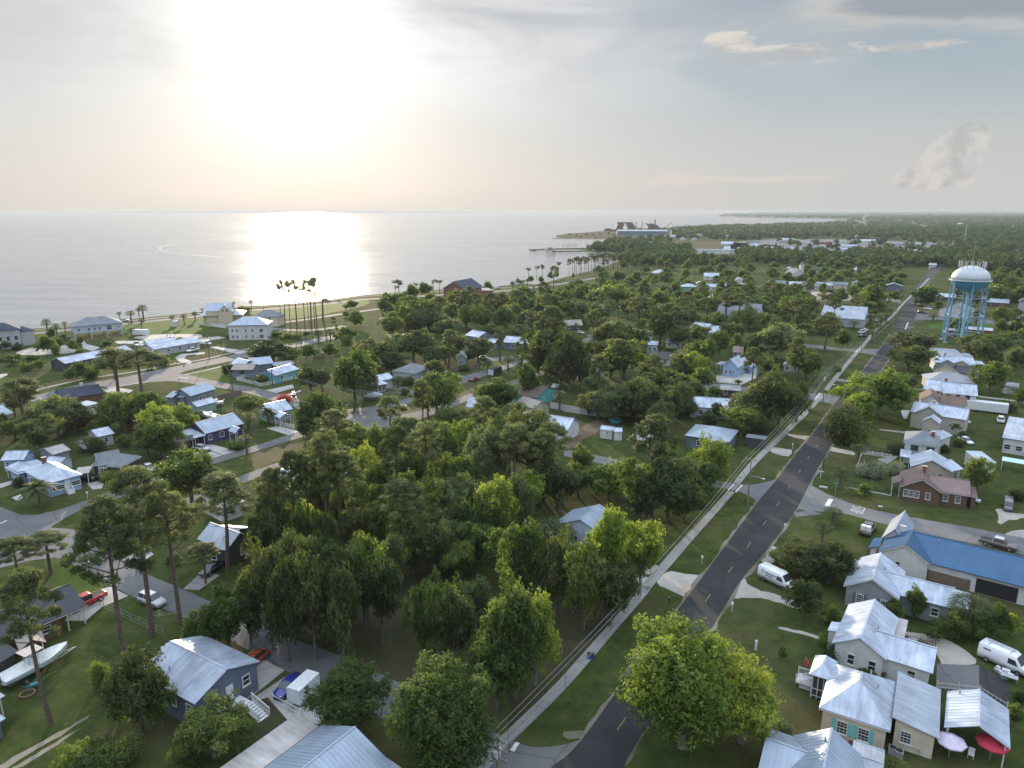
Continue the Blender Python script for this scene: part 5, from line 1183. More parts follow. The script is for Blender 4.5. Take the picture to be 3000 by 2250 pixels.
for k in range(11): lad.bar((-2.2 + k * .3, .10, 2.62), (-2.2 + k * .3, .60, 2.62), .05)
for x in (-1.9, .6): lad.bar((x, -.8, 2.52), (x, .8, 2.52), .06)
tag(lad.build('ladder', METAL_GREY, v), 'aluminium ladder on the roof rack')
MB().box((-1.9, -.955, 1.85), (.9, .02, .22)).build('emblem', mat('faded_mark', (.25, .12, .16), .6), v)
v = put_car('pickup', PTAN, 'h', (862, 1060), (905, 1005), 'grey pickup truck carrying two white tanks on its bed', 'the pickup with white tanks')
for s in (-.42, .42):
    MB().box((-1.9, s, 1.55), (1.0, .75, .85)).build('water_tank', mat('white_plastic', (.66, .68, .68), .4), v)
put_car('pickup', PTAN, 'h', (1985, 1188), (2090, 1215), 'bronze pickup truck with open tailgate in front of the long blue roof', 'the bronze pickup', roofm=PS)
put_car('van', PG, 'h', (2070, 855), (2072, 905), 'grey minivan parked on sandy ground by the street', 'the grey minivan', scale=.78)
put_car('car', PW, 'h', (1705, 285), (1755, 312), 'white sedan on the lawn behind the two storey house', 'the white sedan on the lawn')
put_car('suv', PW, 'h', (2008, 105), (2008, 75), 'white car at the corner of the white metal building', None)
put_car('car', PS, 's', (1050, 1485), (1170, 1500), 'silver blue sedan on the driveway of the dark purple house', 'the silver sedan')
put_car('car', PBK, 'e', (1835, 1400), (1760, 1450), 'black sedan parked by the dark grey house', 'the black sedan')
put_car('suv', PBK, 'e', (765, 605), (830, 620), 'black car under the rusty carport of the light blue cottage', None)
put_car('car', PW, 'e', (1288, 522), (1335, 548), 'white sedan between the screened porch and the bushy tree', None)
put_car('suv', PBK, 'e', (1375, 690), (1300, 680), 'dark car under the bushy crown by the boulevard', None)
put_car('car', PBK, 'g', (125, 745), (200, 770), 'black car in the shade behind the grey blue wide roofed house', None)
put_car('car', PBK, 'q', (1140, 1092), (1120, 1085), 'black car at the foot of the round dark oak mass', None)
put_car('pickup', PW, 'i', (2085, 775), (2020, 790), 'white pickup truck on the curved driveway of the ranch house', 'the white pickup')
put_car('pickup', PW, 'i', (1478, 712), (1440, 706), 'white pickup truck hitched to a boat trailer', None)
put_car('car', PW, 'm', (925, 415), (975, 405), 'white sedan nearest the road in the pair under the palms', None)
put_car('suv', PW, 'm', (900, 432), (940, 425), 'white suv parked parallel behind the white sedan', None)
put_car('car', PBK, 'm', (905, 462), (945, 458), 'black sedan parked under the roadside palm row', None)
put_car('car', PW, 'm', (1435, 240), (1470, 245), 'white car parked across the road from the palm row', None)
put_car('car', PG, 'm', (1440, 222), (1475, 226), 'grey car parked just beyond the white car', None)
put_car('pickup', PBK, 'm', (1390, 272), (1430, 278), 'black pickup truck parked before the white gabled house', None)
put_car('car', PMR, 'k', (1068, 1090), (1100, 1080), 'dark red sedan parked on the boulevard verge', 'the dark red sedan')
put_car('car', PW, 'k', (230, 893), (330, 905), 'white car behind the broad charcoal roof', None)
put_car('van', PG, 'k', (165, 905), (120, 900), 'pale camper van behind the broad charcoal roof', None)
put_car('car', PS, 'k', (1180, 858), (1210, 862), 'silver car on the court by the slate blue house', None)
put_car('car', PS, 'l', (180, 580), (220, 585), 'silver car on the forked driveway', None)
put_car('suv', PW, 'l', (832, 485), (850, 490), 'left one of two white suvs at the wooded turnaround', None)
put_car('suv', PW, 'l', (905, 480), (925, 486), 'right one of two white suvs at the wooded turnaround', None)
put_car('pickup', PBK, 'l', (912, 608), (870, 610), 'dark pickup truck on the wooded turnaround', None)
put_car('car', PBK, 'l', (425, 770), (440, 760), 'black car at the end of the short lane', None)
put_car('car', PW, 'm', (1025, 335), (1045, 325), 'white car half hidden by the roadside palm row', None)
put_car('car', PW, 'm', (395, 68), (440, 68), 'white car before the far white gabled house', None)
put_car('suv', PBK, 'k', (668, 242), (700, 246), 'dark van near the church drive', None)
put_car('car', PW, 'k', (1316, 92), (1360, 88), 'white car on the coast road by the red brick church', None)
put_car('suv', PG, 'j', (1490, 222), (1540, 218), 'grey car on the coast road behind the tall bare pines', None)
put_car('suv', PW, 'i', (1340, 448), (1390, 444), 'white car on the coast road beside the house on stilts', None)
put_car('car', PBK, 'o', (812, 480), (830, 470), 'dark car on the far stretch of the main road', None)

def box_trailer(t, p, q, label, L=3.8, w=1.9, h=2.0, m=None, phrase=None, cat='trailer'):
    a, c = gp(P(t, *p), 0), gp(P(t, *q), 0); d = c - a; r = thing('box_trailer', (a.x, a.y, .03), math.atan2(d.y, d.x), label, cat, 'trailers')
    b = MB(); loft(b, [(-L / 2, ring(w / 2, w / 2, w / 2, .5, 1, .5 + h)), (L / 2, ring(w / 2, w / 2, w / 2, .5, 1, .5 + h))]); b.build('body', m or mat('trailer_white', (.62, .64, .66), .4), r)
    add_wheels(r, (-.1,) if L < 6 else (-.6, .4), w / 2 + .12, .33, .2)
    MB().bar((L / 2, 0, .5), (L / 2 + 1.1, 0, .45), .1).build('tow_bar', METAL_GREY, r)
    dr = MB(); dr.box((-L / 2 - .012, 0, .5 + h / 2), (.02, w * .9, h * .9)); dr.build('rear_door', mat('trailer_door', (.5, .52, .54), .4), r)
    for x in (-L * .1, L * .3): MB().box((x, -w / 2 - .01, .5 + h * .45), (.05, .02, h * .55)).build('door_seam', DARK, r)
    if phrase: LAND.append((phrase, Vector((a.x, a.y, 0))))
    return r
box_trailer('b', (418, 1015), (336, 1092), 'white enclosed box trailer beside the deep blue sedan', phrase='the white box trailer')
box_trailer('s', (760, 1060), (745, 980), 'rust brown topped box trailer behind the dark purple house', L=5, m=mat('brown_trailer', (.20, .16, .13), .6))
box_trailer('r', (1765, 905), (1640, 890), 'long white semi trailer behind the brown roofed house', L=12, w=2.6, h=2.6, phrase='the long white trailer')
box_trailer('i', (1528, 600), (1600, 600), 'white camper trailer parked by the house on stilts', L=7, w=2.5, h=2.4)
box_trailer('k', (1290, 1030), (1340, 1010), 'black tarp covered trailer on the boulevard verge', L=6, w=2.5, h=2.3, m=DARK)
box_trailer('d', (2440, 1000), (2500, 1020), 'white trailer off at the right edge', L=4)
HULL = mat('white_gelcoat', (.70, .72, .73), .25, var=.06); AQUA = mat('seafoam_hull', (.56, .66, .63), .3)
def boat(t, p, q, label, L=6.5, hull=None, top=True, trailer=True, cover=False, phrase=None):
    a, c = gp(P(t, *p), 0), gp(P(t, *q), 0); d = c - a; r = thing('boat', (a.x, a.y, .03), math.atan2(d.y, d.x), label, 'boat', 'boats kept on trailers ashore')
    w = L * .17; z0 = .65; b = MB(); st = []
    for f, ww, zb, zt in ((-.5, .92, .10, .95), (-.2, 1, .0, .95), (.15, .95, .0, 1.02), (.35, .62, .12, 1.12), (.46, .25, .35, 1.2), (.5, .03, .7, 1.24)):
        st.append((f * L, [(-.05, z0 + zb), (.05, z0 + zb), (ww * w * .9, z0 + zb + .35), (ww * w, z0 + zt), (-ww * w, z0 + zt), (-ww * w * .9, z0 + zb + .35)]))
    loft(b, st); b.build('hull', hull or HULL, r)
    dk = MB()
    pts = [(f * L, s * ww * w * .86, z0 + zt + .012) for s, seq in ((1, ((-.47, .92, .95), (-.2, 1, .95), (.15, .95, 1.02), (.35, .6, 1.12), (.45, .2, 1.2))),) for f, ww, zt in seq]
    for i in range(4):
        x0, y0, z_0 = pts[i]; x1, y1, z_1 = pts[i + 1]; dk.quad([(x0, -y0, z_0), (x1, -y1, z_1), (x1, y1, z_1), (x0, y0, z_0)])
    dk.build('deck', mat('pale_deck', (.62, .62, .60), .6, var=.15, scale=2) if not cover else HULL, r)
    if cover: loft(MB(), [(-.48 * L, ring(w, w, w * .9, z0 + .8, z0 + .9, z0 + 1.1)), (0, ring(w, w, w * .8, z0 + .8, z0 + .95, z0 + 1.5)), (.3 * L, ring(w * .7, w * .7, w * .5, z0 + .9, z0 + 1.1, z0 + 1.4)), (.48 * L, ring(.1, .1, .09, z0 + 1.1, z0 + 1.15, z0 + 1.2))]).build('cover', mat('boat_cover', (.55, .57, .6), .7), r)
    else: MB().box((-.05 * L, 0, z0 + 1.35), (.9, .7, .8)).build('console', HULL, r)
    if top:
        MB().box((-.05 * L, 0, z0 + 2.7), (L * .27, w * 1.45, .08)).build('hard_top', mat('canvas_top', (.42, .37, .34), .6), r)
        fr = MB()
        for x in (-1, 1):
            for y in (-1, 1): fr.bar((-.05 * L + x * .5, y * .4, z0 + 1.0), (-.05 * L + x * .7, y * .6, z0 + 2.66), .06)
        fr.build('top_frame', METAL_GREY, r)
    MB().box((-.53 * L, 0, z0 + .9), (.5, .42, .95)).build('outboard_motor', mat('motor_grey', (.12, .12, .13), .4), r)
    if trailer:
        tr = MB()
        for s in (-1, 1): tr.bar((-.45 * L, s * .7, .55), (.35 * L, s * .5, .55), .1); tr.bar((.35 * L, s * .5, .55), (.62 * L, 0, .5), .1)
        tr.build('trailer_frame', METAL_GREY, r); add_wheels(r, (-.25 * L,), w + .1, .33, .2)
    if phrase: LAND.append((phrase, Vector((a.x, a.y, 0))))
    return r
boat('a', (320, 790), (520, 680), 'white and seafoam fishing boat with tan hard top by the tan shelter', 8.4, AQUA, phrase='the seafoam fishing boat')
boat('s', (1200, 990), (1060, 950), 'white open boat behind the long silver roof of the purple house', 7, top=False)
boat('x', (1370, 1480), (1290, 1420), 'white boat standing under the leafy bushes by the white cottage', 6, top=False)
boat('i', (1520, 738), (1570, 742), 'white boat towed behind the white pickup', 5.5, top=False)
boat('i', (1850, 648), (1910, 662), 'white boat behind the long grey ranch house', 6, top=False)
boat('s', (1150, 855), (1060, 870), 'left of two small white boats in front of the long low shed', 4.5, top=False)
boat('s', (1290, 785), (1230, 790), 'right of two small white boats in front of the long low shed', 4.5, top=False)
boat('j', (2005, 1292), (2060, 1290), 'white covered boat parked by the glazed porch house', 6, top=False, cover=True, phrase='the covered boat')
boat('k', (1935, 1195), (1980, 1180), 'white boat behind the turquoise brown roofed cottage', 5, top=False)
boat('j', (1150, 1290), (1160, 1310), 'small dark boat hull by the green cottage', 4, SHUT_DK, top=False)

# ------------------------------------------------------------------ poles, wires, signs, fences
POLEM = mat('utility_pole_wood', (.20, .17, .14), .85, var=.2); CREO = mat('dark_pole', (.08, .07, .065), .85)
POLES = {}
def pole(key, t, base, ytop, label, arms=1, lamp=None, transformer=False, m=None):
    bx, by = P(t, *base); a = gp((bx, by), 0); yt = P(t, 0, ytop)[1]
    # height from the pixel of the top, along the vertical through the foot
    lo, hi = 1., 30.
    for _ in range(40):
        mid_ = (lo + hi) / 2
        if proj((a.x, a.y, mid_))[1] > yt: lo = mid_
        else: hi = mid_
    h = lo; d = main_dir_at(a); ang = math.atan2(d.y, d.x)
    o = thing('utility_pole', (a.x, a.y, 0), ang, label, 'utility pole', 'utility poles along the streets')
    MB().tube([(0, 0, 0), (0, 0, h)], [.17, .11], 10).build('shaft', m or POLEM, o)
    for k in range(arms):
        z = h - .5 - k * 1.1
        c = MB().box((0.0, 0, z), (.12, 2.4, .12)).build('crossarm', m or POLEM, o)
        for y in (-1.05, -.4, .4, 1.05): MB().tube([(0, y, z + .06), (0, y, z + .30)], [.05, .035], 6).build('insulator', mat('porcelain', (.45, .45, .48), .3), c)
    if transformer:
        for s in ((-1, 1) if transformer == 2 else (1,)):
            MB().tube([(.32 * s, .1, h - 2.6), (.32 * s, .1, h - 1.7)], .27, 14).build('transformer', mat('transformer_grey', (.45, .47, .48), .4), o)
    if lamp:
        l = MB(); l.tube([(0, 0, lamp), (.0, -1.2, lamp + .35), (0, -2.4, lamp + .2)], .04, 6); q = l.build('lamp_arm', METAL_GREY, o)
        MB().box((0, -2.65, lamp + .17), (.28, .6, .12)).build('lamp_head', mat('lamp_shell', (.6, .62, .62), .4), q)
    POLES[key] = (Vector((a.x, a.y, 0)), h, d)
    return o
def main_dir_at(a):
    best = min(range(len(mid) - 1), key=lambda i: (mid[i] - a).length); d = mid[best + 1] - mid[best]; d.z = 0; return d.normalized()
pole('P1', 'b', (2090, 1690), 1345, 'utility pole with doubled crossarms and transformers at the bottom edge', 3, transformer=2)
pole('P2', 'g', (2035, 822), 410, 'utility pole carrying a curved street lamp at the crosswalk', 1, lamp=6.0)
pole('P3', 'm', (580, 1002), 745, 'utility pole with transformers and street lamp by the second side street', 1, lamp=6.2, transformer=2)
pole('P4', 'm', (893, 582), 500, 'utility pole at the third side street crossing', 1)
pole('P5', 'm', (1150, 395), 285, 'utility pole among the roadside palms', 1)
pole('P6', 'm', (1175, 262), 170, 'utility pole left of the far driveway', 1)
pole('P7', 'm', (1255, 190), 62, 'slim tall utility pole near the far junction', 1)
pole('Q1', 'j', (490, 1245), 1005, 'dark utility pole at the curved street by the picket fence', 0, m=CREO)
pole('Q2', 'j', (920, 1168), 960, 'dark utility pole in front of the turquoise house', 1, m=CREO)
pole('Q3', 'j', (235, 862), 575, 'dark utility pole on the wide street verge', 0, m=CREO)
pole('Q4', 'k', (258, 1552), 1200, 'utility pole with lamp at the boulevard junction', 1, lamp=5.5)
pole('Q5', 'j', (1465, 935), 780, 'utility pole over the hidden roofs', 1, m=CREO)
pole('Q6', 'l', (1475 + 620, 1100), 870, 'dark utility pole beside the small blue shed', 0, m=CREO)
pole('Q7', 'j', (1225, 700), 490, 'utility pole in the shrubs near the beach', 0, m=CREO)
pole('Q8', 'j', (1012, 480), 218, 'tall lamp pole left of the bare pines', 0, m=CREO)
pole('Q9', 'j', (820, 330), 200, 'lamp pole on the coast road verge', 0, m=CREO)
pole('R1', 'j', (1395, 530), 330, 'utility pole between the bare pine trunks', 0, m=CREO)
WIRE = mat('wire', (.22, .22, .22), .4)
def wires(k0, k1, label, ys=(-1.05, -.4, .4, 1.05), low=(2.3,), sag=.9, r=.034):
    (a, ha, da), (c, hc, dc) = POLES[k0], POLES[k1]
    o = thing('power_line', tuple(a), 0, label, 'power line', 'power lines between the poles')
    sp = [(y, .5) for y in ys] + [(.15, z) for z in low]
    na, nc = Vector((-da.y, da.x, 0)), Vector((-dc.y, dc.x, 0))
    for y, z in sp:
        A_ = a + na * y + Vector((0, 0, ha - z + .15)); B_ = c + nc * y + Vector((0, 0, hc - z + .15)); pts = []
        for i in range(13):
            t = i / 12; p = A_.lerp(B_, t); p.z -= sag * 4 * t * (1 - t); pts.append(p - a)
        MB().tube(pts, r, 4).build('wire', WIRE, o)
wires('P1', 'P2', 'power lines over the sidewalk between the two nearest poles', sag=1.5)
wires('P2', 'P3', 'power lines along the sidewalk beyond the crosswalk', sag=1.2)
wires('P3', 'P4', 'power lines from the transformer pole to the third side street')
wires('P4', 'P5', 'power lines entering the roadside palms', ys=(-1, 1))
wires('P5', 'P6', 'power lines among the palms', ys=(-1, 1), low=())
wires('P6', 'P7', 'far power lines near the junction', ys=(-1, 1), low=())
wires('Q1', 'Q2', 'lines crossing in front of the turquoise house', ys=(-.3, .3), low=(1.2,))
wires('Q2', 'Q4', 'long lines crossing to the boulevard junction', ys=(-.4, .4), low=(1.0,), sag=2)
wires('Q3', 'Q1', 'single line over the green lawn corner', ys=(0,), low=(), sag=1.2)
# nearest pole's lines run on out of the frame
a, h, d = POLES['P1']; POLES['P0'] = (a - d * 55, h, d); wires('P0', 'P1', 'power lines running out of the bottom edge', sag=1.4)

SIGNM = mat('sign_white', (.66, .66, .64), .5)
def post_obj(name, t, p, label, cat, build):
    a = gp(P(t, *p), 0); o = thing(name, (a.x, a.y, 0), math.atan2(-a.y, -a.x) + R(90), label, cat); build(o); return o
def mailbox(o, m=WHITE):
    MB().box((0, 0, .55), (.1, .1, 1.1)).build('post', m, o); b = MB().box((0, 0, 1.22), (.28, .55, .26)); b.tube([(0, -.27, 1.33), (0, .27, 1.33)], .14, 10); b.build('box', m, o)
DKM = mat('dark_metal', (.03, .03, .035), .5)
post_obj('mailbox', 'g', (1640, 1335), 'white mailbox on a white post above a paved spot by the main road', 'mailbox', mailbox)
post_obj('mailbox', 'c', (1358, 225), 'dark mailbox on the verge by the gravel drive', 'mailbox', lambda o: mailbox(o, DKM))
post_obj('mailbox', 'c', (1900, 270), 'white mailbox by the drive on the right of the road', 'mailbox', mailbox)
post_obj('mailbox', 'w', (730, 375), 'white mailbox on the lawn corner near the two small palms', 'mailbox', mailbox)
post_obj('mailbox', 'e', (758, 768), 'white mailbox on a tall white post before the light blue cottage', 'mailbox', mailbox)
post_obj('mailbox', 'v', (1408, 700), 'pale turquoise post box on the far verge of the gravel patch', 'mailbox', lambda o: mailbox(o, mat('pale_turquoise', (.45, .65, .68), .5)))
def yard_sign(o):
    for x in (-.5,): MB().box((x, 0, .9), (.1, .1, 1.8)).build('post', WHITE, o)
    MB().box((.1, 0, 1.75), (1.3, .08, .08)).build('arm', WHITE, o); s = MB().box((.15, 0, 1.3), (.8, .04, .6)).build('panel', mat('sale_panel', (.30, .38, .42), .5), o)
    MB().box((.15, -.03, 1.42), (.7, .015, .12)).build('panel_band', SIGNM, s)
post_obj('yard_sign', 'c', (1158, 128), 'white post sign with a hanging grey panel by the sidewalk', 'sign', yard_sign)
def cross(o): MB().box((0, 0, 1.1), (.16, .12, 2.2)).build('upright', WHITE, o); MB().box((0, 0, 1.62), (1.35, .11, .15)).build('crossbeam', WHITE, o)
post_obj('cross', 'v', (1832, 1148), 'white wooden cross on the lawn beside the main road', 'cross', cross)
def blackpost(o): MB().tube([(0, 0, 0), (0, 0, 2.0)], .05, 8).build('post', DKM, o); MB().lathe([(.05, 1.9), (.28, 2.0), (.22, 2.3), (.02, 2.45)], 12).build('lantern', DKM, o)
post_obj('yard_lamp', 'v', (1875, 1000), 'black yard lamp post on the lawn near the white cross', 'lamp post', blackpost)
def street_sign(o):
    MB().tube([(0, 0, 0), (0, 0, 2.9)], .04, 8).build('post', METAL_GREY, o)
    g_ = mat('street_sign_green', (.05, .35, .25), .4)
    MB().box((0, 0, 2.95), (1.0, .03, .2)).build('name_plate', g_, o); MB().box((0, 0, 3.18), (.03, 1.0, .2)).build('name_plate', g_, o)
def stop_sign(o):
    MB().tube([(0, 0, 0), (0, 0, 2.2)], .035, 8).build('post', METAL_GREY, o); mb = MB()
    pts = [(.38 * math.cos(R(22.5 + 45 * k)), 0, 2.4 + .38 * math.sin(R(22.5 + 45 * k))) for k in range(8)]
    mb.quad([(x, -.06, z) for x, y, z in pts]); mb.quad([(x, -.045, z) for x, y, z in pts[::-1]])
    for k in range(8): a, c = pts[k], pts[(k + 1) % 8]; mb.quad([(a[0], -.06, a[2]), (a[0], -.045, a[2]), (c[0], -.045, c[2]), (c[0], -.06, c[2])])
    fcs = mb.build('stop_plate', mat('stop_red', (.50, .03, .03), .4), o)
    G_ = {'S': [(0, 1, 1, 1), (0, 1, 0, .5), (0, .5, 1, .5), (1, .5, 1, 0), (0, 0, 1, 0)], 'T': [(0, 1, 1, 1), (.5, 1, .5, 0)], 'O': [(0, 0, 1, 0), (1, 0, 1, 1), (1, 1, 0, 1), (0, 1, 0, 0)], 'P': [(0, 0, 0, 1), (0, 1, 1, 1), (1, 1, 1, .5), (1, .5, 0, .5)]}
    t_ = MB()
    for k, ch in enumerate('STOP'):
        for x0, y0, x1, y1 in G_[ch]: t_.bar((x0 * .10 + k * .15 - .28, -.068, 2.3 + y0 * .2), (x1 * .10 + k * .15 - .28, -.068, 2.3 + y1 * .2), .022)
    t_.build('stop_lettering', SIGNM, fcs)
post_obj('street_sign', 'h', (578, 750), 'green street name sign on a post by the stop bar', 'sign', street_sign)
post_obj('street_sign', 'v', (602, 1330), 'green street name sign at the crosswalk', 'sign', street_sign)
post_obj('street_sign', 'm', (832, 600), 'green street name sign at the third side street', 'sign', street_sign)
post_obj('stop_sign', 'k', (200, 1600), 'red stop sign nearest the boulevard pole', 'sign', stop_sign)
post_obj('stop_sign', 'k', (515, 1480), 'red stop sign at the tip of the lower boulevard lane', 'sign', stop_sign)
post_obj('stop_sign', 's', (778, 225), 'red stop sign on the green lawn corner of the wide street', 'sign', stop_sign)
post_obj('utility_box', 'h', (967, 865), 'small rusty utility box at the street edge', 'utility box', lambda o: (MB().box((0, 0, .35), (.7, .55, .7)).build('cabinet', mat('rusty_metal', (.25, .13, .08), .7), o), MB().box((0, 0, .73), (.8, .65, .06)).build('lid', METAL_GREY, o)))
def slab_cover(o): MB().box((0, 0, .12), (1.4, .8, .16)).build('lid', CONC, o); MB().box((0, 0, .02), (1.6, 1.0, .08)).build('surround', METAL_GREY, o)
post_obj('utility_cover', 'v', (1878, 1285), 'pale utility cover slab set in the corner lawn', 'utility cover', slab_cover)
def bins(o):
    for x in (-.45, .45):
        b = MB(); loft(b, [(x - .28, ring(.25, .28, .33, .05, .5, 1.0)), (x + .28, ring(.25, .28, .33, .05, .5, 1.0))])
        q = b.build('bin', mat('bin_green', (.04, .05, .045), .5), o); MB().box((x, 0, 1.03), (.62, .7, .06)).build('lid', METAL_GREY, q)
a = gp(P('a', 1440, 640)); 
for k, (p, lb) in enumerate((((1420, 640), 'left wheeled bin beside the blue grey raised house'), ((1462, 612), 'right wheeled bin beside the blue grey raised house'))):
    o = post_obj('wheeled_bin', 'a', p, lb, 'bin', lambda o: (lambda b: (loft(b, [(-.28, ring(.25, .28, .33, .05, .5, 1.0)), (.28, ring(.25, .28, .33, .05, .5, 1.0))]), b.build('bin_body', mat('bin_dark', (.04, .045, .045), .5), o), MB().box((0, 0, 1.03), (.66, .74, .06)).build('lid', METAL_GREY, o)))(MB())); o['group'] = 'wheeled bins'
def umbrella(t, p, label, m, rad=1.5):
    def bd(o):
        MB().tube([(0, 0, 0), (0, 0, 2.5)], .04, 8).build('pole', METAL_GREY, o); mb = MB()
        for k in range(8):
            t0, t1 = R(45 * k), R(45 * (k + 1)); mb.quad([(0, 0, 2.75), (rad * math.cos(t0), rad * math.sin(t0), 2.1), (rad * math.cos(t1), rad * math.sin(t1), 2.1)])
            mb.quad([(rad * math.cos(t1), rad * math.sin(t1), 2.1), (rad * math.cos(t0), rad * math.sin(t0), 2.1), (rad * math.cos(t0), rad * math.sin(t0), 1.95), (rad * math.cos(t1), rad * math.sin(t1), 1.95)])
        mb.build('canopy', m, o)
    post_obj('garden_umbrella', t, p, label, 'umbrella', bd)
umbrella('d', (1560, 1530), 'pale lilac striped garden umbrella', mat('lilac_fabric', (.52, .46, .58), .9, var=.12))
umbrella('d', (1915, 1545), 'red garden umbrella at the pavilion edge', mat('red_fabric', (.50, .04, .07), .9), 1.6)
def yard_table(o):
    MB().box((0, 0, .74), (1.8, .9, .05)).build('table_top', METAL_GREY, o)
    for x in (-.8, .8):
        for y in (-.35, .35): MB().box((x, y, .36), (.05, .05, .71)).build('leg', METAL_GREY, o)
post_obj('yard_table', 'd', (1230, 1470), 'grey work table against the addition of the cream house', 'table', yard_table)
post_obj('yard_table', 'd', (2080, 870), 'wooden slatted table among clutter by the ladder van', 'table', yard_table)
def pile(o):
    random.seed(5)
    for k in range(7): MB().box((random.uniform(-1, 1), random.uniform(-.8, .8), .2 + random.uniform(0, .25)), (random.uniform(.4, .9), random.uniform(.3, .7), random.uniform(.3, .5)), random.uniform(0, 3)).build('crate', random.choice([METAL_GREY, WHITE, HULL]), o)
post_obj('stacked_goods', 'd', (2030, 815), 'white heap of crates and bags beside the ladder van', 'pile', pile)
def wheelstuff(o):
    m = mat('garden_green', (.05, .16, .15), .6)
    for k in range(5): MB().tube([(math.cos(k) * .8, math.sin(k) * .8, .1), (math.cos(k) * 1.2, math.sin(k * 2) * .9, .9), (math.cos(k + 1) * .9, math.sin(k) * .5, .3)], .06, 6).build('frame_tube', m, o)
    MB().box((0, 0, .5), (.9, .6, .3)).build('seat', m, o)
post_obj('garden_furniture', 'a', (300, 930), 'dark green tubular garden furniture on the lawn below the boat', 'furniture', wheelstuff)
def firering(o): MB().lathe([(.85, 0), (.9, .3), (.7, .3), (.68, .02)], 20).build('ring', mat('rusted_ring', (.16, .08, .05), .8), o)
post_obj('fire_ring', 'a', (240, 990), 'rusty fire ring on the lawn', 'fire ring', firering)
def spa(o): MB().lathe([(1.6, 0), (1.65, .9), (1.5, .9), (1.45, .7)], 24).build('wall', mat('pool_aqua', (.05, .30, .36), .4), o); MB().lathe([(1.45, .72), (.01, .72)], 24).build('water_surface', mat('pool_water', (.03, .35, .42), .1), o)
post_obj('paddling_pool', 'g', (895, 105), 'round aqua pool beside the dark tree', 'pool', spa)
def picket(name, t, pts, label, h=1.1, m=None, step=.28, postw=.12, group=None, solid=False, cat='fence'):
    ws = [gp(P(t, *p), 0) for p in pts]; o = thing(name, tuple(ws[0]), 0, label, cat, group)
    for a, c in zip(ws, ws[1:]):
        d = c - a; L = d.length; n = max(1, round(L / 2.4)); u = d / L; ang = math.atan2(d.y, d.x); pn = MB()
        if solid:
            q = (a + c) / 2 - ws[0]; pn.box((q.x, q.y, h / 2 + .03), (L, .05, h), ang)
        else:
            for z in (.25, h - .18) if step != 60 else (.1, .6, h - .05): q = (a + c) / 2 - ws[0]; pn.box((q.x, q.y, z), (L, .04, .09) if step != 60 else (L, .015, .02), ang)
            k = 0.
            while k < L: q = a + u * k - ws[0]; pn.box((q.x + u.y * .032, q.y - u.x * .032, h / 2), (.13 if step < .5 else .05, .02, h - .05), ang); k += step
        pn.build('panel', m or WHITE, o)
        for k in range(n + 1):
            q = a + u * (L * k / n) - ws[0]; MB().box((q.x, q.y, (h + .12) / 2), (postw, postw, h + .12), ang).build('post', m or WHITE, o)
    return o
picket('picket_fence', 'j', [(530, 1085), (800, 1150), (1130, 1078)], 'white picket fence round the turquoise house garden', 1.2)
picket('picket_fence', 'j', [(530, 1085), (700, 1040)], 'white picket fence running back to the grey house', 1.2)
picket('picket_fence', 'j', [(895, 1540), (1150, 1612)], 'white picket fence in front of the pale green cottage', 1.2)
picket('picket_fence', 'j', [(1150, 1375), (1330, 1425)], 'white picket fence behind the red flowering shrub', 1.2)
picket('white_fence', 'j', [(140, 485), (415, 525)], 'solid white fence in front of the yellow beach house', 1.8, solid=True)
picket('picket_fence', 'h', [(820, 385), (1065, 420)], 'low white picket fence on the lawn of the two storey house', 1.0)
picket('rail_fence', 'h', [(805, 400), (765, 520)], 'short white rail fence beside the flowering shrub', .9, step=1.2)
picket('rail_fence', 'b', [(145, 1050), (398, 1180)], 'white two rail fence at the end of the trailer driveway', 1.1, step=50)
picket('wood_fence', 's', [(1325, 690), (1700, 600)], 'brown board fence behind the slate grey house', 1.8, WOOD, solid=True)
picket('wood_fence', 'k', [(820, 1000), (1130, 950)], 'weathered board fence by the seafoam cottage', 1.7, WOOD, solid=True)
picket('white_board_fence', 'k', [(1890, 1385), (2212, 1450)], 'long white board fence with dark posts beyond the bare soil', 1.9, mat('dull_white_board', (.50, .49, .47), .7), solid=True)
picket('white_board_fence', 'l', [(0, 1420), (370, 1475)], 'right stretch of the white board fence below the huge oak', 1.9, MATS['dull_white_board'], solid=True)
picket('wood_fence', 'h', [(1205, 1425), (1700, 1560), (2212, 1650)], 'long grey board fence behind the blue roofed house', 1.8, WOOD, solid=True)
picket('wire_fence', 'a', [(900, 240), (1210, 385), (1415, 475)], 'wire fence with thin posts beside the silver off-roader', 1.2, METAL_GREY, step=60, postw=.06)
picket('wire_fence', 'h', [(1700, 460), (2212, 520)], 'dark wire fence behind the pale gabled houses', 1.3, DKM, step=60, postw=.06)
picket('deck_rail', 'd', [(1180, 520), (1440, 590), (1425, 640)], 'grey deck rail behind the white L shaped house', 1.0, WOOD, step=.3)
picket('garden_arbor', 'd', [(1455, 935), (1825, 975), (2060, 1120)], 'low pale fence along the car pad behind the pavilion', 1.0, MATS['dull_white_board'], step=.5)
picket('white_rail_fence', 'l', [(250, 880), (360, 905)], 'short white fence at the end of the short lane', 1.3, solid=True)
def awning(o): MB().slab([(-2.5, -1, 2.3), (2.5, -1, 2.3), (2.5, 1, 2.7), (-2.5, 1, 2.7)], .08).build('canopy', MATS['pale_turquoise'], o); [MB().box((x, y, 1.2), (.08, .08, 2.3)).build('post', WHITE, o) for x in (-2.4, 2.4) for y in (-.9, .9)]
post_obj('awning', 'y', (1490, 440), 'pale turquoise awning by the right edge fence', 'awning', awning)
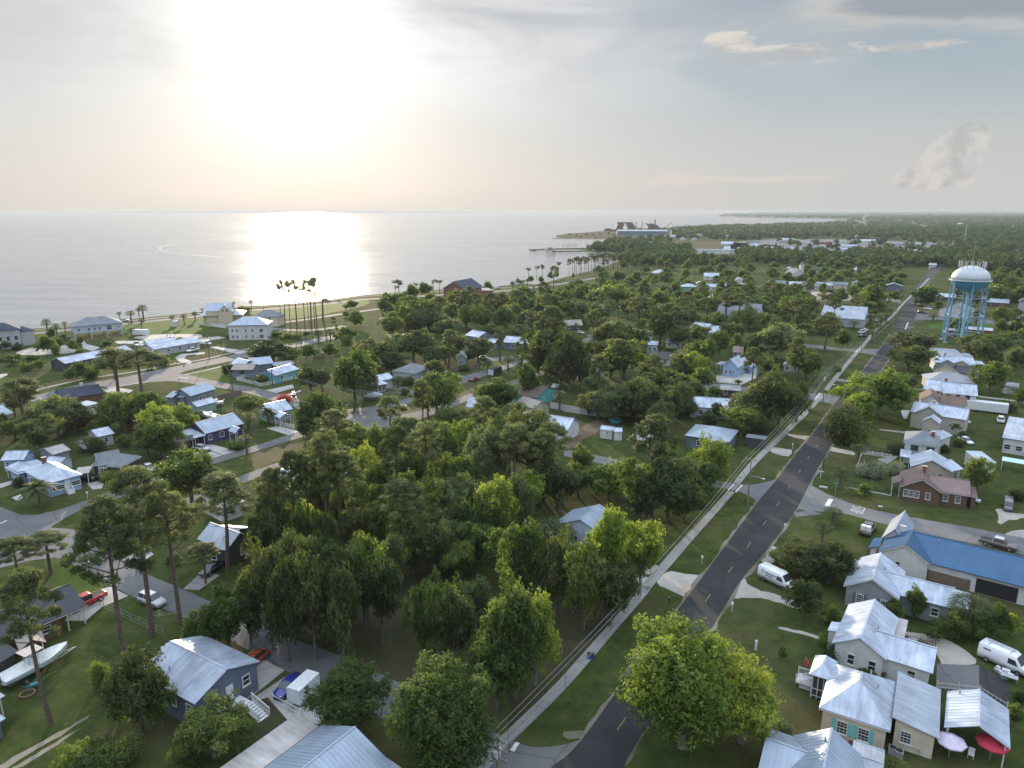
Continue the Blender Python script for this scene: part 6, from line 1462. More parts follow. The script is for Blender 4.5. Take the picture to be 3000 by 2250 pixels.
def flag(o):
    MB().tube([(0, 0, 1.5), (-.9, 0, 3.0)], .03, 6).build('staff', METAL_GREY, o); mb = MB(); mw = mat('flag_red', (.45, .06, .07), .8)
    mb.box((-.75, 0, 2.2), (.5, .03, 1.0)); mb.build('cloth', mw, o)
post_obj('porch_flag', 'd', (372, 860), 'red striped flag hanging from the screened porch corner', 'flag', flag)
for p, lb in (((1055, 900), 'left stepping slab'),): pass

# ------------------------------------------------------------------ water tower
def water_tower():
    c = gp((2815, 1003), 0); blue = mat('tower_blue', (.075, .29, .47), .45); pale = mat('tower_tank_white', (.50, .54, .56), .4)
    zc = proj(c)[2]; s = zc / FPX
    def zat(y):
        lo, hi = 0., 60.
        for _ in range(40):
            m_ = (lo + hi) / 2
            if proj((c.x, c.y, m_))[1] > y: lo = m_
            else: hi = m_
        return lo
    z_rim = zat(820); z_top = zat(786); rt = 50.5 * s * .97; rb = 54 * s * .97
    o = thing('water_tower', (c.x, c.y, 0), math.atan2(-c.y, -c.x), 'tall water tower with white domed tank on light blue braced legs', 'water tower')
    LAND.append(('the water tower', c))
    H = (z_top - z_rim) * 1.22; prof = [(0.01, z_rim - 5.4)]
    for k in range(1, 9): a = R(90 * k / 8); prof.append((rt * .97 * math.sin(a), z_rim - .2 - 5.2 * math.cos(a)))
    MB().lathe(prof, 40).build('tank_bowl', blue, o, True)
    prof = [(rt, z_rim - .2), (rt, z_rim + .6)]
    for k in range(0, 13): a = R(90 * k / 12); prof.append((rt * math.cos(a) + .001, z_rim + .6 + (H - .6) * math.sin(a)))
    MB().lathe(prof, 40).build('tank_dome', pale, o, True)
    w = MB(); w.lathe([(rt, z_rim - .25), (rt + .8, z_rim - .25), (rt + .8, z_rim - .15), (rt, z_rim - .15)], 40)
    cat_ = w.build('catwalk', pale, o); rr = MB()
    for z in (.45, .95): rr.lathe([(rt + .76, z_rim - .15 + z), (rt + .80, z_rim - .15 + z), (rt + .80, z_rim - .10 + z), (rt + .76, z_rim - .10 + z)], 40)
    for k in range(30): a = R(12 * k); rr.box(((rt + .78) * math.cos(a), (rt + .78) * math.sin(a), z_rim + .35), (.05, .05, 1.0), a)
    rr.build('handrail', pale, cat_)
    n = 6; legs = []
    for k in range(n):
        a = R(60 * k + 12); top = Vector((rt * .93 * math.cos(a), rt * .93 * math.sin(a), z_rim - .4)); bot = Vector((rb * math.cos(a), rb * math.sin(a), 0)); legs.append((bot, top))
        MB().tube([bot, top], .35, 12).build('leg', blue, o)
        MB().box((bot.x, bot.y, .3), (1.4, 1.4, .6), a).build('footing', CONC, o)
    lv = [.16, .45, .74]
    for f in lv:
        g_ = MB()
        for k in range(n):
            p, q = legs[k], legs[(k + 1) % n]; g_.bar(p[0].lerp(p[1], f), q[0].lerp(q[1], f), .22)
        g_.build('strut_ring', mat('strut_pale_blue', (.35, .52, .62), .5), o)
    f2 = [0] + lv + [1.]; g_ = MB()
    for i in range(4):
        for k in range(n):
            p, q = legs[k], legs[(k + 1) % n]
            g_.bar(p[0].lerp(p[1], f2[i]), q[0].lerp(q[1], f2[i + 1]), .09); g_.bar(q[0].lerp(q[1], f2[i]), p[0].lerp(p[1], f2[i + 1]), .09)
    g_.build('cross_bracing', METAL_GREY, o)
    MB().tube([(0, 0, 0), (0, 0, z_rim - 4)], .62, 14).build('riser_pipe', mat('riser_blue', (.25, .48, .62), .45), o)
    # antennas on a ring above the dome
    z0 = zat(786) - 1.0; ht = zat(761) - z0; ra = rt * .68
    for k in range(14):
        a = R(360 * k / 14 + 5); x, y = ra * math.cos(a), ra * math.sin(a)
        q = MB().tube([(x * .96, y * .96, z0 - 1.0), (x, y, z0 + ht * .9)], .09, 6).build('antenna_mast', METAL_GREY, o)
        MB().box((x * 1.03, y * 1.03, z0 + ht * .62), (.14, .28, ht * .5), a).build('antenna_panel', pale, q)
    rg = MB()
    for k in range(14):
        a0, a1 = R(360 * k / 14 + 5), R(360 * (k + 1) / 14 + 5)
        for z in (z0 + .2, z0 + ht * .78): rg.bar((ra * math.cos(a0), ra * math.sin(a0), z), (ra * math.cos(a1), ra * math.sin(a1), z), .1)
        rg.bar((ra * math.cos(a0), ra * math.sin(a0), z0), (ra * math.cos(a1), ra * math.sin(a1), z0 + ht * .78), .06)
    rg.build('antenna_ring', mat('faded_red_steel', (.38, .30, .28), .6), o)
    MB().tube([(0, 0, z_top - .5), (0, 0, z_top + ht + 7)], [.1, .03], 6).build('whip_antenna', METAL_GREY, o)
    ld = MB()
    for sx in (-.2, .2): ld.bar((rt * .55, sx - rt * .75, z_rim - .2), (rt * .35, sx - rt * .45, z_top - .5), .06)
    ld.build('ladder', mat('deep_blue_mark', (.04, .08, .3), .6), o)
water_tower()

def crate(o, m=None): MB().box((0, 0, .3), (.9, .6, .6)).build('box', m or mat('blue_plastic', (.02, .10, .35), .4), o); MB().box((0, 0, .63), (.98, .68, .05)).build('lid', DKM, o)
post_obj('storage_box', 'c', (680, 672), 'small blue box on the verge beside the sidewalk', 'box', crate)
post_obj('storage_box', 'd', (1450, 1010), 'blue box by the addition of the cream house', 'box', crate)
def marker(o): MB().tube([(0, 0, 0), (0, 0, 1.3)], .16, 10).build('body', WHITE, o); MB().lathe([(.2, 1.3), (.14, 1.45), (.02, 1.5)], 10).build('cap', WHITE, o)
post_obj('white_marker', 'c', (2105, 600), 'white rounded post on the lawn behind the bright green tree', 'post', marker)
def chair_(o):
    MB().box((0, 0, .42), (.6, .6, .06)).build('seat', WHITE, o); MB().box((0, .28, .75), (.6, .05, .6)).build('backrest', WHITE, o)
    for x in (-.26, .26):
        for y in (-.26, .26): MB().box((x, y, .2), (.05, .05, .39)).build('leg', WHITE, o)
for p, lb in (((1225, 560), 'left white chair on the deck behind the white L shaped house'), ((1262, 568), 'right white chair on the deck behind the white L shaped house'), ((1750, 1530), 'white chair between the two garden umbrellas')): post_obj('garden_chair', 'd', p, lb, 'chair', chair_)
def gas(o): MB().tube([(-.7, 0, .55), (.7, 0, .55)], .38, 12).build('tank', WHITE, o); [MB().box((x, 0, .12), (.12, .6, .24)).build('foot', METAL_GREY, o) for x in (-.45, .45)]
post_obj('gas_tank', 'h', (1800, 808), 'small white gas tank at the end wall of the brown brick house', 'gas tank', gas)
post_obj('gas_tank', 'r', (1600, 1040), 'white gas tank beside the cream house with stepped gables', 'gas tank', gas)
def tramp(o):
    MB().lathe([(1.9, .8), (.01, .8)], 20).build('mat_surface', DKM, o); MB().lathe([(1.9, .78), (2.0, .78), (2.0, .86), (1.9, .86)], 20).build('ring', METAL_GREY, o)
    for k in range(6): MB().box((1.95 * math.cos(k * 1.047), 1.95 * math.sin(k * 1.047), .39), (.06, .06, .77)).build('leg', METAL_GREY, o)
post_obj('trampoline', 'h', (2130, 330), 'round trampoline on the lawn by the metal building', 'trampoline', tramp)
for i_, (x_, y_, pm_) in enumerate(((930, 372, PW), (985, 378, PG), (1050, 370, PW), (1110, 376, PBK), (1160, 368, PS), (610, 372, PW), (560, 380, PS), (700, 365, PBK), (330, 380, PW), (250, 372, PG))):
    put_car('car', pm_, 'o', (x_, y_), (x_ + 20, y_ + 4), ('first second third fourth fifth sixth seventh eighth ninth tenth'.split()[i_]) + ' parked car along the distant town strip', None, group='cars in the distant town')
# ------------------------------------------------------------------ foliage
def leafmat(name, dark, light, trans=.38, rough=.55):
    m = bpy.data.materials.new(name); m.use_nodes = True; N, L = m.node_tree.nodes, m.node_tree.links; B = N['Principled BSDF']
    at = N.new('ShaderNodeAttribute'); at.attribute_name = 'tint'; oi = N.new('ShaderNodeObjectInfo')
    mx = N.new('ShaderNodeMix'); mx.data_type = 'RGBA'; mx.inputs[6].default_value = (*dark, 1); mx.inputs[7].default_value = (*light, 1); L.new(at.outputs['Fac'], mx.inputs[0])
    hs = N.new('ShaderNodeHueSaturation'); L.new(mx.outputs[2], hs.inputs['Color'])
    r1 = N.new('ShaderNodeMapRange'); r1.inputs[3].default_value = .478; r1.inputs[4].default_value = .520; L.new(oi.outputs['Random'], r1.inputs[0]); L.new(r1.outputs[0], hs.inputs['Hue'])
    r2 = N.new('ShaderNodeMapRange'); r2.inputs[3].default_value = 1.35; r2.inputs[4].default_value = .75; L.new(oi.outputs['Random'], r2.inputs[0]); L.new(r2.outputs[0], hs.inputs['Value'])
    L.new(hs.outputs[0], B.inputs['Base Color']); B.inputs['Roughness'].default_value = rough; B.inputs['Specular IOR Level'].default_value = .25
    t = N.new('ShaderNodeBsdfTranslucent'); g = N.new('ShaderNodeMix'); g.data_type = 'RGBA'; g.blend_type = 'MULTIPLY'; g.inputs[0].default_value = 1; g.inputs[7].default_value = (1.7, 1.75, .7, 1)
    L.new(hs.outputs[0], g.inputs[6]); L.new(g.outputs[2], t.inputs[0])
    ms = N.new('ShaderNodeMixShader'); ms.inputs[0].default_value = trans; L.new(B.outputs[0], ms.inputs[1]); L.new(t.outputs[0], ms.inputs[2]); L.new(ms.outputs[0], N['Material Output'].inputs[0])
    return m
LM = {'o': leafmat('oak_leaves', (.046, .066, .027), (.130, .152, .062), .5), 'b': leafmat('green_leaves', (.058, .090, .028), (.158, .205, .062), .52),
      'y': leafmat('yellow_green_leaves', (.105, .150, .030), (.28, .335, .070), .50), 'g': leafmat('grey_green_leaves', (.075, .105, .052), (.175, .205, .098), .48),
      'm': leafmat('magnolia_leaves', (.034, .054, .020), (.092, .118, .040), .42, .5), 'p': leafmat('pine_needles', (.054, .076, .030), (.165, .190, .074), .42),
      's': leafmat('palm_fronds', (.040, .062, .018), (.105, .130, .050), .35), 'r': leafmat('red_blossom', (.22, .03, .04), (.42, .10, .10)),
      'w': leafmat('white_blossom_leaves', (.04, .07, .02), (.38, .40, .32)), 'f': leafmat('far_wood_leaves', (.026, .048, .017), (.068, .100, .032), .35)}
BARK = mat('bark', (.12, .095, .075), .95, var=.35, scale=3); BARKP = mat('pine_bark', (.11, .08, .062), .95, var=.35, scale=2.5); BARKL = mat('pale_bark', (.19, .17, .15), .9, var=.25)
DEADF = mat('dead_fronds', (.22, .16, .09), .9, var=.3)
def leaf_mesh(name, c, nrm, half, wid, tint, m):
    """one small diamond per leaf spray"""
    k = len(c); nrm = nrm / (np.linalg.norm(nrm, axis=1, keepdims=True) + 1e-9)
    r = rng.normal(size=(k, 3)); a = np.cross(nrm, r); a /= np.linalg.norm(a, axis=1, keepdims=True) + 1e-9; b = np.cross(nrm, a)
    h = half * rng.uniform(.65, 1.35, (k, 1)); w = wid * rng.uniform(.7, 1.3, (k, 1))
    v = np.stack([c - a * h, c - b * w + nrm * w * .3, c + a * h, c + b * w + nrm * w * .3], 1).reshape(-1, 3)
    me = bpy.data.meshes.new(name); me.vertices.add(4 * k); me.vertices.foreach_set('co', v.astype(np.float32).ravel())
    me.loops.add(4 * k); me.loops.foreach_set('vertex_index', np.arange(4 * k, dtype=np.int32))
    me.polygons.add(k); me.polygons.foreach_set('loop_start', np.arange(0, 4 * k, 4, dtype=np.int32)); me.polygons.foreach_set('loop_total', np.full(k, 4, dtype=np.int32))
    at = me.attributes.new('tint', 'FLOAT', 'FACE'); at.data.foreach_set('value', np.clip(tint, 0, 1).astype(np.float32)); me.materials.append(m); me.update(); me.validate(); return me
def blobs_to_leaves(bl, n, squash=1., up=.25):
    """bl rows: x y z r tint; n leaves spread over the shells of the blobs"""
    bl = np.array(bl); N_ = n; n = max(1, n // 7); area = bl[:, 3] ** 2; idx = rng.choice(len(bl), n, p=area / area.sum()); d = rng.normal(size=(n, 3)); d /= np.linalg.norm(d, axis=1, keepdims=True)
    flip = (d[:, 2] < -.2) & (rng.random(n) < .55); d[flip, 2] *= -1
    rr = bl[idx, 3:4] * (1.08 - .5 * rng.random((n, 1)) ** 2.2) * (1 + .15 * rng.normal(size=(n, 1)))
    c = bl[idx, :3] + d * rr * np.array([1, 1, squash]); nm = d + rng.normal(size=(n, 3)) * .42; nm[:, 2] += up
    ti = bl[idx, 4] + rng.normal(size=n) * .25; k = 7; sp = .085 * (N_ / 14000) ** -.33 * 2.0
    c = np.repeat(c, k, 0) + rng.normal(size=(n * k, 3)) * sp * rng.uniform(.6, 1.5, (n, 1)).repeat(k, 0); nm = np.repeat(nm, k, 0) + rng.normal(size=(n * k, 3)) * .5
    return c, nm, np.repeat(ti, k) + rng.normal(size=n * k) * .12
def broad_blobs(k, wide=1.):
    out = []; nl = int(rng.integers(3, 6)); lobes = [(rng.uniform(-1.7, 1.7), rng.uniform(-1.7, 1.7), rng.uniform(-1.3, 1.6), rng.uniform(.5, .82)) for _ in range(nl)]
    for i in range(k):
        lx, ly, lz, lr = lobes[i % nl]
        t = i / k; ph = i * 2.39996 + rng.uniform(-.5, .5); el = math.asin(min(1, max(-1, 1 - 1.75 * t + rng.uniform(-.12, .12)))); rad = rng.uniform(.58, .98)
        r = rng.uniform(.62, 1.45) * (26 / k) ** .33; rad *= rng.uniform(.95, 1.14)
        out.append((lx + 3.9 * lr * math.cos(el) * math.cos(ph) * rad, ly + 3.9 * lr * math.cos(el) * math.sin(ph) * rad, 5.1 + lz * .9 + 3.7 * lr * math.sin(el) * rad, r, rng.uniform(.05, .95)))
    for i in range(max(3, k // 6)): out.append((rng.uniform(-1.9, 1.9), rng.uniform(-1.9, 1.9), rng.uniform(3.0, 7.0), 1.7, .25))  # inner blobs tinted darker: shade of the crown's gaps put into leaf colour
    return out
def limbs(mb, targets, z0, r0, n=7):
    for x, y, z, *_ in targets[:n]:
        a = Vector((0, 0, z0)); e = Vector((x * .85, y * .85, z)); mdl = a.lerp(e, .5) + Vector((0, 0, -.3)); mb.tube([a, mdl, e], [r0, r0 * .6, r0 * .18], 6)
BRO = {}
for lod, (cnt, nleaf, half, nb, nv) in {0: (1, 42000, .125, 90, 3), 1: (1, 14000, .20, 52, 6), 2: (1, 4600, .33, 32, 6), 3: (1, 1300, .56, 18, 4)}.items():
    BRO[lod] = []
    for v in range(nv):
        bl = broad_blobs(nb); c, nm, ti = blobs_to_leaves(bl, nleaf); me = leaf_mesh('crown', c, nm, half, half * .55, ti, LM['b'])
        mb = MB(); mb.tube([(0, 0, -.1), (.1, .05, 1.6), (0, 0, 3.4), (.15, -.1, 6.0)], [.34, .27, .22, .08], 8); limbs(mb, [b for b in bl if b[2] > 4][::3], 2.2, .16, 9 if lod < 2 else 4)
        BRO[lod].append((me, mb.mesh('trunk', BARK)))
PIN = {}
for lod, (nleaf, half, np_, nv) in {0: (26000, .16, 52, 4), 1: (9000, .25, 30, 4), 2: (2600, .46, 20, 3)}.items():
    PIN[lod] = []
    for v in range(nv):
        bl = []; mb = MB(); bend = rng.uniform(-.5, .5, 2); axis = lambda z: Vector((bend[0] * math.sin(z / 20 * 2.5), bend[1] * math.sin(z / 20 * 2.1), z))
        mb.tube([axis(z) for z in (-.2, 4, 8, 12, 16, 19)], [.34, .29, .25, .20, .13, .04], 8)
        for i in range(np_):
            t = (i + .5) / np_; z = 12.2 + 7.2 * t ** .8; ph = i * 2.39996 + rng.uniform(-.6, .6); reach = (4.3 - 3.3 * max(0, t - .45) / .55) * rng.uniform(.45, 1.0) * (.75 + .25 * min(1, t * 4))
            a = axis(z - rng.uniform(.8, 2.0)); e = axis(z) + Vector((reach * math.cos(ph), reach * math.sin(ph), rng.uniform(-.1, .5)))
            bl.append((e.x, e.y, e.z, rng.uniform(.5, 1.0) * (30 / np_) ** .3, rng.uniform(.1, .95)))
            if i % 2 == 0: mb.tube([a, a.lerp(e, .55) + Vector((0, 0, -.15)), e], [.085, .055, .02], 5)
        for z in (7.5, 9.3, 10.6): ph = rng.uniform(0, 6.28); a = axis(z); mb.tube([a, a + Vector((1.2 * math.cos(ph), 1.2 * math.sin(ph), .3)), a + Vector((2.1 * math.cos(ph + .4), 2.1 * math.sin(ph + .4), .1))], [.06, .035, .012], 5)
        c, nm, ti = blobs_to_leaves(bl, nleaf, .5, .7); PIN[lod].append((leaf_mesh('crown', c, nm, half, half * .28, ti, LM['p']), mb.mesh('trunk', BARKP)))
# small sparse crowns of the tall shore pines
SPP = []
for v in range(3):
    bl = []; mb = MB(); mb.tube([(0, 0, -.2), (.15, .1, 6), (.35, 0, 12), (.1, .1, 20)], [.30, .25, .20, .10], 7)
    for i in range(9):
        ph = rng.uniform(0, 6.28); r_ = rng.uniform(.3, 2.9); z = rng.uniform(15.6, 19.8); bl.append((r_ * math.cos(ph), r_ * math.sin(ph), z, rng.uniform(.45, .9), .5)); mb.tube([(.1, .1, z - 1.6), (r_ * math.cos(ph), r_ * math.sin(ph), z)], [.07, .03], 5)
    c, nm, ti = blobs_to_leaves(bl, 2100, .5, .6); SPP.append((leaf_mesh('crown', c, nm, .28, .09, ti, LM['p']), mb.mesh('trunk', BARKP)))
BUS = {}
for lod, (nleaf, half, nv) in {1: (7000, .13, 3), 2: (1800, .26, 3)}.items():
    BUS[lod] = []
    for v in range(nv):
        bl = [(rng.uniform(-1.2, 1.2) * 1.05, rng.uniform(-1.2, 1.2) * 1.05, rng.uniform(.5, 1.9), rng.uniform(.5, .85), rng.uniform(.2, .8)) for _ in range(14)] + [(0, 0, 1.0, 1.1, .4)]
        c, nm, ti = blobs_to_leaves(bl, nleaf); c[:, 2] = np.abs(c[:, 2]) + .02; BUS[lod].append((leaf_mesh('crown', c * [1.2, 1.2, 1.2], nm, half, half * .55, ti, LM['b']), None))
def palm_proto(kind, skirt=False):
    q = []; nq = []; th = []; mb = MB(); H_ = 5.0
    mb.tube([(0, 0, -.1), (.05, 0, 2), (0, .05, H_)], [.26, .2, .22], 9)
    def frond(o, ph, el, ln, pts, nl, wl, droop):
        d = Vector((math.cos(ph) * math.cos(el), math.sin(ph) * math.cos(el), math.sin(el))); s = Vector((-math.sin(ph), math.cos(ph), 0)); p = Vector(o); prev = p.copy()
        if kind == 'fan':
            e = p + d * ln * .5; e.z -= droop * .15; mbq.bar(p, e, .03)
            u = s.cross(d).normalized()
            for k in range(nl):
                a = (k / (nl - 1) - .5) * 2.5; dd = (d * math.cos(a) + s * math.sin(a)); tip = e + dd * ln * .55 + Vector((0, 0, -droop * (.25 + .2 * abs(a)))); sd = (s * math.cos(a) - d * math.sin(a)) * wl
                mbq.quad([e, e.lerp(tip, .5) - sd + u * .03, tip, e.lerp(tip, .5) + sd + u * .03])
        else:
            n = 7
            for i in range(n):
                t = (i + 1) / n; nx = Vector(o) + d * ln * t + Vector((0, 0, -droop * t * t * ln * .55)); mbq.bar(prev, nx, .03)
                for sgn in (-1, 1):
                    for j in (0, .5):
                        b_ = prev.lerp(nx, j); ll = .62 * math.sin(math.pi * (.12 + .8 * t)); tp = b_ + s * sgn * ll + (nx - prev).normalized() * .25 + Vector((0, 0, -.18 * ll)); w_ = (nx - prev).normalized() * .15
                        mbq.quad([b_ - w_, tp, b_ + w_])
                prev = nx
    mbq = MB(); nf = 34 if kind == 'fan' else 30
    for i in range(nf):
        el = R(80) - R(115) * (i / nf) ** .9; frond((0, 0, H_), i * 2.4, el, (1.75 if kind == 'fan' else 3.0) * random.uniform(.75, 1.2), 0, 8, .055, .9 if kind == 'fan' else 1.0)
    if kind != 'fan': pass
    me = mbq.mesh('crown', LM['s']); at = me.attributes.new('tint', 'FLOAT', 'FACE'); at.data.foreach_set('value', rng.uniform(.1, .9, len(me.polygons)).astype(np.float32))
    tm = mb.mesh('trunk', BARK); sk = None
    if skirt:
        mbq = MB()
        for i in range(26): frond((0, 0, H_ - .15), i * 2.4, R(-50) - R(30) * random.random(), 1.5, 0, 7, .08, .9)
        sk = mbq.mesh('dead_skirt', DEADF)
    return me, tm, sk
PALM = [palm_proto('fan') for _ in range(2)]; PALMD = [palm_proto('date')]; PALMS = [palm_proto('fan', True)]
TREES = []; used = {}
KN = {'o': ('broadleaf_tree', 'dark oak'), 'b': ('broadleaf_tree', 'green leafy tree'), 'y': ('broadleaf_tree', 'bright yellow green tree'), 'g': ('broadleaf_tree', 'grey green tree'), 'm': ('broadleaf_tree', 'dark magnolia like tree'),
      'p': ('pine_tree', 'pine'), 't': ('pine_tree', 'tall bare trunked pine'), 's': ('palm_tree', 'fan palm'), 'd': ('palm_tree', 'arching palm'), 'k': ('palm_tree', 'shaggy palm with brown skirt'),
      'u': ('shrub', 'green shrub'), 'v': ('shrub', 'dark shrub'), 'r': ('shrub', 'red flowering shrub'), 'w': ('shrub', 'white flowering shrub')}
def place_tree(kd, base, h, w, idx=None, rot=None, lod=None):
    zc = proj(base)[2]; s1 = w / 10.
    if kd in 'obygm':
        if lod is None: lod = 0 if zc < 125 and w > 9 else 1 if zc < 210 else 2 if zc < 420 else 3
        pool = BRO[lod]; sc3 = (w / 9.6, w / 9.6, h / 10.2)
    elif kd == 'p':
        if lod is None: lod = 0 if zc < 135 else 1 if zc < 300 else 2
        pool = PIN[lod]; sc3 = (w / 8.6, w / 8.6, h / 20.)
    elif kd == 't': pool = SPP; sc3 = (w / 6., w / 6., h / 20.)
    elif kd == 's': pool = PALM; sc3 = (w / 3.6, w / 3.6, h / 6.3)
    elif kd == 'd': pool = PALMD; sc3 = (w / 5.6, w / 5.6, h / 6.4)
    elif kd == 'k': pool = PALMS; sc3 = (w / 3.6, w / 3.6, h / 6.3)
    else:
        lod = 1 if zc < 200 else 2; pool = BUS[lod]; sc3 = (w / 4.1, w / 4.1, h / 3.0)
    pr = pool[len(TREES) % len(pool)]; name, kn = KN[kd]
    o = bpy.data.objects.new(name, None); C.objects.link(o); o.location = (base[0], base[1], 0); o.rotation_euler = (0, 0, random.uniform(0, 6.28) if rot is None else rot); o.scale = sc3
    cr = bpy.data.objects.new('crown', pr[0]); C.objects.link(cr); cr.parent = o
    mk = {'u': 'b', 'v': 'm', 't': 'm', 'd': 's', 'k': 's'}.get(kd, kd)
    if pr[0].materials[0] != LM[mk]: cr.material_slots[0].link = 'OBJECT'; cr.material_slots[0].material = LM[mk]
    if pr[1]:
        t = bpy.data.objects.new('trunk', pr[1]); C.objects.link(t); t.parent = o
        if kd == 'y': t.material_slots[0].link = 'OBJECT'; t.material_slots[0].material = BARKL
    if len(pr) > 2 and pr[2]: t = bpy.data.objects.new('dead_skirt', pr[2]); C.objects.link(t); t.parent = o
    o['category'] = {'shrub': 'shrub', 'pine_tree': 'pine tree', 'palm_tree': 'palm tree'}.get(name, 'tree')
    TREES.append([o, kd, Vector((base[0], base[1], 0)), h, w]); return o
def solve_tree(t, x, yt, w, yb):
    px, pt = P(t, x, yt); pb = P(t, 0, yb)[1]
    vx, vy = 1500, 1125 + FPX / math.tan(PITCH) * 1.0 if False else 1125 + FPX * cp / sp
    bx = px + (vx - px) * (pb - pt) / (vy - pt)
    base = gp((bx, pb), 0); lo, hi = .3, 45.
    for _ in range(40):
        m_ = (lo + hi) / 2
        if proj((base.x, base.y, m_))[1] > pt: lo = m_
        else: hi = m_
    zc = proj((base.x, base.y, lo * .7))[2]
    return base, lo, w * TILES[t][2] * zc / FPX
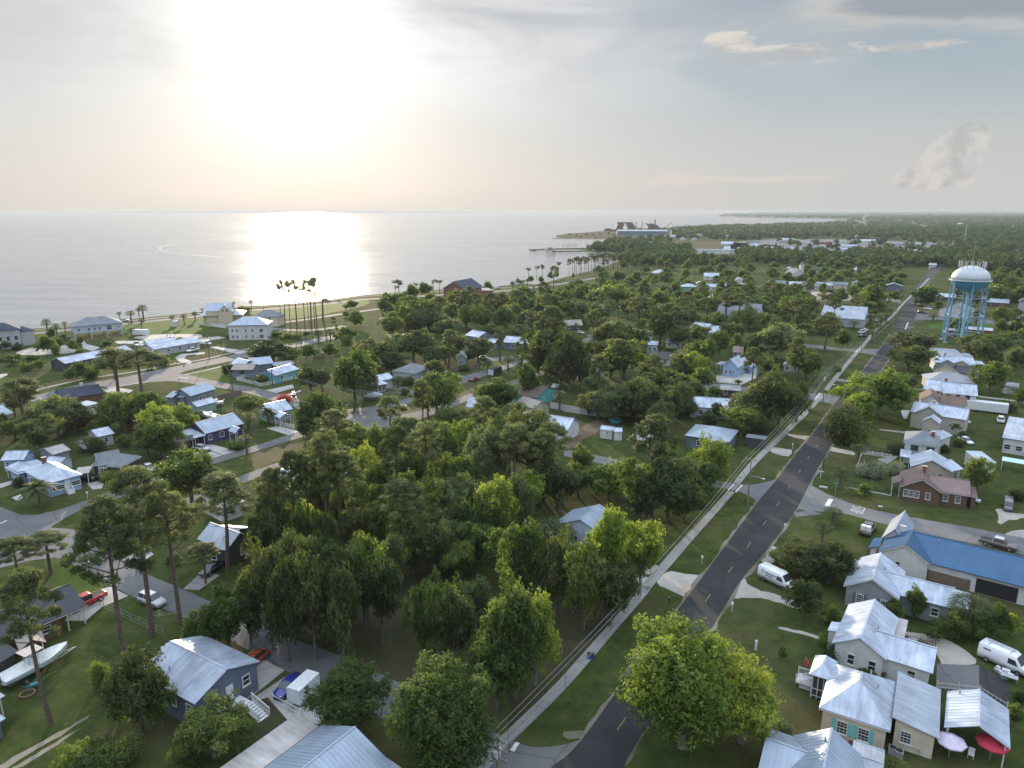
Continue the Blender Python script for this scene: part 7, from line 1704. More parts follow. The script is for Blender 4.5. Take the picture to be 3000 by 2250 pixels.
DATA = {
'c': 'y 1540 395 1150 1440;y 2060 520 820 1400;o 870 -190 480 400;m 560 -260 380 120;b 30 -60 560 1020;y 210 0 420 900;b -140 360 560 1130',
'g': 'y 880 730 420 1740;y 1130 940 440 1600;b 640 1100 420 1900;o 390 1020 330 1780;b 120 860 420 1700;g 60 560 260 1100;p 1250 50 420 960;b 1120 420 480 960;g 1380 330 520 960;y 1750 210 360 700;b 1640 380 420 790;m 1500 640 380 960;o 1180 640 420 960;b 600 310 200 640;o 400 420 420 860;o 150 -60 520 640;g -20 -30 330 560;u 850 590 110 690;v 1120 1180 180 1330',
'b': 'b 800 725 680 1330;b 1620 745 1000 1700;y 1480 860 500 1500;b 1560 -60 320 700;b 1420 30 300 640;o 1700 20 380 760;m 260 -480 560 500;m 640 -440 560 520;o 60 -380 420 500;b 900 -420 420 420',
'a': 'o 1120 580 560 1330;b 1330 700 330 1280;b 1790 1070 520 1540;b 2020 1110 330 1500;b 1620 1230 330 1600;b 760 1420 400 1760;y 600 1440 330 1720;u 950 1440 330 1640;b 1930 70 420 640;b 1700 230 300 660;g 2120 20 260 560;u 860 730 150 900;v 1640 1440 200 1600',
'e': 'p 200 1390 500 2720;p 870 800 620 2370;p 1120 485 560 1960;p 1420 715 500 1860;p 1880 560 480 1400;p 380 1070 380 1420;p 90 1110 330 1560;b 1600 330 500 830;g 1850 450 330 820;y 1480 560 200 860;d 310 610 240 840;p 1480 1240 170 1560;p 1740 1160 260 1500;u 1010 520 200 600;v 145 590 80 670;u 270 480 60 520;s 2120 210 110 390;s 2150 20 110 230;u 2030 280 130 340;b 1380 60 330 440;s 1500 290 150 440;o 1360 130 300 420;s 730 240 130 360;v 830 250 130 370;g 1050 200 170 320;o 1250 120 220 400',
'i': 'p 200 1060 450 1640;p 1210 740 470 1260;p 1480 745 470 1300;g 560 1240 480 1700;o 760 1290 420 1650;m 420 1380 420 1720;b 350 1430 300 1700;g 720 1330 330 1600;b 130 1490 300 1720;b 1300 1210 430 1640;b 1590 1150 400 1600;s 890 1360 130 1500;g 1190 700 200 1080;b 830 850 210 1070;u 1000 950 200 1060;b 760 920 180 1090;b 1700 740 130 920;u 1740 860 160 930;s 490 415 90 620;s 595 465 80 640;s 690 445 60 570;s 1285 343 50 432;s 1405 328 88 468;s 1530 266 95 450;s 1492 300 60 400;s 1520 410 60 530;s 1855 378 70 492;s 1980 368 66 490;s 2100 343 60 446;s 1410 512 66 622;b 440 560 180 810;b 620 600 110 750;u 600 710 80 810;b 780 620 110 775;b 1120 635 120 745;b 420 850 150 975;u 290 900 130 985;b 110 790 220 920;b 170 780 160 900;b 30 640 110 770;v 180 700 90 760;u 300 620 120 680;b 850 600 90 700;u 1940 625 60 660;b 540 500 110 640;b 690 560 110 690;u 870 750 70 790;b 300 800 160 900;s 800 1170 110 1260;s 1080 1150 110 1230;o 30 1400 160 1640;s 1700 1480 160 1622;b 2130 1400 150 1500;y 1940 1330 100 1450',
'j': 'o 900 640 440 900;o 760 720 300 890;b 1080 720 260 920;b 1780 745 480 1320;g 1900 900 330 1300;o 1310 900 310 1200;o 1440 960 220 1200;b 1300 670 200 850;b 620 1225 290 1460;b 1440 1200 430 1720;o 1300 1400 330 1760;g 1620 1560 200 1800;b 1740 1480 180 1700;s 1790 1310 140 1440;d 860 1380 170 1560;s 640 1420 130 1620;r 1040 1250 130 1330;u 800 1040 170 1110;s 400 1400 70 1500;v 420 920 90 1010;b 580 920 160 1040;u 900 1030 110 1090;s 495 232 40 312;s 680 214 50 326;s 1505 128 42 208;d 1625 150 52 212;s 155 303 56 350;s 70 340 50 440;u 580 290 80 330;u 640 300 60 345;s 1405 540 94 700;s 1535 525 86 670;b 1265 545 90 620;u 960 560 110 610;u 1080 580 110 630;u 1180 590 110 640;u 440 590 60 640;u 520 590 70 640;s 355 640 40 720;s 885 600 50 670;b 1000 600 60 650;u 760 590 70 640;b 1750 200 150 330;b 1700 330 90 400;t 1015 -6 90 530;t 1072 0 80 545;t 1140 -4 130 540;t 1232 -8 90 528;t 1300 -6 140 520;t 1340 -12 70 500;t 1430 -50 170 432;t 1370 90 100 420;t 1290 180 60 450;t 1610 480 30 760;b 1575 390 50 440;u 1700 600 120 700;s 500 1320 60 1460;b 2140 130 160 400',
'k': 't 245 2 90 252;t 215 60 60 200;b 365 8 150 250;b 500 -6 160 190;t 625 -4 70 160;t 435 30 60 160;t 690 5 60 150;b 100 100 150 330;b 170 380 330 620;b 340 230 240 480;b 470 190 330 520;o 560 300 300 560;g 240 540 330 860;o 400 520 330 880;o 520 600 280 880;o 100 640 300 960;o 640 700 300 940;b 750 680 220 900;g 720 360 260 560;b 870 160 160 310;b 980 250 250 540;b 760 420 260 620;p 1250 140 170 520;b 1150 260 260 560;b 1380 260 280 580;p 1080 140 150 420;p 1520 110 200 420;b 1500 240 260 500;b 1610 50 280 310;b 1480 70 180 280;o 1640 300 260 560;o 1760 360 260 600;p 1860 150 240 480;b 1700 160 200 380;b 2000 90 260 380;b 2060 200 280 480;b 1960 290 200 520;o 1600 470 300 650;b 1250 450 260 620;o 850 560 240 860;b 650 930 450 1480;o 560 1130 300 1480;b 1300 1020 500 1440;g 1160 1080 260 1420;b 1630 870 240 1320;b 1700 1010 180 1300;o 1110 600 310 890;k 1342 500 130 880;s 1430 820 110 990;s 1215 880 110 990;p 1900 280 380 1000;o 1850 480 420 1050;o 2080 520 330 1100;b 1700 560 300 960;o 2010 760 400 1180;o 1760 760 340 1060;g 1200 1290 260 1560;o 1060 1420 260 1640;s 1990 1190 150 1430;s 1570 1320 110 1470;u 780 1400 240 1560;b 950 1460 260 1660;g 1480 1360 340 1640;g 1730 1380 330 1700;s 240 1040 120 1170;v 350 1050 130 1130;v 320 1180 90 1240;o 30 870 120 1060;v 960 920 110 980;s 1480 20 50 100;s 1550 0 50 80;s 1600 0 50 70;s 1640 -10 40 60;b 300 880 130 960;o 990 740 140 900',
'l': 'b 480 20 300 300;b 600 30 240 290;p 830 180 330 630;b 1030 70 300 420;b 930 90 220 380;g 560 420 330 740;o 430 500 260 720;b 670 590 500 1070;b 520 780 330 1060;g 1330 735 370 1000;b 1240 930 520 1320;y 1330 1010 300 1330;y 1100 980 280 1280;g 560 1090 420 1540;o 900 1080 520 1560;g 380 1150 330 1500;b 780 1060 300 1500;o 80 540 330 1200;o 190 760 260 1200;p 1130 250 330 720;b 1060 330 330 700;o 1260 480 280 740;p 1300 190 220 560;p 1560 190 260 480;p 1780 145 280 500;p 1920 150 260 520;b 1700 340 260 560;o 1830 430 300 720;b 2000 260 260 560;b 1700 530 240 860;b 1540 620 280 980;b 1900 540 150 800;g 2160 560 330 830;o 2050 640 260 820;p 2050 180 240 420;g 1990 1130 400 1580;o 2130 1230 330 1600;b 1430 1110 260 1360;b 1620 1120 180 1320;s 1650 980 110 1100;d 1890 1080 100 1150;p 1020 1460 330 1960;b 170 20 260 200;b 130 180 220 420;b 30 60 180 330;g 160 320 160 500;o 760 640 200 800;b 1050 680 120 780;b 1150 720 160 800;o 1420 650 260 850;g 1650 1290 200 1500;o 1560 1400 240 1622;o 100 20 160 160;b 770 1290 240 1500;s 600 320 70 440;s 860 490 70 600;s 780 410 60 520',
'm': 'o 1330 405 380 600;o 1300 515 300 735;y 1070 705 480 1110;y 950 745 340 1080;g 930 830 260 1160;y 900 900 260 1190;m 800 1050 260 1260;g 1365 675 110 790;o 260 720 380 1230;o 130 830 260 1200;b 400 780 200 1150;b 460 540 300 810;o 340 580 200 700;g 190 320 380 640;o 60 430 200 640;p 440 350 170 620;p 625 285 210 580;b 740 370 120 560;p 620 72 130 310;p 690 105 120 300;b 1000 28 240 230;b 930 60 160 210;o 980 160 200 290;b 1190 68 100 180;s 1135 215 70 300;s 1105 265 70 350;s 1060 305 70 400;s 1035 345 70 440;s 990 400 80 505;s 840 330 80 400;s 975 282 75 360;b 905 270 80 340;b 480 110 200 300;b 360 110 260 330;b 230 170 200 300;b 90 130 200 270;b 120 250 200 400;b 500 250 160 360;b 2040 208 200 405;b 2000 430 220 600;b 1900 420 200 570;v 1830 510 170 610;b 2110 400 200 560;b 1965 640 230 930;b 2050 570 160 700;b 2150 540 150 720;b 2190 850 130 1010;b 1640 1040 150 1180;v 2080 990 130 1060;s 1480 275 75 345;b 1530 160 80 240;s 1640 312 55 380;s 1830 315 70 380;b 1840 230 90 310;b 1450 30 200 215;b 1390 120 120 210;b 2180 330 90 420;o 220 10 150 90;v 1310 800 80 870;u 120 620 110 720;b 510 790 110 860;y 160 620 130 760;b 1990 20 260 180;o 1930 120 160 190;b 2130 60 160 170;b 1760 20 200 150;u 700 690 60 740',
'h': 's 635 500 130 700;s 572 855 140 980;s 487 960 150 1195;w 900 450 170 580;w 1110 460 130 570;b 855 630 160 760;o 330 1120 480 1440;o 560 1140 440 1500;g 430 1180 330 1420;m 360 1440 320 1800;b 1850 405 250 730;v 2160 690 120 780;s 790 300 120 450;v 700 0 330 300;u 1240 555 90 600;v 1130 290 130 380;v 1530 310 90 370;v 1650 255 90 320;g 1700 180 120 260;v 1370 760 50 800;u 1580 575 90 620;v 920 1200 90 1250;b 1580 40 200 180;b 120 1190 200 1340',
'd': 'v 590 565 150 700;y 140 550 90 680;b 1300 50 190 330;b 1110 150 180 350;g 1160 40 120 260;b 1510 130 130 310;s 1780 140 290 460;b 1680 260 220 500;b 1560 310 200 500;b 1900 320 260 520;b 2030 210 170 480;y 2140 270 150 480;u 850 740 150 810;u 1190 820 110 880;u 960 780 90 830;u 740 700 80 750;w 150 1240 150 1420;b 2150 1040 160 1260;u 1070 1560 200 1660;v 2180 960 90 1050;y 30 1080 60 1200;u 580 250 130 380;b 1450 380 130 520;u 500 480 120 560',
'f': 'p 560 222 300 1250;p 290 340 300 1260;p 410 385 230 1240;p 690 362 400 1215;p 1200 148 320 1080;p 1470 108 360 900;p 120 500 240 1230;y 900 285 230 760;b 1060 380 260 900;b 870 560 260 1080;b 1000 640 240 1080;b 1280 470 300 1000;b 1120 660 240 1080;y 1350 620 240 1000;b 1500 560 300 1050;b 1440 760 300 1180;b 1620 400 280 880;b 1790 340 260 860;g 1700 560 300 1020;g 1960 95 330 700;g 1880 330 260 760;y 2080 510 330 1160;b 1960 700 300 1240;b 2150 950 360 1500;b 1900 960 300 1400;m 200 1205 330 2180;o 450 1185 330 2160;o 700 1225 340 2200;b 930 1050 300 1800;g 1180 1020 240 1560;m 1060 1260 330 2000;b 330 790 260 1350;o 120 640 300 1330;b 560 830 240 1300;m 1350 900 330 1420;o 1560 950 330 1500;o 860 780 260 1260;b 1550 1380 190 1900;b 1700 1440 220 1980;g 1910 1390 280 1960;b 1620 150 200 560;b 650 1120 260 1720;o 30 860 240 1500;b 740 620 200 1080;y 1250 1080 200 1480;o 1700 760 300 1260;b 1330 260 240 760;g 1640 900 260 1380;b 1760 1130 240 1560'}
def far_enough(x, y, d=3.5):
    return all((x - t[2].x) ** 2 + (y - t[2].y) ** 2 > (t[4] * .22 + d) ** 2 for t in TREES)
for tl, s_ in DATA.items():
    for row in s_.split(';'):
        kd, x, yt, w, yb = row.split(); b_, h_, w_ = solve_tree(tl, float(x), float(yt), float(w), float(yb)); 
        if kd in 'obygm': w_ *= 1.35 if tl == 'f' else 1.2 if tl in 'jklm' else 1.12; h_ *= 1.04
        if kd == 'p': w_ *= 1.12
        if kd == 't': w_ *= 1.3
        if kd in 'sdk' and tl != 'n': w_ *= 1.4
        place_tree(kd, b_, h_, w_)
# ------------------------------------------------------------------ far town, harbour, and the rest of the woods
def far(name, t, x, y, wpx, hpx, depth, label, wall, roof, kind='gx', rise=None, cat='building', yaw=0., phrase=None, win=None):
    """simple distant building: base centre pixel, width and height to the eaves in tile pixels"""
    a = gp(P(t, x, y), 0); k = TILES[t][2] * proj(a)[2] / FPX; w, h = wpx * k, max(2.4, hpx * k)
    u = Vector((a.y, -a.x, 0)).normalized(); M = Matrix.Rotation(yaw, 4, 'Z'); u = M @ u
    p0, p1 = a - u * w / 2, a + u * w / 2; 
    for q in (p0, p1): q.z = h
    def px(q): r = proj(q); return (r[0], r[1])
    if rise is None: rise = min(w, depth) * .22 if kind != 'flat' else .3
    n = max(2, min(6, int(w / 5)))
    W0 = Wing('S', px(p0), px(p1), depth, h, rise, kind, wall, roof, ov=.3, win=win if win is not None else [('f', (j + .5) / n, 1.2, 1.4) for j in range(n)])
    return house(name, label, phrase, [W0], cat=cat)
RED = mat('red_wall', (.38, .07, .06), .7); TANW = mat('tan_wall', (.45, .36, .27), .8); WH = WALLW = mat('pale_wall', (.62, .64, .66), .7); BLUEW = mat('blue_steel_wall', (.11, .19, .27), .6)
# blocks near the water tower
far('gabled_house', 'm', 1630, 305, 210, 60, 14, 'white gabled house with a wide grey roof behind the water tower legs', S_WHITE, ROOFG, 'gy', 3.2, 'house', -.25, 'the white gabled house')
far('brick_building', 'm', 1605, 470, 70, 60, 9, 'small brick pump building between the left tower legs', BRICK, ROOFG, 'flat', cat='building')
far('brick_building', 'm', 1835, 480, 190, 75, 10, 'long brick building behind the right tower legs', BRICK, ROOFW, 'flat', cat='building')
far('two_storey_house', 'm', 2220, 330, 130, 150, 12, 'pale two storey house at the right edge beyond the tower', S_LG, ROOFD, 'hip', 3, 'house', 0, 'the pale two storey house')
far('low_house', 'm', 1985, 215, 170, 30, 9, 'low dark house with a pale ridge right of the tower', BRICKD, ROOFS, 'gx', None, 'house')
far('low_house', 'm', 1575, 168, 130, 18, 9, 'low white roofed house left of the tower', S_DK, ROOFW, 'gx', None, 'house')
far('low_house', 'm', 1790, 175, 70, 25, 9, 'low grey house seen between the tower legs', S_LG, ROOFG, 'gx', None, 'house')
# the blue cottage and its neighbours
house('porch_cottage', 'small light blue cottage with a steep white roof and railed porch', 'the steep roofed blue cottage',
    [W('z', (560, 1238), (795, 1268), 13, 3.6, 2.8, 'gy', S_BLUE, ROOFW, win=[('f', .25, .9, 1.5), ('f', .55, .9, 1.5), ('f', .75, .7, 1.5), ('r', .4)], ov=.4),
     W('z', (468, 1210), (560, 1222), 6, 2.8, .3, 'flat', None, ROOFS, open=True)])
house('garden_shed', 'pale blue garden shed with a door beside the dark pole', None, [W('z', (985, 1262), (1112, 1262), 3.6, 2.6, 1.0, 'gy', S_BLUE, ROOFW, win=[], doors=[('f', .5)], ov=.15)], cat='shed')
far('rusty_roof_house', 'z', 790, 1130, 150, 40, 8, 'small house with a rusty brown roof behind the steep blue cottage', S_TAN, ROOFBR, 'gx', 2, 'house')
far('white_walled_house', 'l', 1040, 930, 240, 75, 9, 'white walled house with a near black roof under the grey green tree', S_WHITE, ROOFD, 'gx', 2.2, 'house', 0, 'the black roofed white house')
far('pale_blue_house', 'l', 300, 1130, 260, 95, 9, 'pale blue house with a charcoal roof left of the huge oak', S_BLUE, ROOFG, 'gx', 2.2, 'house', .15, 'the charcoal roofed pale blue house')
far('tan_porch_house', 'l', 420, 355, 150, 45, 9, 'tan roofed house with an open porch in the woods', S_DK, ROOFT, 'hip', 2, 'house', 0, 'the tan roofed porch house')
house('carport', 'white double carport below the tan roofed porch house', None, [W('l', (240, 388), (462, 386), 5, 2.6, .2, 'flat', None, ROOFW, open=True)], cat='carport')
far('tan_house', 'l', 115, 545, 200, 55, 9, 'tan roofed house above the forked driveway', S_DK, ROOFT, 'gx', 2.2, 'house', .2, 'the tan house by the forked drive')
far('white_tall_house', 'l', 480, 285, 150, 55, 9, 'white house behind the spreading tree at the court', S_WHITE, ROOFW, 'hip', 2.2, 'house')
far('white_roofed_house', 'z', 210, 810, 260, 110, 10, 'white two storey house showing its gable left of the hipped roof', S_PALE, ROOFW, 'gx', 2.2, 'house', -.5)
far('hipped_house', 'z', 510, 850, 440, 90, 11, 'house under a bright white hipped roof in the woods', S_LG, ROOFW, 'hip', 2.4, 'house', 0, 'the bright hipped roof')
far('white_outbuilding', 'l', 960, 790, 120, 90, 7, 'white roofed outbuilding right of the broad bright tree', S_PALE, ROOFW, 'gx', None, 'house')
far('white_outbuilding', 'l', 1190, 740, 180, 50, 7, 'long white roofed outbuilding among pine trunks', S_LG, ROOFW, 'gx', None, 'house')
far('white_roofed_house', 'l', 1600, 1500, 480, 120, 9, 'white roofed house under the twin grey green crowns', S_PALE, ROOFW, 'gx', 2, 'house', 0, 'the white roof under the twin crowns')
far('grey_roofed_house', 'l', 1800, 1270, 220, 50, 8, 'low house with flat grey roof beyond the white driveway', S_DK, ROOFG, 'flat', None, 'house')
far('white_roofed_house', 'z', 1550, 1330, 210, 80, 8, 'white roofed cottage glimpsed below the roadside pines', S_LG, ROOFW, 'gy', 2, 'house')
far('school_building', 'z', 770, 640, 600, 110, 22, 'large grey sloping roofed building behind the tall pines', S_LG, ROOFG, 'gx', 6, 'building', -.15, 'the large grey roofed hall', win=[])
far('metal_hall', 'm', 730, 380, 330, 70, 26, 'broad grey metal roofed hall beyond the twin pines', S_LG, ROOFS, 'gx', 5, 'building', -.1, 'the broad metal roofed hall', win=[])
far('pale_hipped_house', 'z', 440, 320, 230, 50, 10, 'pale hipped roof standing on the green clearing', S_LG, ROOFW, 'hip', 2.6, 'house', 0, 'the pale hipped roof on the clearing')
# rows beyond
rows = [('z', 80, 200, 220, 100, 'turquoise house on stilts with a white hipped roof', S_AQUA, ROOFW, 'hip', 'the turquoise stilt house'), ('z', 232, 205, 105, 150, 'tall narrow white house beside the turquoise stilt house', S_WHITE, ROOFW, 'gy', 'the tall narrow white house'),
 ('z', 390, 160, 210, 60, 'white house with a row of porch columns', S_WHITE, ROOFW, 'gx', 'the white columned house'), ('z', 660, 140, 200, 50, 'long white roofed house right of the columned house', S_LG, ROOFW, 'gx', None), ('z', 790, 75, 100, 60, 'small tall white house behind the roof row', S_WHITE, ROOFW, 'gy', None),
 ('z', 890, 145, 190, 50, 'white roofed house at the foot of the round tree', S_PALE, ROOFW, 'gx', None), ('z', 1350, 110, 240, 60, 'green house with a seafoam porch gable', S_AQUA, ROOFG, 'gx', 'the green porch house'), ('z', 1650, 130, 240, 60, 'white bungalow with layered gables', S_WHITE, ROOFW, 'gx', 'the white layered bungalow'),
 ('z', 1950, 140, 120, 75, 'white two storey house facing the pink car park', S_WHITE, ROOFW, 'gy', 'the house facing the pink car park'), ('z', 2060, 130, 170, 50, 'long pale house beside the pink car park', S_TAN, ROOFS, 'gx', None),
 ('m', 700, 75, 150, 35, 'cream low house left of the white house by the car park', S_CREAM, ROOFG, 'gx', None), ('m', 865, 75, 100, 45, 'white gabled house at the end of the pink car park', S_WHITE, ROOFW, 'gy', 'the gabled house by the car park'), ('m', 1150, 95, 130, 45, 'blue grey roofed house close to the far road', S_SLATE, ROOFB, 'gy', 'the blue grey roof by the far road'),
 ('n', 1275, 650, 130, 60, 'pale aqua two storey house among the bay side trees', mat('aqua_pale', (.30, .48, .52), .6), ROOFW, 'hip', 'the pale aqua house'), ('n', 1720, 650, 130, 30, 'white cottage above the columned house', S_WHITE, ROOFW, 'gx', None), ('n', 1955, 690, 70, 40, 'small white two storey cottage by the lawn', S_WHITE, ROOFW, 'gy', None),
 ('n', 1185, 345, 95, 15, 'low pavilion with a white pyramid roof near the harbour', S_LG, ROOFW, 'hip', 'the white pyramid pavilion'), ('n', 1725, 425, 300, 38, 'long pale flat fronted store beside the field', WH, ROOFW, 'flat', 'the long pale store'), ('n', 1555, 268, 160, 18, 'long low warehouse with pale green roof', WH, ROOFB, 'flat', None),
 ('n', 1475, 305, 50, 14, 'left of the two small white gabled field houses', S_WHITE, ROOFW, 'gy', None), ('n', 1575, 308, 50, 14, 'right of the two small white gabled field houses', S_WHITE, ROOFW, 'gy', None), ('n', 1400, 290, 80, 16, 'white shed just right of the white mast tower', S_WHITE, ROOFW, 'gx', None), ('n', 1190, 285, 110, 16, 'pale roofed shed before the blue warehouse', WH, ROOFB, 'flat', None), ('n', 1280, 285, 100, 20, 'second pale shed before the blue warehouse', WH, ROOFB, 'flat', None),
 ('n', 1860, 290, 90, 30, 'grey block house among far pines', S_LG, ROOFG, 'flat', None), ('n', 1310, 450, 90, 24, 'pale roof in the trees below the pyramid pavilion', S_PALE, ROOFB, 'gx', None), ('n', 2090, 395, 90, 40, 'white building right of the long pale store', S_WHITE, ROOFW, 'gx', None), ('n', 2130, 262, 90, 18, 'white house at the field edge', S_WHITE, ROOFW, 'gx', None), ('n', 2055, 260, 45, 16, 'cream house at the field edge', S_CREAM, ROOFT, 'gx', None),
 ('o', 165, 322, 150, 20, 'broad white hipped store on the town strip', S_WHITE, ROOFW, 'hip', 'the white hipped store'), ('o', 40, 345, 90, 24, 'pale store at the start of the town strip', WH, ROOFB, 'flat', None), ('o', 435, 338, 90, 18, 'brown fronted store on the town strip', BRICKD, ROOFG, 'flat', None), ('o', 515, 345, 76, 26, 'bright red fronted store on the town strip', RED, ROOFS, 'flat', 'the red fronted store'),
 ('o', 605, 328, 110, 16, 'white store right of the red fronted store', WH, ROOFW, 'flat', None), ('o', 480, 375, 150, 20, 'white flat roofed store in front of the red store', WH, ROOFW, 'flat', None), ('o', 848, 250, 80, 18, 'pale aqua roofed building up the coast highway', WH, ROOFW, 'gx', 'the aqua roofed highway building'), ('o', 830, 298, 240, 14, 'long brown store with a thin white roof edge', BRICKD, ROOFW, 'flat', None),
 ('o', 862, 332, 200, 20, 'wide pale gabled store in the middle of town', WH, ROOFW, 'gx', 'the wide gabled store'), ('o', 1090, 340, 110, 16, 'pale store right of the yellow green tree', WH, ROOFB, 'flat', None), ('o', 1350, 345, 125, 18, 'long white store near the far wood edge', WH, ROOFW, 'flat', None), ('o', 1190, 385, 150, 14, 'low white store behind the parked cars', WH, ROOFW, 'flat', None), ('o', 885, 400, 110, 22, 'brown flat store below the wide gabled store', TANW, ROOFG, 'flat', None),
 ('o', 1270, 450, 125, 45, 'white two storey building with rows of windows', S_WHITE, ROOFS, 'hip', 'the white windowed building'), ('o', 1525, 365, 60, 20, 'bluish shed left of the far road', WH, ROOFB, 'flat', None), ('o', 1695, 445, 125, 36, 'pale blue store right of the far road', S_PALE, ROOFS, 'flat', 'the pale blue store'), ('o', 1800, 390, 90, 22, 'white store beyond the pale blue store', WH, ROOFW, 'flat', None), ('o', 1985, 470, 120, 18, 'pale house right of the water tower antennas', S_LG, ROOFG, 'gx', None),
 ('o', 778, 122, 46, 8, 'tan tower block on the distant highway', TANW, ROOFT, 'flat', None), ('o', 1090, 142, 60, 9, 'far white warehouse, first from the highway', WH, ROOFW, 'flat', None), ('o', 1220, 147, 80, 6, 'far white warehouse, second from the highway', WH, ROOFW, 'flat', None), ('o', 1342, 143, 86, 6, 'far white warehouse, third from the highway', WH, ROOFW, 'flat', None), ('o', 1455, 150, 24, 14, 'far bluish block beyond the warehouses', S_PALE, ROOFB, 'flat', None),
 ('o', 715, 585, 90, 25, 'bright blue white roofed house amid dark trees', S_PALE, ROOFW, 'gx', 'the bright roof amid dark trees'), ('o', 450, 605, 150, 40, 'dark roofed house right of the chapel', S_LG, ROOFD, 'gx', 'the dark roof by the chapel'), ('o', 940, 660, 105, 45, 'grey roofed house amid dense trees', S_LG, ROOFG, 'hip', 'the grey roof amid dense trees'), ('o', 545, 515, 50, 50, 'tall white house peeking above the trees', S_WHITE, ROOFW, 'gy', None),
 ('o', 180, 640, 60, 20, 'small pale roof left of the chapel', S_DK, ROOFW, 'gx', None), ('o', 180, 575, 40, 25, 'tiny white gable behind the chapel', S_WHITE, ROOFW, 'gy', None), ('o', 750, 625, 50, 20, 'small white roof below the bright roof', S_WHITE, ROOFW, 'gx', None), ('o', 1420, 540, 60, 16, 'white roof beside the far sidewalk', S_WHITE, ROOFW, 'gx', None), ('o', 2160, 420, 90, 14, 'pale roof at the far right woods', S_LG, ROOFG, 'gx', None)]
K_ = [('white', WH, ROOFW), ('pale blue', S_PALE, ROOFB), ('grey', S_LG, ROOFG), ('silver roofed', WH, ROOFS), ('tan', TANW, ROOFT)]
NM_ = ['near the brown store', 'behind the white hipped store', 'off the main street', 'by the town car parks', 'close to the yellow green tree', 'at the wood edge', 'beside the far road', 'left of the pale blue store', 'on the back street']
for i in range(44):
    x, y = random.uniform(-380, 1500), random.choice((330, 352, 372, 392, 412)) + random.uniform(-8, 8); kk = K_[i % 5]
    rows.append(('o', x, y, random.uniform(45, 120), random.uniform(9, 16), f'{"first second third fourth fifth sixth seventh eighth ninth".split()[i // 5]} {kk[0]} building {NM_[i % 9]}', kk[1], kk[2], random.choice(('flat', 'gx')), None))
for t, x, y, w_, h_, lb, wl, rf_, kd, ph in rows: far('distant_house' if 'house' in lb or 'cottage' in lb or 'roof' in lb.split()[-3:] else 'distant_building', t, x, y, w_, h_, 12 if t in 'no' else 9, lb, wl, rf_, kd, None, 'house' if 'house' in lb or 'cottage' in lb else 'building', 0, ph)
ch, ic, Mc = far('chapel', 'o', 262, 642, 110, 38, 16, 'white chapel with a steep grey roof and square steeple', S_WHITE, ROOFG, 'gy', 5, 'chapel', .45, 'the white chapel')
a = gp(P('o', 285, 642)); q = Mc @ Vector((a.x + 2, a.y + 6, 0)); MB().box((q.x, q.y, 6), (3., 3., 12)).build('steeple', S_WHITE, ch); MB().lathe([(2.4, 12), (.02, 15)], 4, (q.x, q.y, 0)).build('spire', ROOFG, ch)
# harbour: blue warehouse, dark ship sections, crane, mast tower, pier pavilion
a = gp(P('n', 1125, 262), 0); zc = proj(a)[2]; k = TILES['n'][2] * zc / FPX
o = thing('warehouse', (a.x, a.y, 0), -.12, 'long blue steel warehouse on the harbour point', 'warehouse'); LAND.append(('the blue warehouse', a))
Lw, Hw = 430 * k, 34 * k
MB().box((0, 30, Hw / 2), (Lw, 60, Hw)).build('wall', BLUEW, o); b = MB(); b.slab([(-Lw / 2, -2, Hw), (Lw / 2, -2, Hw), (Lw / 2, 30, Hw + 10 * k), (-Lw / 2, 30, Hw + 10 * k)], .6); b.slab([(-Lw / 2, 30, Hw + 10 * k), (Lw / 2, 30, Hw + 10 * k), (Lw / 2, 62, Hw), (-Lw / 2, 62, Hw)], .6); b.build('roof', ROOFB, o)
HUL = mat('rusty_dark_steel', (.055, .045, .045), .8, var=.3, scale=.1); ORG = mat('orange_funnel', (.45, .12, .06), .6)
a = gp(P('n', 970, 226), 0); k = TILES['n'][2] * proj(a)[2] / FPX
def shp(mb, x0, x1, z0, z1, d=30, y=0): mb.box(((x0 + x1) / 2 * k, y, (z0 + z1) / 2 * k), (abs(x1 - x0) * k, d, abs(z1 - z0) * k))
o = thing('ship_section', tuple(a), 0, 'huge dark ship section standing like an arch on the harbour', 'ship'); LAND.append(('the dark ship section', a))
b = MB(); loftp = lambda pts: b.slab([(x * k, -15, z * k) for x, z in pts], 0.1)
def extr(mb, pts, d=30, y0=0):
    f = [(x * k, y0 - d / 2, z * k) for x, z in pts]; g_ = [(x * k, y0 + d / 2, z * k) for x, z in pts]; mb.quad(f); mb.quad(g_[::-1])
    for i in range(len(f)): j = (i + 1) % len(f); mb.quad([f[i], g_[i], g_[j], f[j]])
extr(b, [(-85, 0), (-15, 0), (-20, 30), (-5, 58), (-40, 70), (-62, 62), (-75, 35)]); b.build('hull_block', HUL, o)
b = MB(); extr(b, [(8, 0), (92, 0), (90, 30), (70, 62), (40, 72), (15, 60), (22, 30)]); b.build('hull_block', HUL, o)
b = MB(); shp(b, -60, 62, 64, 74, 26); b.build('bridge_deck', HUL, o)
b = MB(); shp(b, -180, -70, 0, 14, 40); shp(b, -170, -120, 14, 22, 20); shp(b, 90, 200, 0, 16, 40); shp(b, 110, 150, 16, 26, 20); b.build('low_hull', HUL, o)
for x in (-62, 100, 150): MB().box((x * k, 0, 44 * k), (2, 2, 60 * k)).build('mast', HUL, o)
o = thing('offshore_vessel', tuple(gp(P('n', 1210, 222), 0)), 0, 'dark vessel with a tall orange funnel on the harbour', 'ship')
b = MB(); extr(b, [(-45, 0), (95, 0), (100, 14), (50, 30), (40, 48), (-30, 52), (-58, 62), (-40, 40), (-50, 20)]); b.build('hull', HUL, o); b = MB(); shp(b, -50, 25, 46, 60, 20); b.build('superstructure', mat('vessel_green', (.10, .16, .14), .7), o)
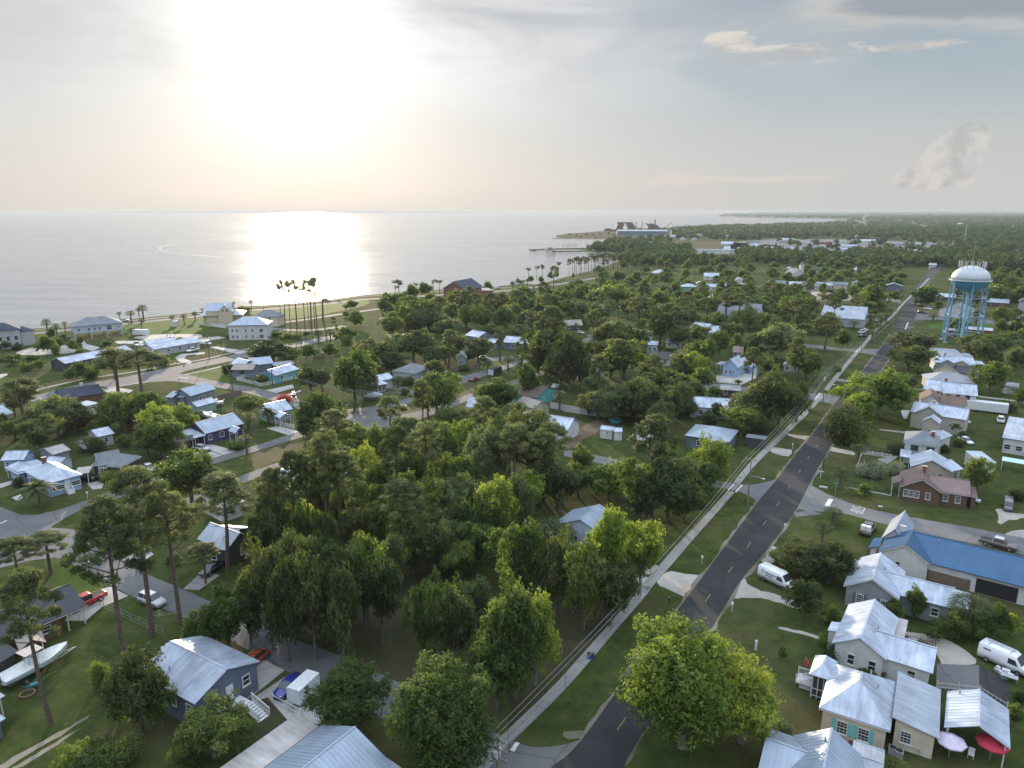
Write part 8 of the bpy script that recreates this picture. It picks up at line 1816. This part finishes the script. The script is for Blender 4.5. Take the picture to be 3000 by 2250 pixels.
MB().tube([(24 * k, 0, 50 * k), (24 * k, 0, 94 * k)], 6 * k, 14).build('funnel', ORG, o); MB().tube([(-14 * k, 0, 50 * k), (-14 * k, 0, 82 * k)], 2.5 * k, 8).build('mast', METAL_GREY, o)
o = thing('harbour_crane', tuple(gp(P('n', 1315, 215), 0)), 0, 'slanting lattice crane boom over the harbour', 'crane')
b = MB(); 
for d in (-1.5, 1.5): b.bar((-8 * k, d, 16 * k), (66 * k, d, 70 * k), 2.2); 
b.build('boom', METAL_GREY, o); MB().box((-6 * k, 0, 9 * k), (14, 10, 18 * k)).build('cab', HUL, o); MB().bar((66 * k, 0, 70 * k), (66 * k, 0, 40 * k), .5).build('cable', METAL_GREY, o)
a = gp(P('n', 1370, 322), 0); k = TILES['n'][2] * proj(a)[2] / FPX; o = thing('mast_tower', tuple(a), 0, 'slim white lattice tower with a dark cage on top', 'tower'); LAND.append(('the slim white tower', a))
for sx in (-1, 1):
    for sy in (-1, 1): MB().bar((sx * 9 * k, sy * 9 * k, 0), (sx * 3 * k, sy * 3 * k, 110 * k), 1.3 * k).build('leg', WHITE, o)
b = MB()
for i in range(6): z = (i + .5) * 18 * k; b.box((0, 0, z), (11 * k, 11 * k, 1 * k))
b.build('platform', WHITE, o); MB().tube([(0, 0, 108 * k), (0, 0, 122 * k)], 7 * k, 12).build('lamp_room', HUL, o); MB().tube([(0, 0, 122 * k), (0, 0, 160 * k)], 1.2 * k, 6).build('spike', WHITE, o); MB().tube([(0, 0, 0), (0, 0, 108 * k)], 2.4 * k, 10).build('core', WHITE, o)
a = gp(P('n', 330, 418), 0); k = TILES['n'][2] * proj(a)[2] / FPX; o = thing('pier_pavilion', tuple(a), 0, 'pavilion on stilts at the end of the jetty', 'pavilion')
for i in range(5):
    for j in range(3): MB().box(((-34 + i * 17) * k, j * 6, 16 * k), (2 * k, 2 * k, 34 * k)).build('stilt', WOOD, o)
MB().box((0, 6, 30 * k), (84 * k, 20, 3 * k)).build('deck', WOOD, o); MB().lathe([(36 * k, 40 * k), (.05, 52 * k)], 4, (0, 6, 0)).build('roof', ROOFG, o); MB().box((0, 6, 36 * k), (40 * k, 10, 9 * k)).build('room', WOOD, o)
def rocks(pts, w, h, name='jetty'):
    ws = resample([gp(P(*p), 0) for p in pts], 40); mb = MB()
    for q in ws:
        for _ in range(3): mb.box((q.x + random.uniform(-w, w), q.y + random.uniform(-w, w), h * .3), (random.uniform(5, 11), random.uniform(3, 5), h * random.uniform(.8, 1.4)), random.uniform(0, 3))
    structure(mb.build(name, mat('jetty_rock', (.13, .12, .11), .9)))
rocks([('n', 380, 406), ('n', 620, 402), ('n', 850, 402), ('n', 1000, 408)], 1.5, 1.3)
rocks([('n', 180, 390), ('n', 300, 384), ('n', 640, 378)], 1.5, 1.3)
for x in (445, 475, 500, 525, 550): b_, h_, w_ = solve_tree('n', x, 356 + (x % 3) * 4, 16, 378); place_tree('s', b_, h_ + 3, w_)
b_, h_, w_ = solve_tree('n', 498, 240, 26, 262); place_tree('o', b_, h_, w_)
# distant transmission pylons and slim masts
for t, x, y0, y1, lb in (('o', 1720, 350, 168, 'pale lattice pylon above the right hand woods'), ('o', 1800, 470, 358, 'slim mast left of the tower antennas')):
    a = gp(P(t, x, y0), 0); b_, h_, _ = solve_tree(t, x, y1, 10, y0); o = thing('pylon', (b_.x, b_.y, 0), 0, lb, 'pylon'); wd = h_ * .05
    for sx in (-1, 1):
        for sy in (-1, 1): MB().bar((sx * wd, sy * wd, 0), (sx * wd * .2, sy * wd * .2, h_), h_ * .009).build('leg', METAL_GREY, o)
    b = MB()
    for i in range(8): f = i / 8; s_ = wd * (1 - .8 * f); b.bar((-s_, -s_, h_ * f), (s_, -s_, h_ * (f + .12)), h_ * .005); b.bar((s_, s_, h_ * f), (-s_, s_, h_ * (f + .12)), h_ * .005)
    for f in (.8, .92): b.bar((-wd * 1.6, 0, h_ * f), (wd * 1.6, 0, h_ * f), h_ * .008)
    b.build('lattice', METAL_GREY, o)
# storage tank
a = gp(P('o', 1660, 178), 0); k = TILES['o'][2] * proj(a)[2] / FPX; o = thing('storage_tank', tuple(a), 0, 'round white storage tank far off in the woods', 'tank'); MB().lathe([(22 * k, 0), (22 * k, 16 * k), (12 * k, 20 * k), (.1, 21 * k)], 24).build('shell', WHITE, o)
# pale highway climbing away, clearings and the far road
strip('coast_highway', [P('o', 730, 300), P('o', 770, 240), P('o', 815, 190), P('o', 832, 150), P('o', 838, 120), P('o', 842, 108)], 16, .2, ASPH_C)
patch('field', 'n', [(1380, 330), (1560, 310), (2212, 345), (2212, 380), (1780, 380), (1420, 365)], DRYG, .06)
patch('field', 'n', [(1480, 205), (2000, 195), (2212, 215), (1900, 225), (1500, 215)], mat('scrub_field', (.11, .10, .055), .9), .08)
patch('clearing', 'z', [(150, 230), (330, 180), (560, 215), (560, 270), (300, 330), (150, 330)], LUSH, .03)
patch('clearing', 'm', [(1440, 345), (1800, 350), (2212, 350), (2212, 420), (1950, 400), (1500, 400)], LUSH, .02)
patch('town_ground', 'o', [(-300, 330), (0, 300), (700, 300), (1500, 335), (1600, 350), (1560, 400), (1200, 440), (700, 400), (0, 390), (-300, 420)], roadmat('town_paving', (.09, .095, .085), (.15, .15, .14)), .06)
patch('lot', 'o', [(1500, 420), (1580, 425), (1480, 520), (1380, 560), (1400, 520)], ASPH_C, .055)
patch('harbour_ground', 'n', [(390, 268), (480, 252), (790, 226), (1000, 215), (1360, 200), (1360, 270), (1000, 290), (620, 290), (400, 276)], DIRT, .04)
for x_, y_ in ((500, 258), (560, 262), (640, 256), (700, 262), (760, 250), (830, 246), (880, 262), (600, 275), (720, 280)): b_, h_, w_ = solve_tree('n', x_, y_ - 14, 34, y_ + 8); place_tree('o', b_, h_, w_)
patch('beach_court', 'u', [(1450, 480), (1750, 500), (1750, 530), (1450, 520)], BEACH, .07)
poly('woodland_floor', [(2110, 630), (2250, 623.6), (2400, 622.2), (3000, 621.4), (4600, 621.4), (4600, 690), (3200, 700), (2800, 668), (2480, 652), (2440, 641.5), (2351, 640), (2250, 639), (2160, 636.5)], .03, mat('woodland_floor', (.035, .05, .02), 1.))
# ---- more individual trees filling the middle band, away from buildings, roads and lawns
lawn_boxes = [(1330, 580, 2212, 400, 'i')]
RPA = None
def rough_ok(px, py, q, margin=4):
    global RPA
    for x, y, r_ in FOOT:
        if (q.x - x) ** 2 + (q.y - y) ** 2 < (r_ * .8 + margin) ** 2: return False
    if RPA is None: RPA = np.array(RP)
    return bool(np.min(np.hypot(RPA[:, 0] - q.x, RPA[:, 1] - q.y) - RPA[:, 2]) > margin + 2.5)
def inpoly(x, y, pg):
    c = False; j = len(pg) - 1
    for i in range(len(pg)):
        if (pg[i][1] > y) != (pg[j][1] > y) and x < (pg[j][0] - pg[i][0]) * (y - pg[i][1]) / (pg[j][1] - pg[i][1]) + pg[i][0]: c = not c
        j = i
    return c
MIDWOOD = [(1130, 905), (1300, 880), (1440, 860), (1560, 850), (1700, 815), (1850, 775), (2000, 768), (2300, 770), (2700, 770), (3000, 790), (3000, 905), (2900, 900), (2730, 905), (2700, 860), (2600, 860), (2300, 925), (2000, 960), (1700, 970), (1500, 985), (1300, 990), (1150, 985)]
CLEAR = [[(2270, 850), (2500, 850), (2520, 885), (2270, 880)], [(2020, 860), (2120, 860), (2120, 895), (2020, 895)], [(2660, 770), (2800, 770), (2720, 900), (2600, 900)], [(1480, 850), (1560, 850), (1560, 880), (1450, 880)]]
cnt = 0; att = 0
while cnt < 225 and att < 9000:
    att += 1; px = random.uniform(1130, 3000); py = 768 + (990 - 768) * random.random() ** 1.35
    if not inpoly(px, py, MIDWOOD) or any(inpoly(px, py, c) for c in CLEAR): continue
    q = gp((px, py), 0)
    if not rough_ok(px, py, q, 2.5) or not far_enough(q.x, q.y, 2.5): continue
    r_ = random.random(); kd = 'o' if r_ < .32 else 'b' if r_ < .62 else 'g' if r_ < .72 else 'p' if r_ < .9 else 'm' if r_ < .95 else 's'
    h_ = random.uniform(9, 14); w_ = random.uniform(9, 15)
    if kd == 'p': h_, w_ = random.uniform(14, 19), random.uniform(7, 10)
    if kd == 's': h_, w_ = random.uniform(6, 9), 3.8
    place_tree(kd, q, h_, w_); cnt += 1
INFILL = [([(1010, 960), (1500, 880), (1700, 940), (1700, 1000), (1500, 1050), (1330, 1100), (1230, 1150), (1010, 1180), (950, 1060)], 14), ([(1520, 1000), (2250, 930), (2400, 1000), (2330, 1120), (2250, 1290), (1900, 1290), (1700, 1230), (1560, 1120)], 50),
 ([(0, 1180), (560, 1130), (720, 1220), (560, 1330), (300, 1400), (0, 1330)], 6), ([(2760, 960), (3000, 960), (3000, 1130), (2900, 1080)], 14), ([(900, 1330), (1500, 1260), (1800, 1420), (1700, 1700), (1400, 1650), (1000, 1640), (760, 1560)], 30), ([(1900, 860), (2680, 830), (2600, 900), (2420, 1000), (2100, 920)], 62), ([(2540, 765), (2735, 765), (2690, 850), (2540, 860)], 22), ([(2770, 790), (3000, 770), (3000, 890), (2730, 890)], 26), ([(2560, 742), (2745, 742), (2735, 775), (2560, 775)], 26), ([(2800, 742), (3000, 742), (3000, 790), (2780, 790)], 26)]
for pg, want in INFILL:
    cnt = 0; att = 0; xs_ = [p[0] for p in pg]; ys_ = [p[1] for p in pg]
    while cnt < want and att < 3000:
        att += 1; px = random.uniform(min(xs_), max(xs_)); py = random.uniform(min(ys_), max(ys_))
        if not inpoly(px, py, pg): continue
        q = gp((px, py), 0)
        if not rough_ok(px, py, q, 1.5) or not all((q.x - t[2].x) ** 2 + (q.y - t[2].y) ** 2 > 12 for t in TREES): continue
        # do not hide a house from the camera: nothing tall right in front of one
        if any(0 < (y - q.y) < 16 and abs(x * q.y / y - q.x) < r_ for x, y, r_ in FOOT) and random.random() < .8: continue
        kd = random.choice('oobbgypps' if py < 1250 else 'bbyygpo'); h_ = random.uniform(7, 12.5); w_ = random.uniform(7, 13)
        if kd == 'p': h_, w_ = random.uniform(13, 18), random.uniform(6.5, 9)
        if kd == 's': h_, w_ = random.uniform(5, 8), 3.6
        place_tree(kd, q, h_, w_); cnt += 1
# dense shore pines seen against the bay
for i in range(34):
    x = 500 + i * 19 + random.uniform(-8, 8); top = 470 - 55 * math.sin(i / 33 * 2.4) + random.uniform(-14, 14); bot = top + random.uniform(120, 165)
    b_, h_, w_ = solve_tree('n', x, top, random.uniform(44, 62), bot); place_tree('t' if i % 4 else 'p', b_, h_, w_)
for x, top, w_, bot in ((140, 545, 50, 660), (215, 525, 46, 650), (262, 515, 60, 655), (400, 495, 56, 620), (45, 620, 44, 690), (75, 640, 36, 690), (10, 648, 40, 700), (340, 570, 60, 650), (150, 600, 70, 680), (250, 600, 70, 680), (385, 560, 40, 640), (530, 575, 30, 640), (175, 600, 40, 670)):
    b_, h_, ww = solve_tree('n', x, top, w_, bot); place_tree('t' if top < 560 else 'b', b_, h_, ww)
# ---- the far woods: one mass nobody could count
def woods():
    T_, Q = [], []
    src = []
    for v in range(3):
        bl = broad_blobs(10); c, nm, ti = blobs_to_leaves(bl, 190); src.append((c * [1, 1, 1], nm, ti))
    sm = []
    for v in range(3):
        bl = broad_blobs(7); c, nm, ti = blobs_to_leaves(bl, 46); sm.append((c, nm, ti))
    WOOD_ = [(2110, 629), (2250, 622.3), (3300, 621.6), (3300, 800), (2860, 800), (2790, 785), (2250, 775), (1850, 778), (1800, 772), (1880, 748), (1830, 742), (1720, 738), (1760, 718), (1800, 703), (1790, 690), (1900, 680), (2000, 668), (2100, 661), (2250, 657.5), (2390, 653.5), (2480, 648.5), (2500, 642.5), (2351, 640.2), (2250, 639.6), (2110, 635)]
    TOWN = [(2200, 700), (2480, 698), (2760, 704), (2800, 716), (2790, 745), (2640, 750), (2200, 738)]
    FIELD = [(1965, 700), (2260, 708), (2260, 732), (2080, 732), (1965, 724)]; BAY2 = [(2100, 660), (2250, 655), (2487, 646), (2492, 641), (2250, 637.5), (2097, 633)]
    HARB = [(1640, 680), (1760, 655), (1975, 655), (1975, 699), (1790, 704)]; STORE = [(2020, 728), (2160, 728), (2160, 770), (2020, 765)]; ROADV = [(2785, 712), (2812, 712), (2790, 780), (2735, 815), (2700, 815)]
    cs, ns, ts, hs = [], [], [], []; cells = {}; n = 0; tries = 0
    fo = np.array(FOOT)
    while n < 5200 and tries < 60000:
        tries += 1
        u = random.random(); py = 621.9 + (795 - 621.9) * (u ** 1.7); px = random.uniform(1700, 3250)
        if not inpoly(px, py, WOOD_): continue
        if inpoly(px, py, TOWN) and random.random() < .86: continue
        if inpoly(px, py, FIELD) or inpoly(px, py, BAY2) or inpoly(px, py, HARB) or inpoly(px, py, STORE): continue
        if 2488 < px < 2545 and 632 < py < 690 and abs(px - (2533 - (py - 636) * .75)) < 7: continue
        q = gp((px, py), 0); dist = q.length
        if dist < 3000 and min((m_ - q).length for m_ in mid[60:]) < 9: continue
        if dist < 2500 and np.min(np.hypot(fo[:, 0] - q.x, fo[:, 1] - q.y) - fo[:, 2]) < (4 if py > 720 else -2): continue
        s_ = (1.25 if dist < 1500 else 1.5) * random.uniform(.75, 1.25) * max(1, dist / 2600); hz = min(s_, 1.35 * random.uniform(.8, 1.2))
        hz *= .5 if 648 < py < 673 or py < 634 else 1
        c, nm, ti = random.choice(src if dist < 1700 else sm)
        a = random.uniform(0, 6.28); ca, sa = math.cos(a), math.sin(a)
        c2 = np.stack([(c[:, 0] * ca - c[:, 1] * sa) * s_, (c[:, 0] * sa + c[:, 1] * ca) * s_, c[:, 2] * hz * 1.05 - 1.2], 1) + [q.x, q.y, 0]
        cs.append(c2); ns.append(nm); ts.append(ti + random.uniform(-.25, .25)); hs.append(np.full((len(c), 1), (1.0 if dist < 1700 else 2.2) * s_)); n += 1
    c = np.concatenate(cs); nm = np.concatenate(ns); ti = np.concatenate(ts); h = np.concatenate(hs)
    me = leaf_mesh('far_woods', c, nm, h * .95, h * .6, ti, LM['f']); o = bpy.data.objects.new('far_woods', me); C.objects.link(o); o['kind'] = 'stuff'; print('woods', n, len(c))
woods()
# low hedges and scrub between houses
# ------------------------------------------------------------------ only the 300 broadleaved trees that show largest stay single
def thin_out():
    br = [t for t in TREES if KN[t[1]][0] == 'broadleaf_tree']; br.sort(key=lambda t: -t[3] * t[4] / proj(t[2])[2] ** 2)
    cs, ns, ts = [], [], []
    me = BRO[3][0][0]; n = len(me.polygons); co = np.empty(len(me.vertices) * 3, np.float32); me.vertices.foreach_get('co', co); co = co.reshape(n, 4, 3)
    ti = np.empty(n, np.float32); me.attributes['tint'].data.foreach_get('value', ti)
    V, T_ = [], []
    for t in br[296:]:
        o = t[0]; M = np.array(o.matrix_basis); V.append(co.reshape(-1, 3) @ M[:3, :3].T + M[:3, 3]); T_.append(ti + random.uniform(-.2, .2))
        for c in list(o.children): bpy.data.objects.remove(c)
        bpy.data.objects.remove(o); TREES.remove(t)
    if not V: return
    v = np.concatenate(V); k = len(v) // 4; m2 = bpy.data.meshes.new('background_trees'); m2.vertices.add(4 * k); m2.vertices.foreach_set('co', v.astype(np.float32).ravel())
    m2.loops.add(4 * k); m2.loops.foreach_set('vertex_index', np.arange(4 * k, dtype=np.int32)); m2.polygons.add(k)
    m2.polygons.foreach_set('loop_start', np.arange(0, 4 * k, 4, dtype=np.int32)); m2.polygons.foreach_set('loop_total', np.full(k, 4, dtype=np.int32))
    a = m2.attributes.new('tint', 'FLOAT', 'FACE'); a.data.foreach_set('value', np.clip(np.concatenate(T_), 0, 1).astype(np.float32)); m2.materials.append(LM['b']); m2.update()
    o = bpy.data.objects.new('background_trees', m2); C.objects.link(o); o['kind'] = 'stuff'
thin_out()
# ------------------------------------------------------------------ tree labels: what each stands beside
def label_trees():
    ORD = ['first', 'second', 'third', 'fourth', 'fifth', 'sixth', 'seventh', 'eighth', 'ninth', 'tenth', 'eleventh', 'twelfth', 'thirteenth', 'fourteenth', 'fifteenth', 'sixteenth', 'seventeenth', 'eighteenth', 'nineteenth', 'twentieth']
    ORD += ['twenty ' + o for o in ORD[:9]] + ['thirtieth'] + ['thirty ' + o for o in ORD[:9]]
    groups = {}
    for t in TREES:
        o, kd, p, h, w = t; kn = KN[kd][1]; ph, q = min(LAND, key=lambda a: (a[1] - p).length)
        a, c = proj(p), proj(q); dx = a[0] - c[0]; dy = (c[1] - a[1]) * 2.2
        rel = ('right of' if dx > 0 else 'left of') if abs(dx) > abs(dy) else ('beyond' if dy > 0 else 'in front of')
        base = f'{kn} {rel} {ph}'; groups.setdefault(base, []).append(t)
        o['group'] = {'broadleaf_tree': 'broadleaved trees among the houses', 'pine_tree': 'pines among the houses', 'palm_tree': 'palms among the houses', 'shrub': 'garden shrubs'}[KN[kd][0]]
    for base, ts in groups.items():
        if len(ts) == 1: ts[0][0]['label'] = ('lone ' if len(base.split()) < 5 else '') + base; continue
        ts.sort(key=lambda t: proj(t[2])[0])
        kn = KN[ts[0][1]][1]
        for i, t in enumerate(ts):
            if len(ts) == 2: od = ('left', 'right')[i] + ' hand'
            elif i == len(ts) - 1: od = 'rightmost'
            elif i == 0: od = 'leftmost'
            else: od = ORD[i] if i < len(ORD) else ORD[-1]
            lb = od + ' ' + base if od in ('rightmost', 'leftmost') or len(ts) == 2 else f'{base}, {od} from the left'
            w_ = lb.split(); t[0]['label'] = lb if len(w_) <= 16 else ' '.join(w_[:16])
label_trees()
# ------------------------------------------------------------------ haze
def haze():
    m = bpy.data.materials.new('haze'); m.use_nodes = True; N, L = m.node_tree.nodes, m.node_tree.links
    N.remove(N['Principled BSDF']); v = N.new('ShaderNodeVolumePrincipled'); v.inputs['Color'].default_value = (.46, .52, .58, 1); v.inputs['Density'].default_value = HAZE_D; v.inputs['Anisotropy'].default_value = .3
    L.new(v.outputs[0], N['Material Output'].inputs['Volume'])
    b = MB().box((0, 22000, 29.5), (90000, 46000, 65)); o = b.build('haze', m); o['kind'] = 'stuff'
HAZE_D = .00008
haze()
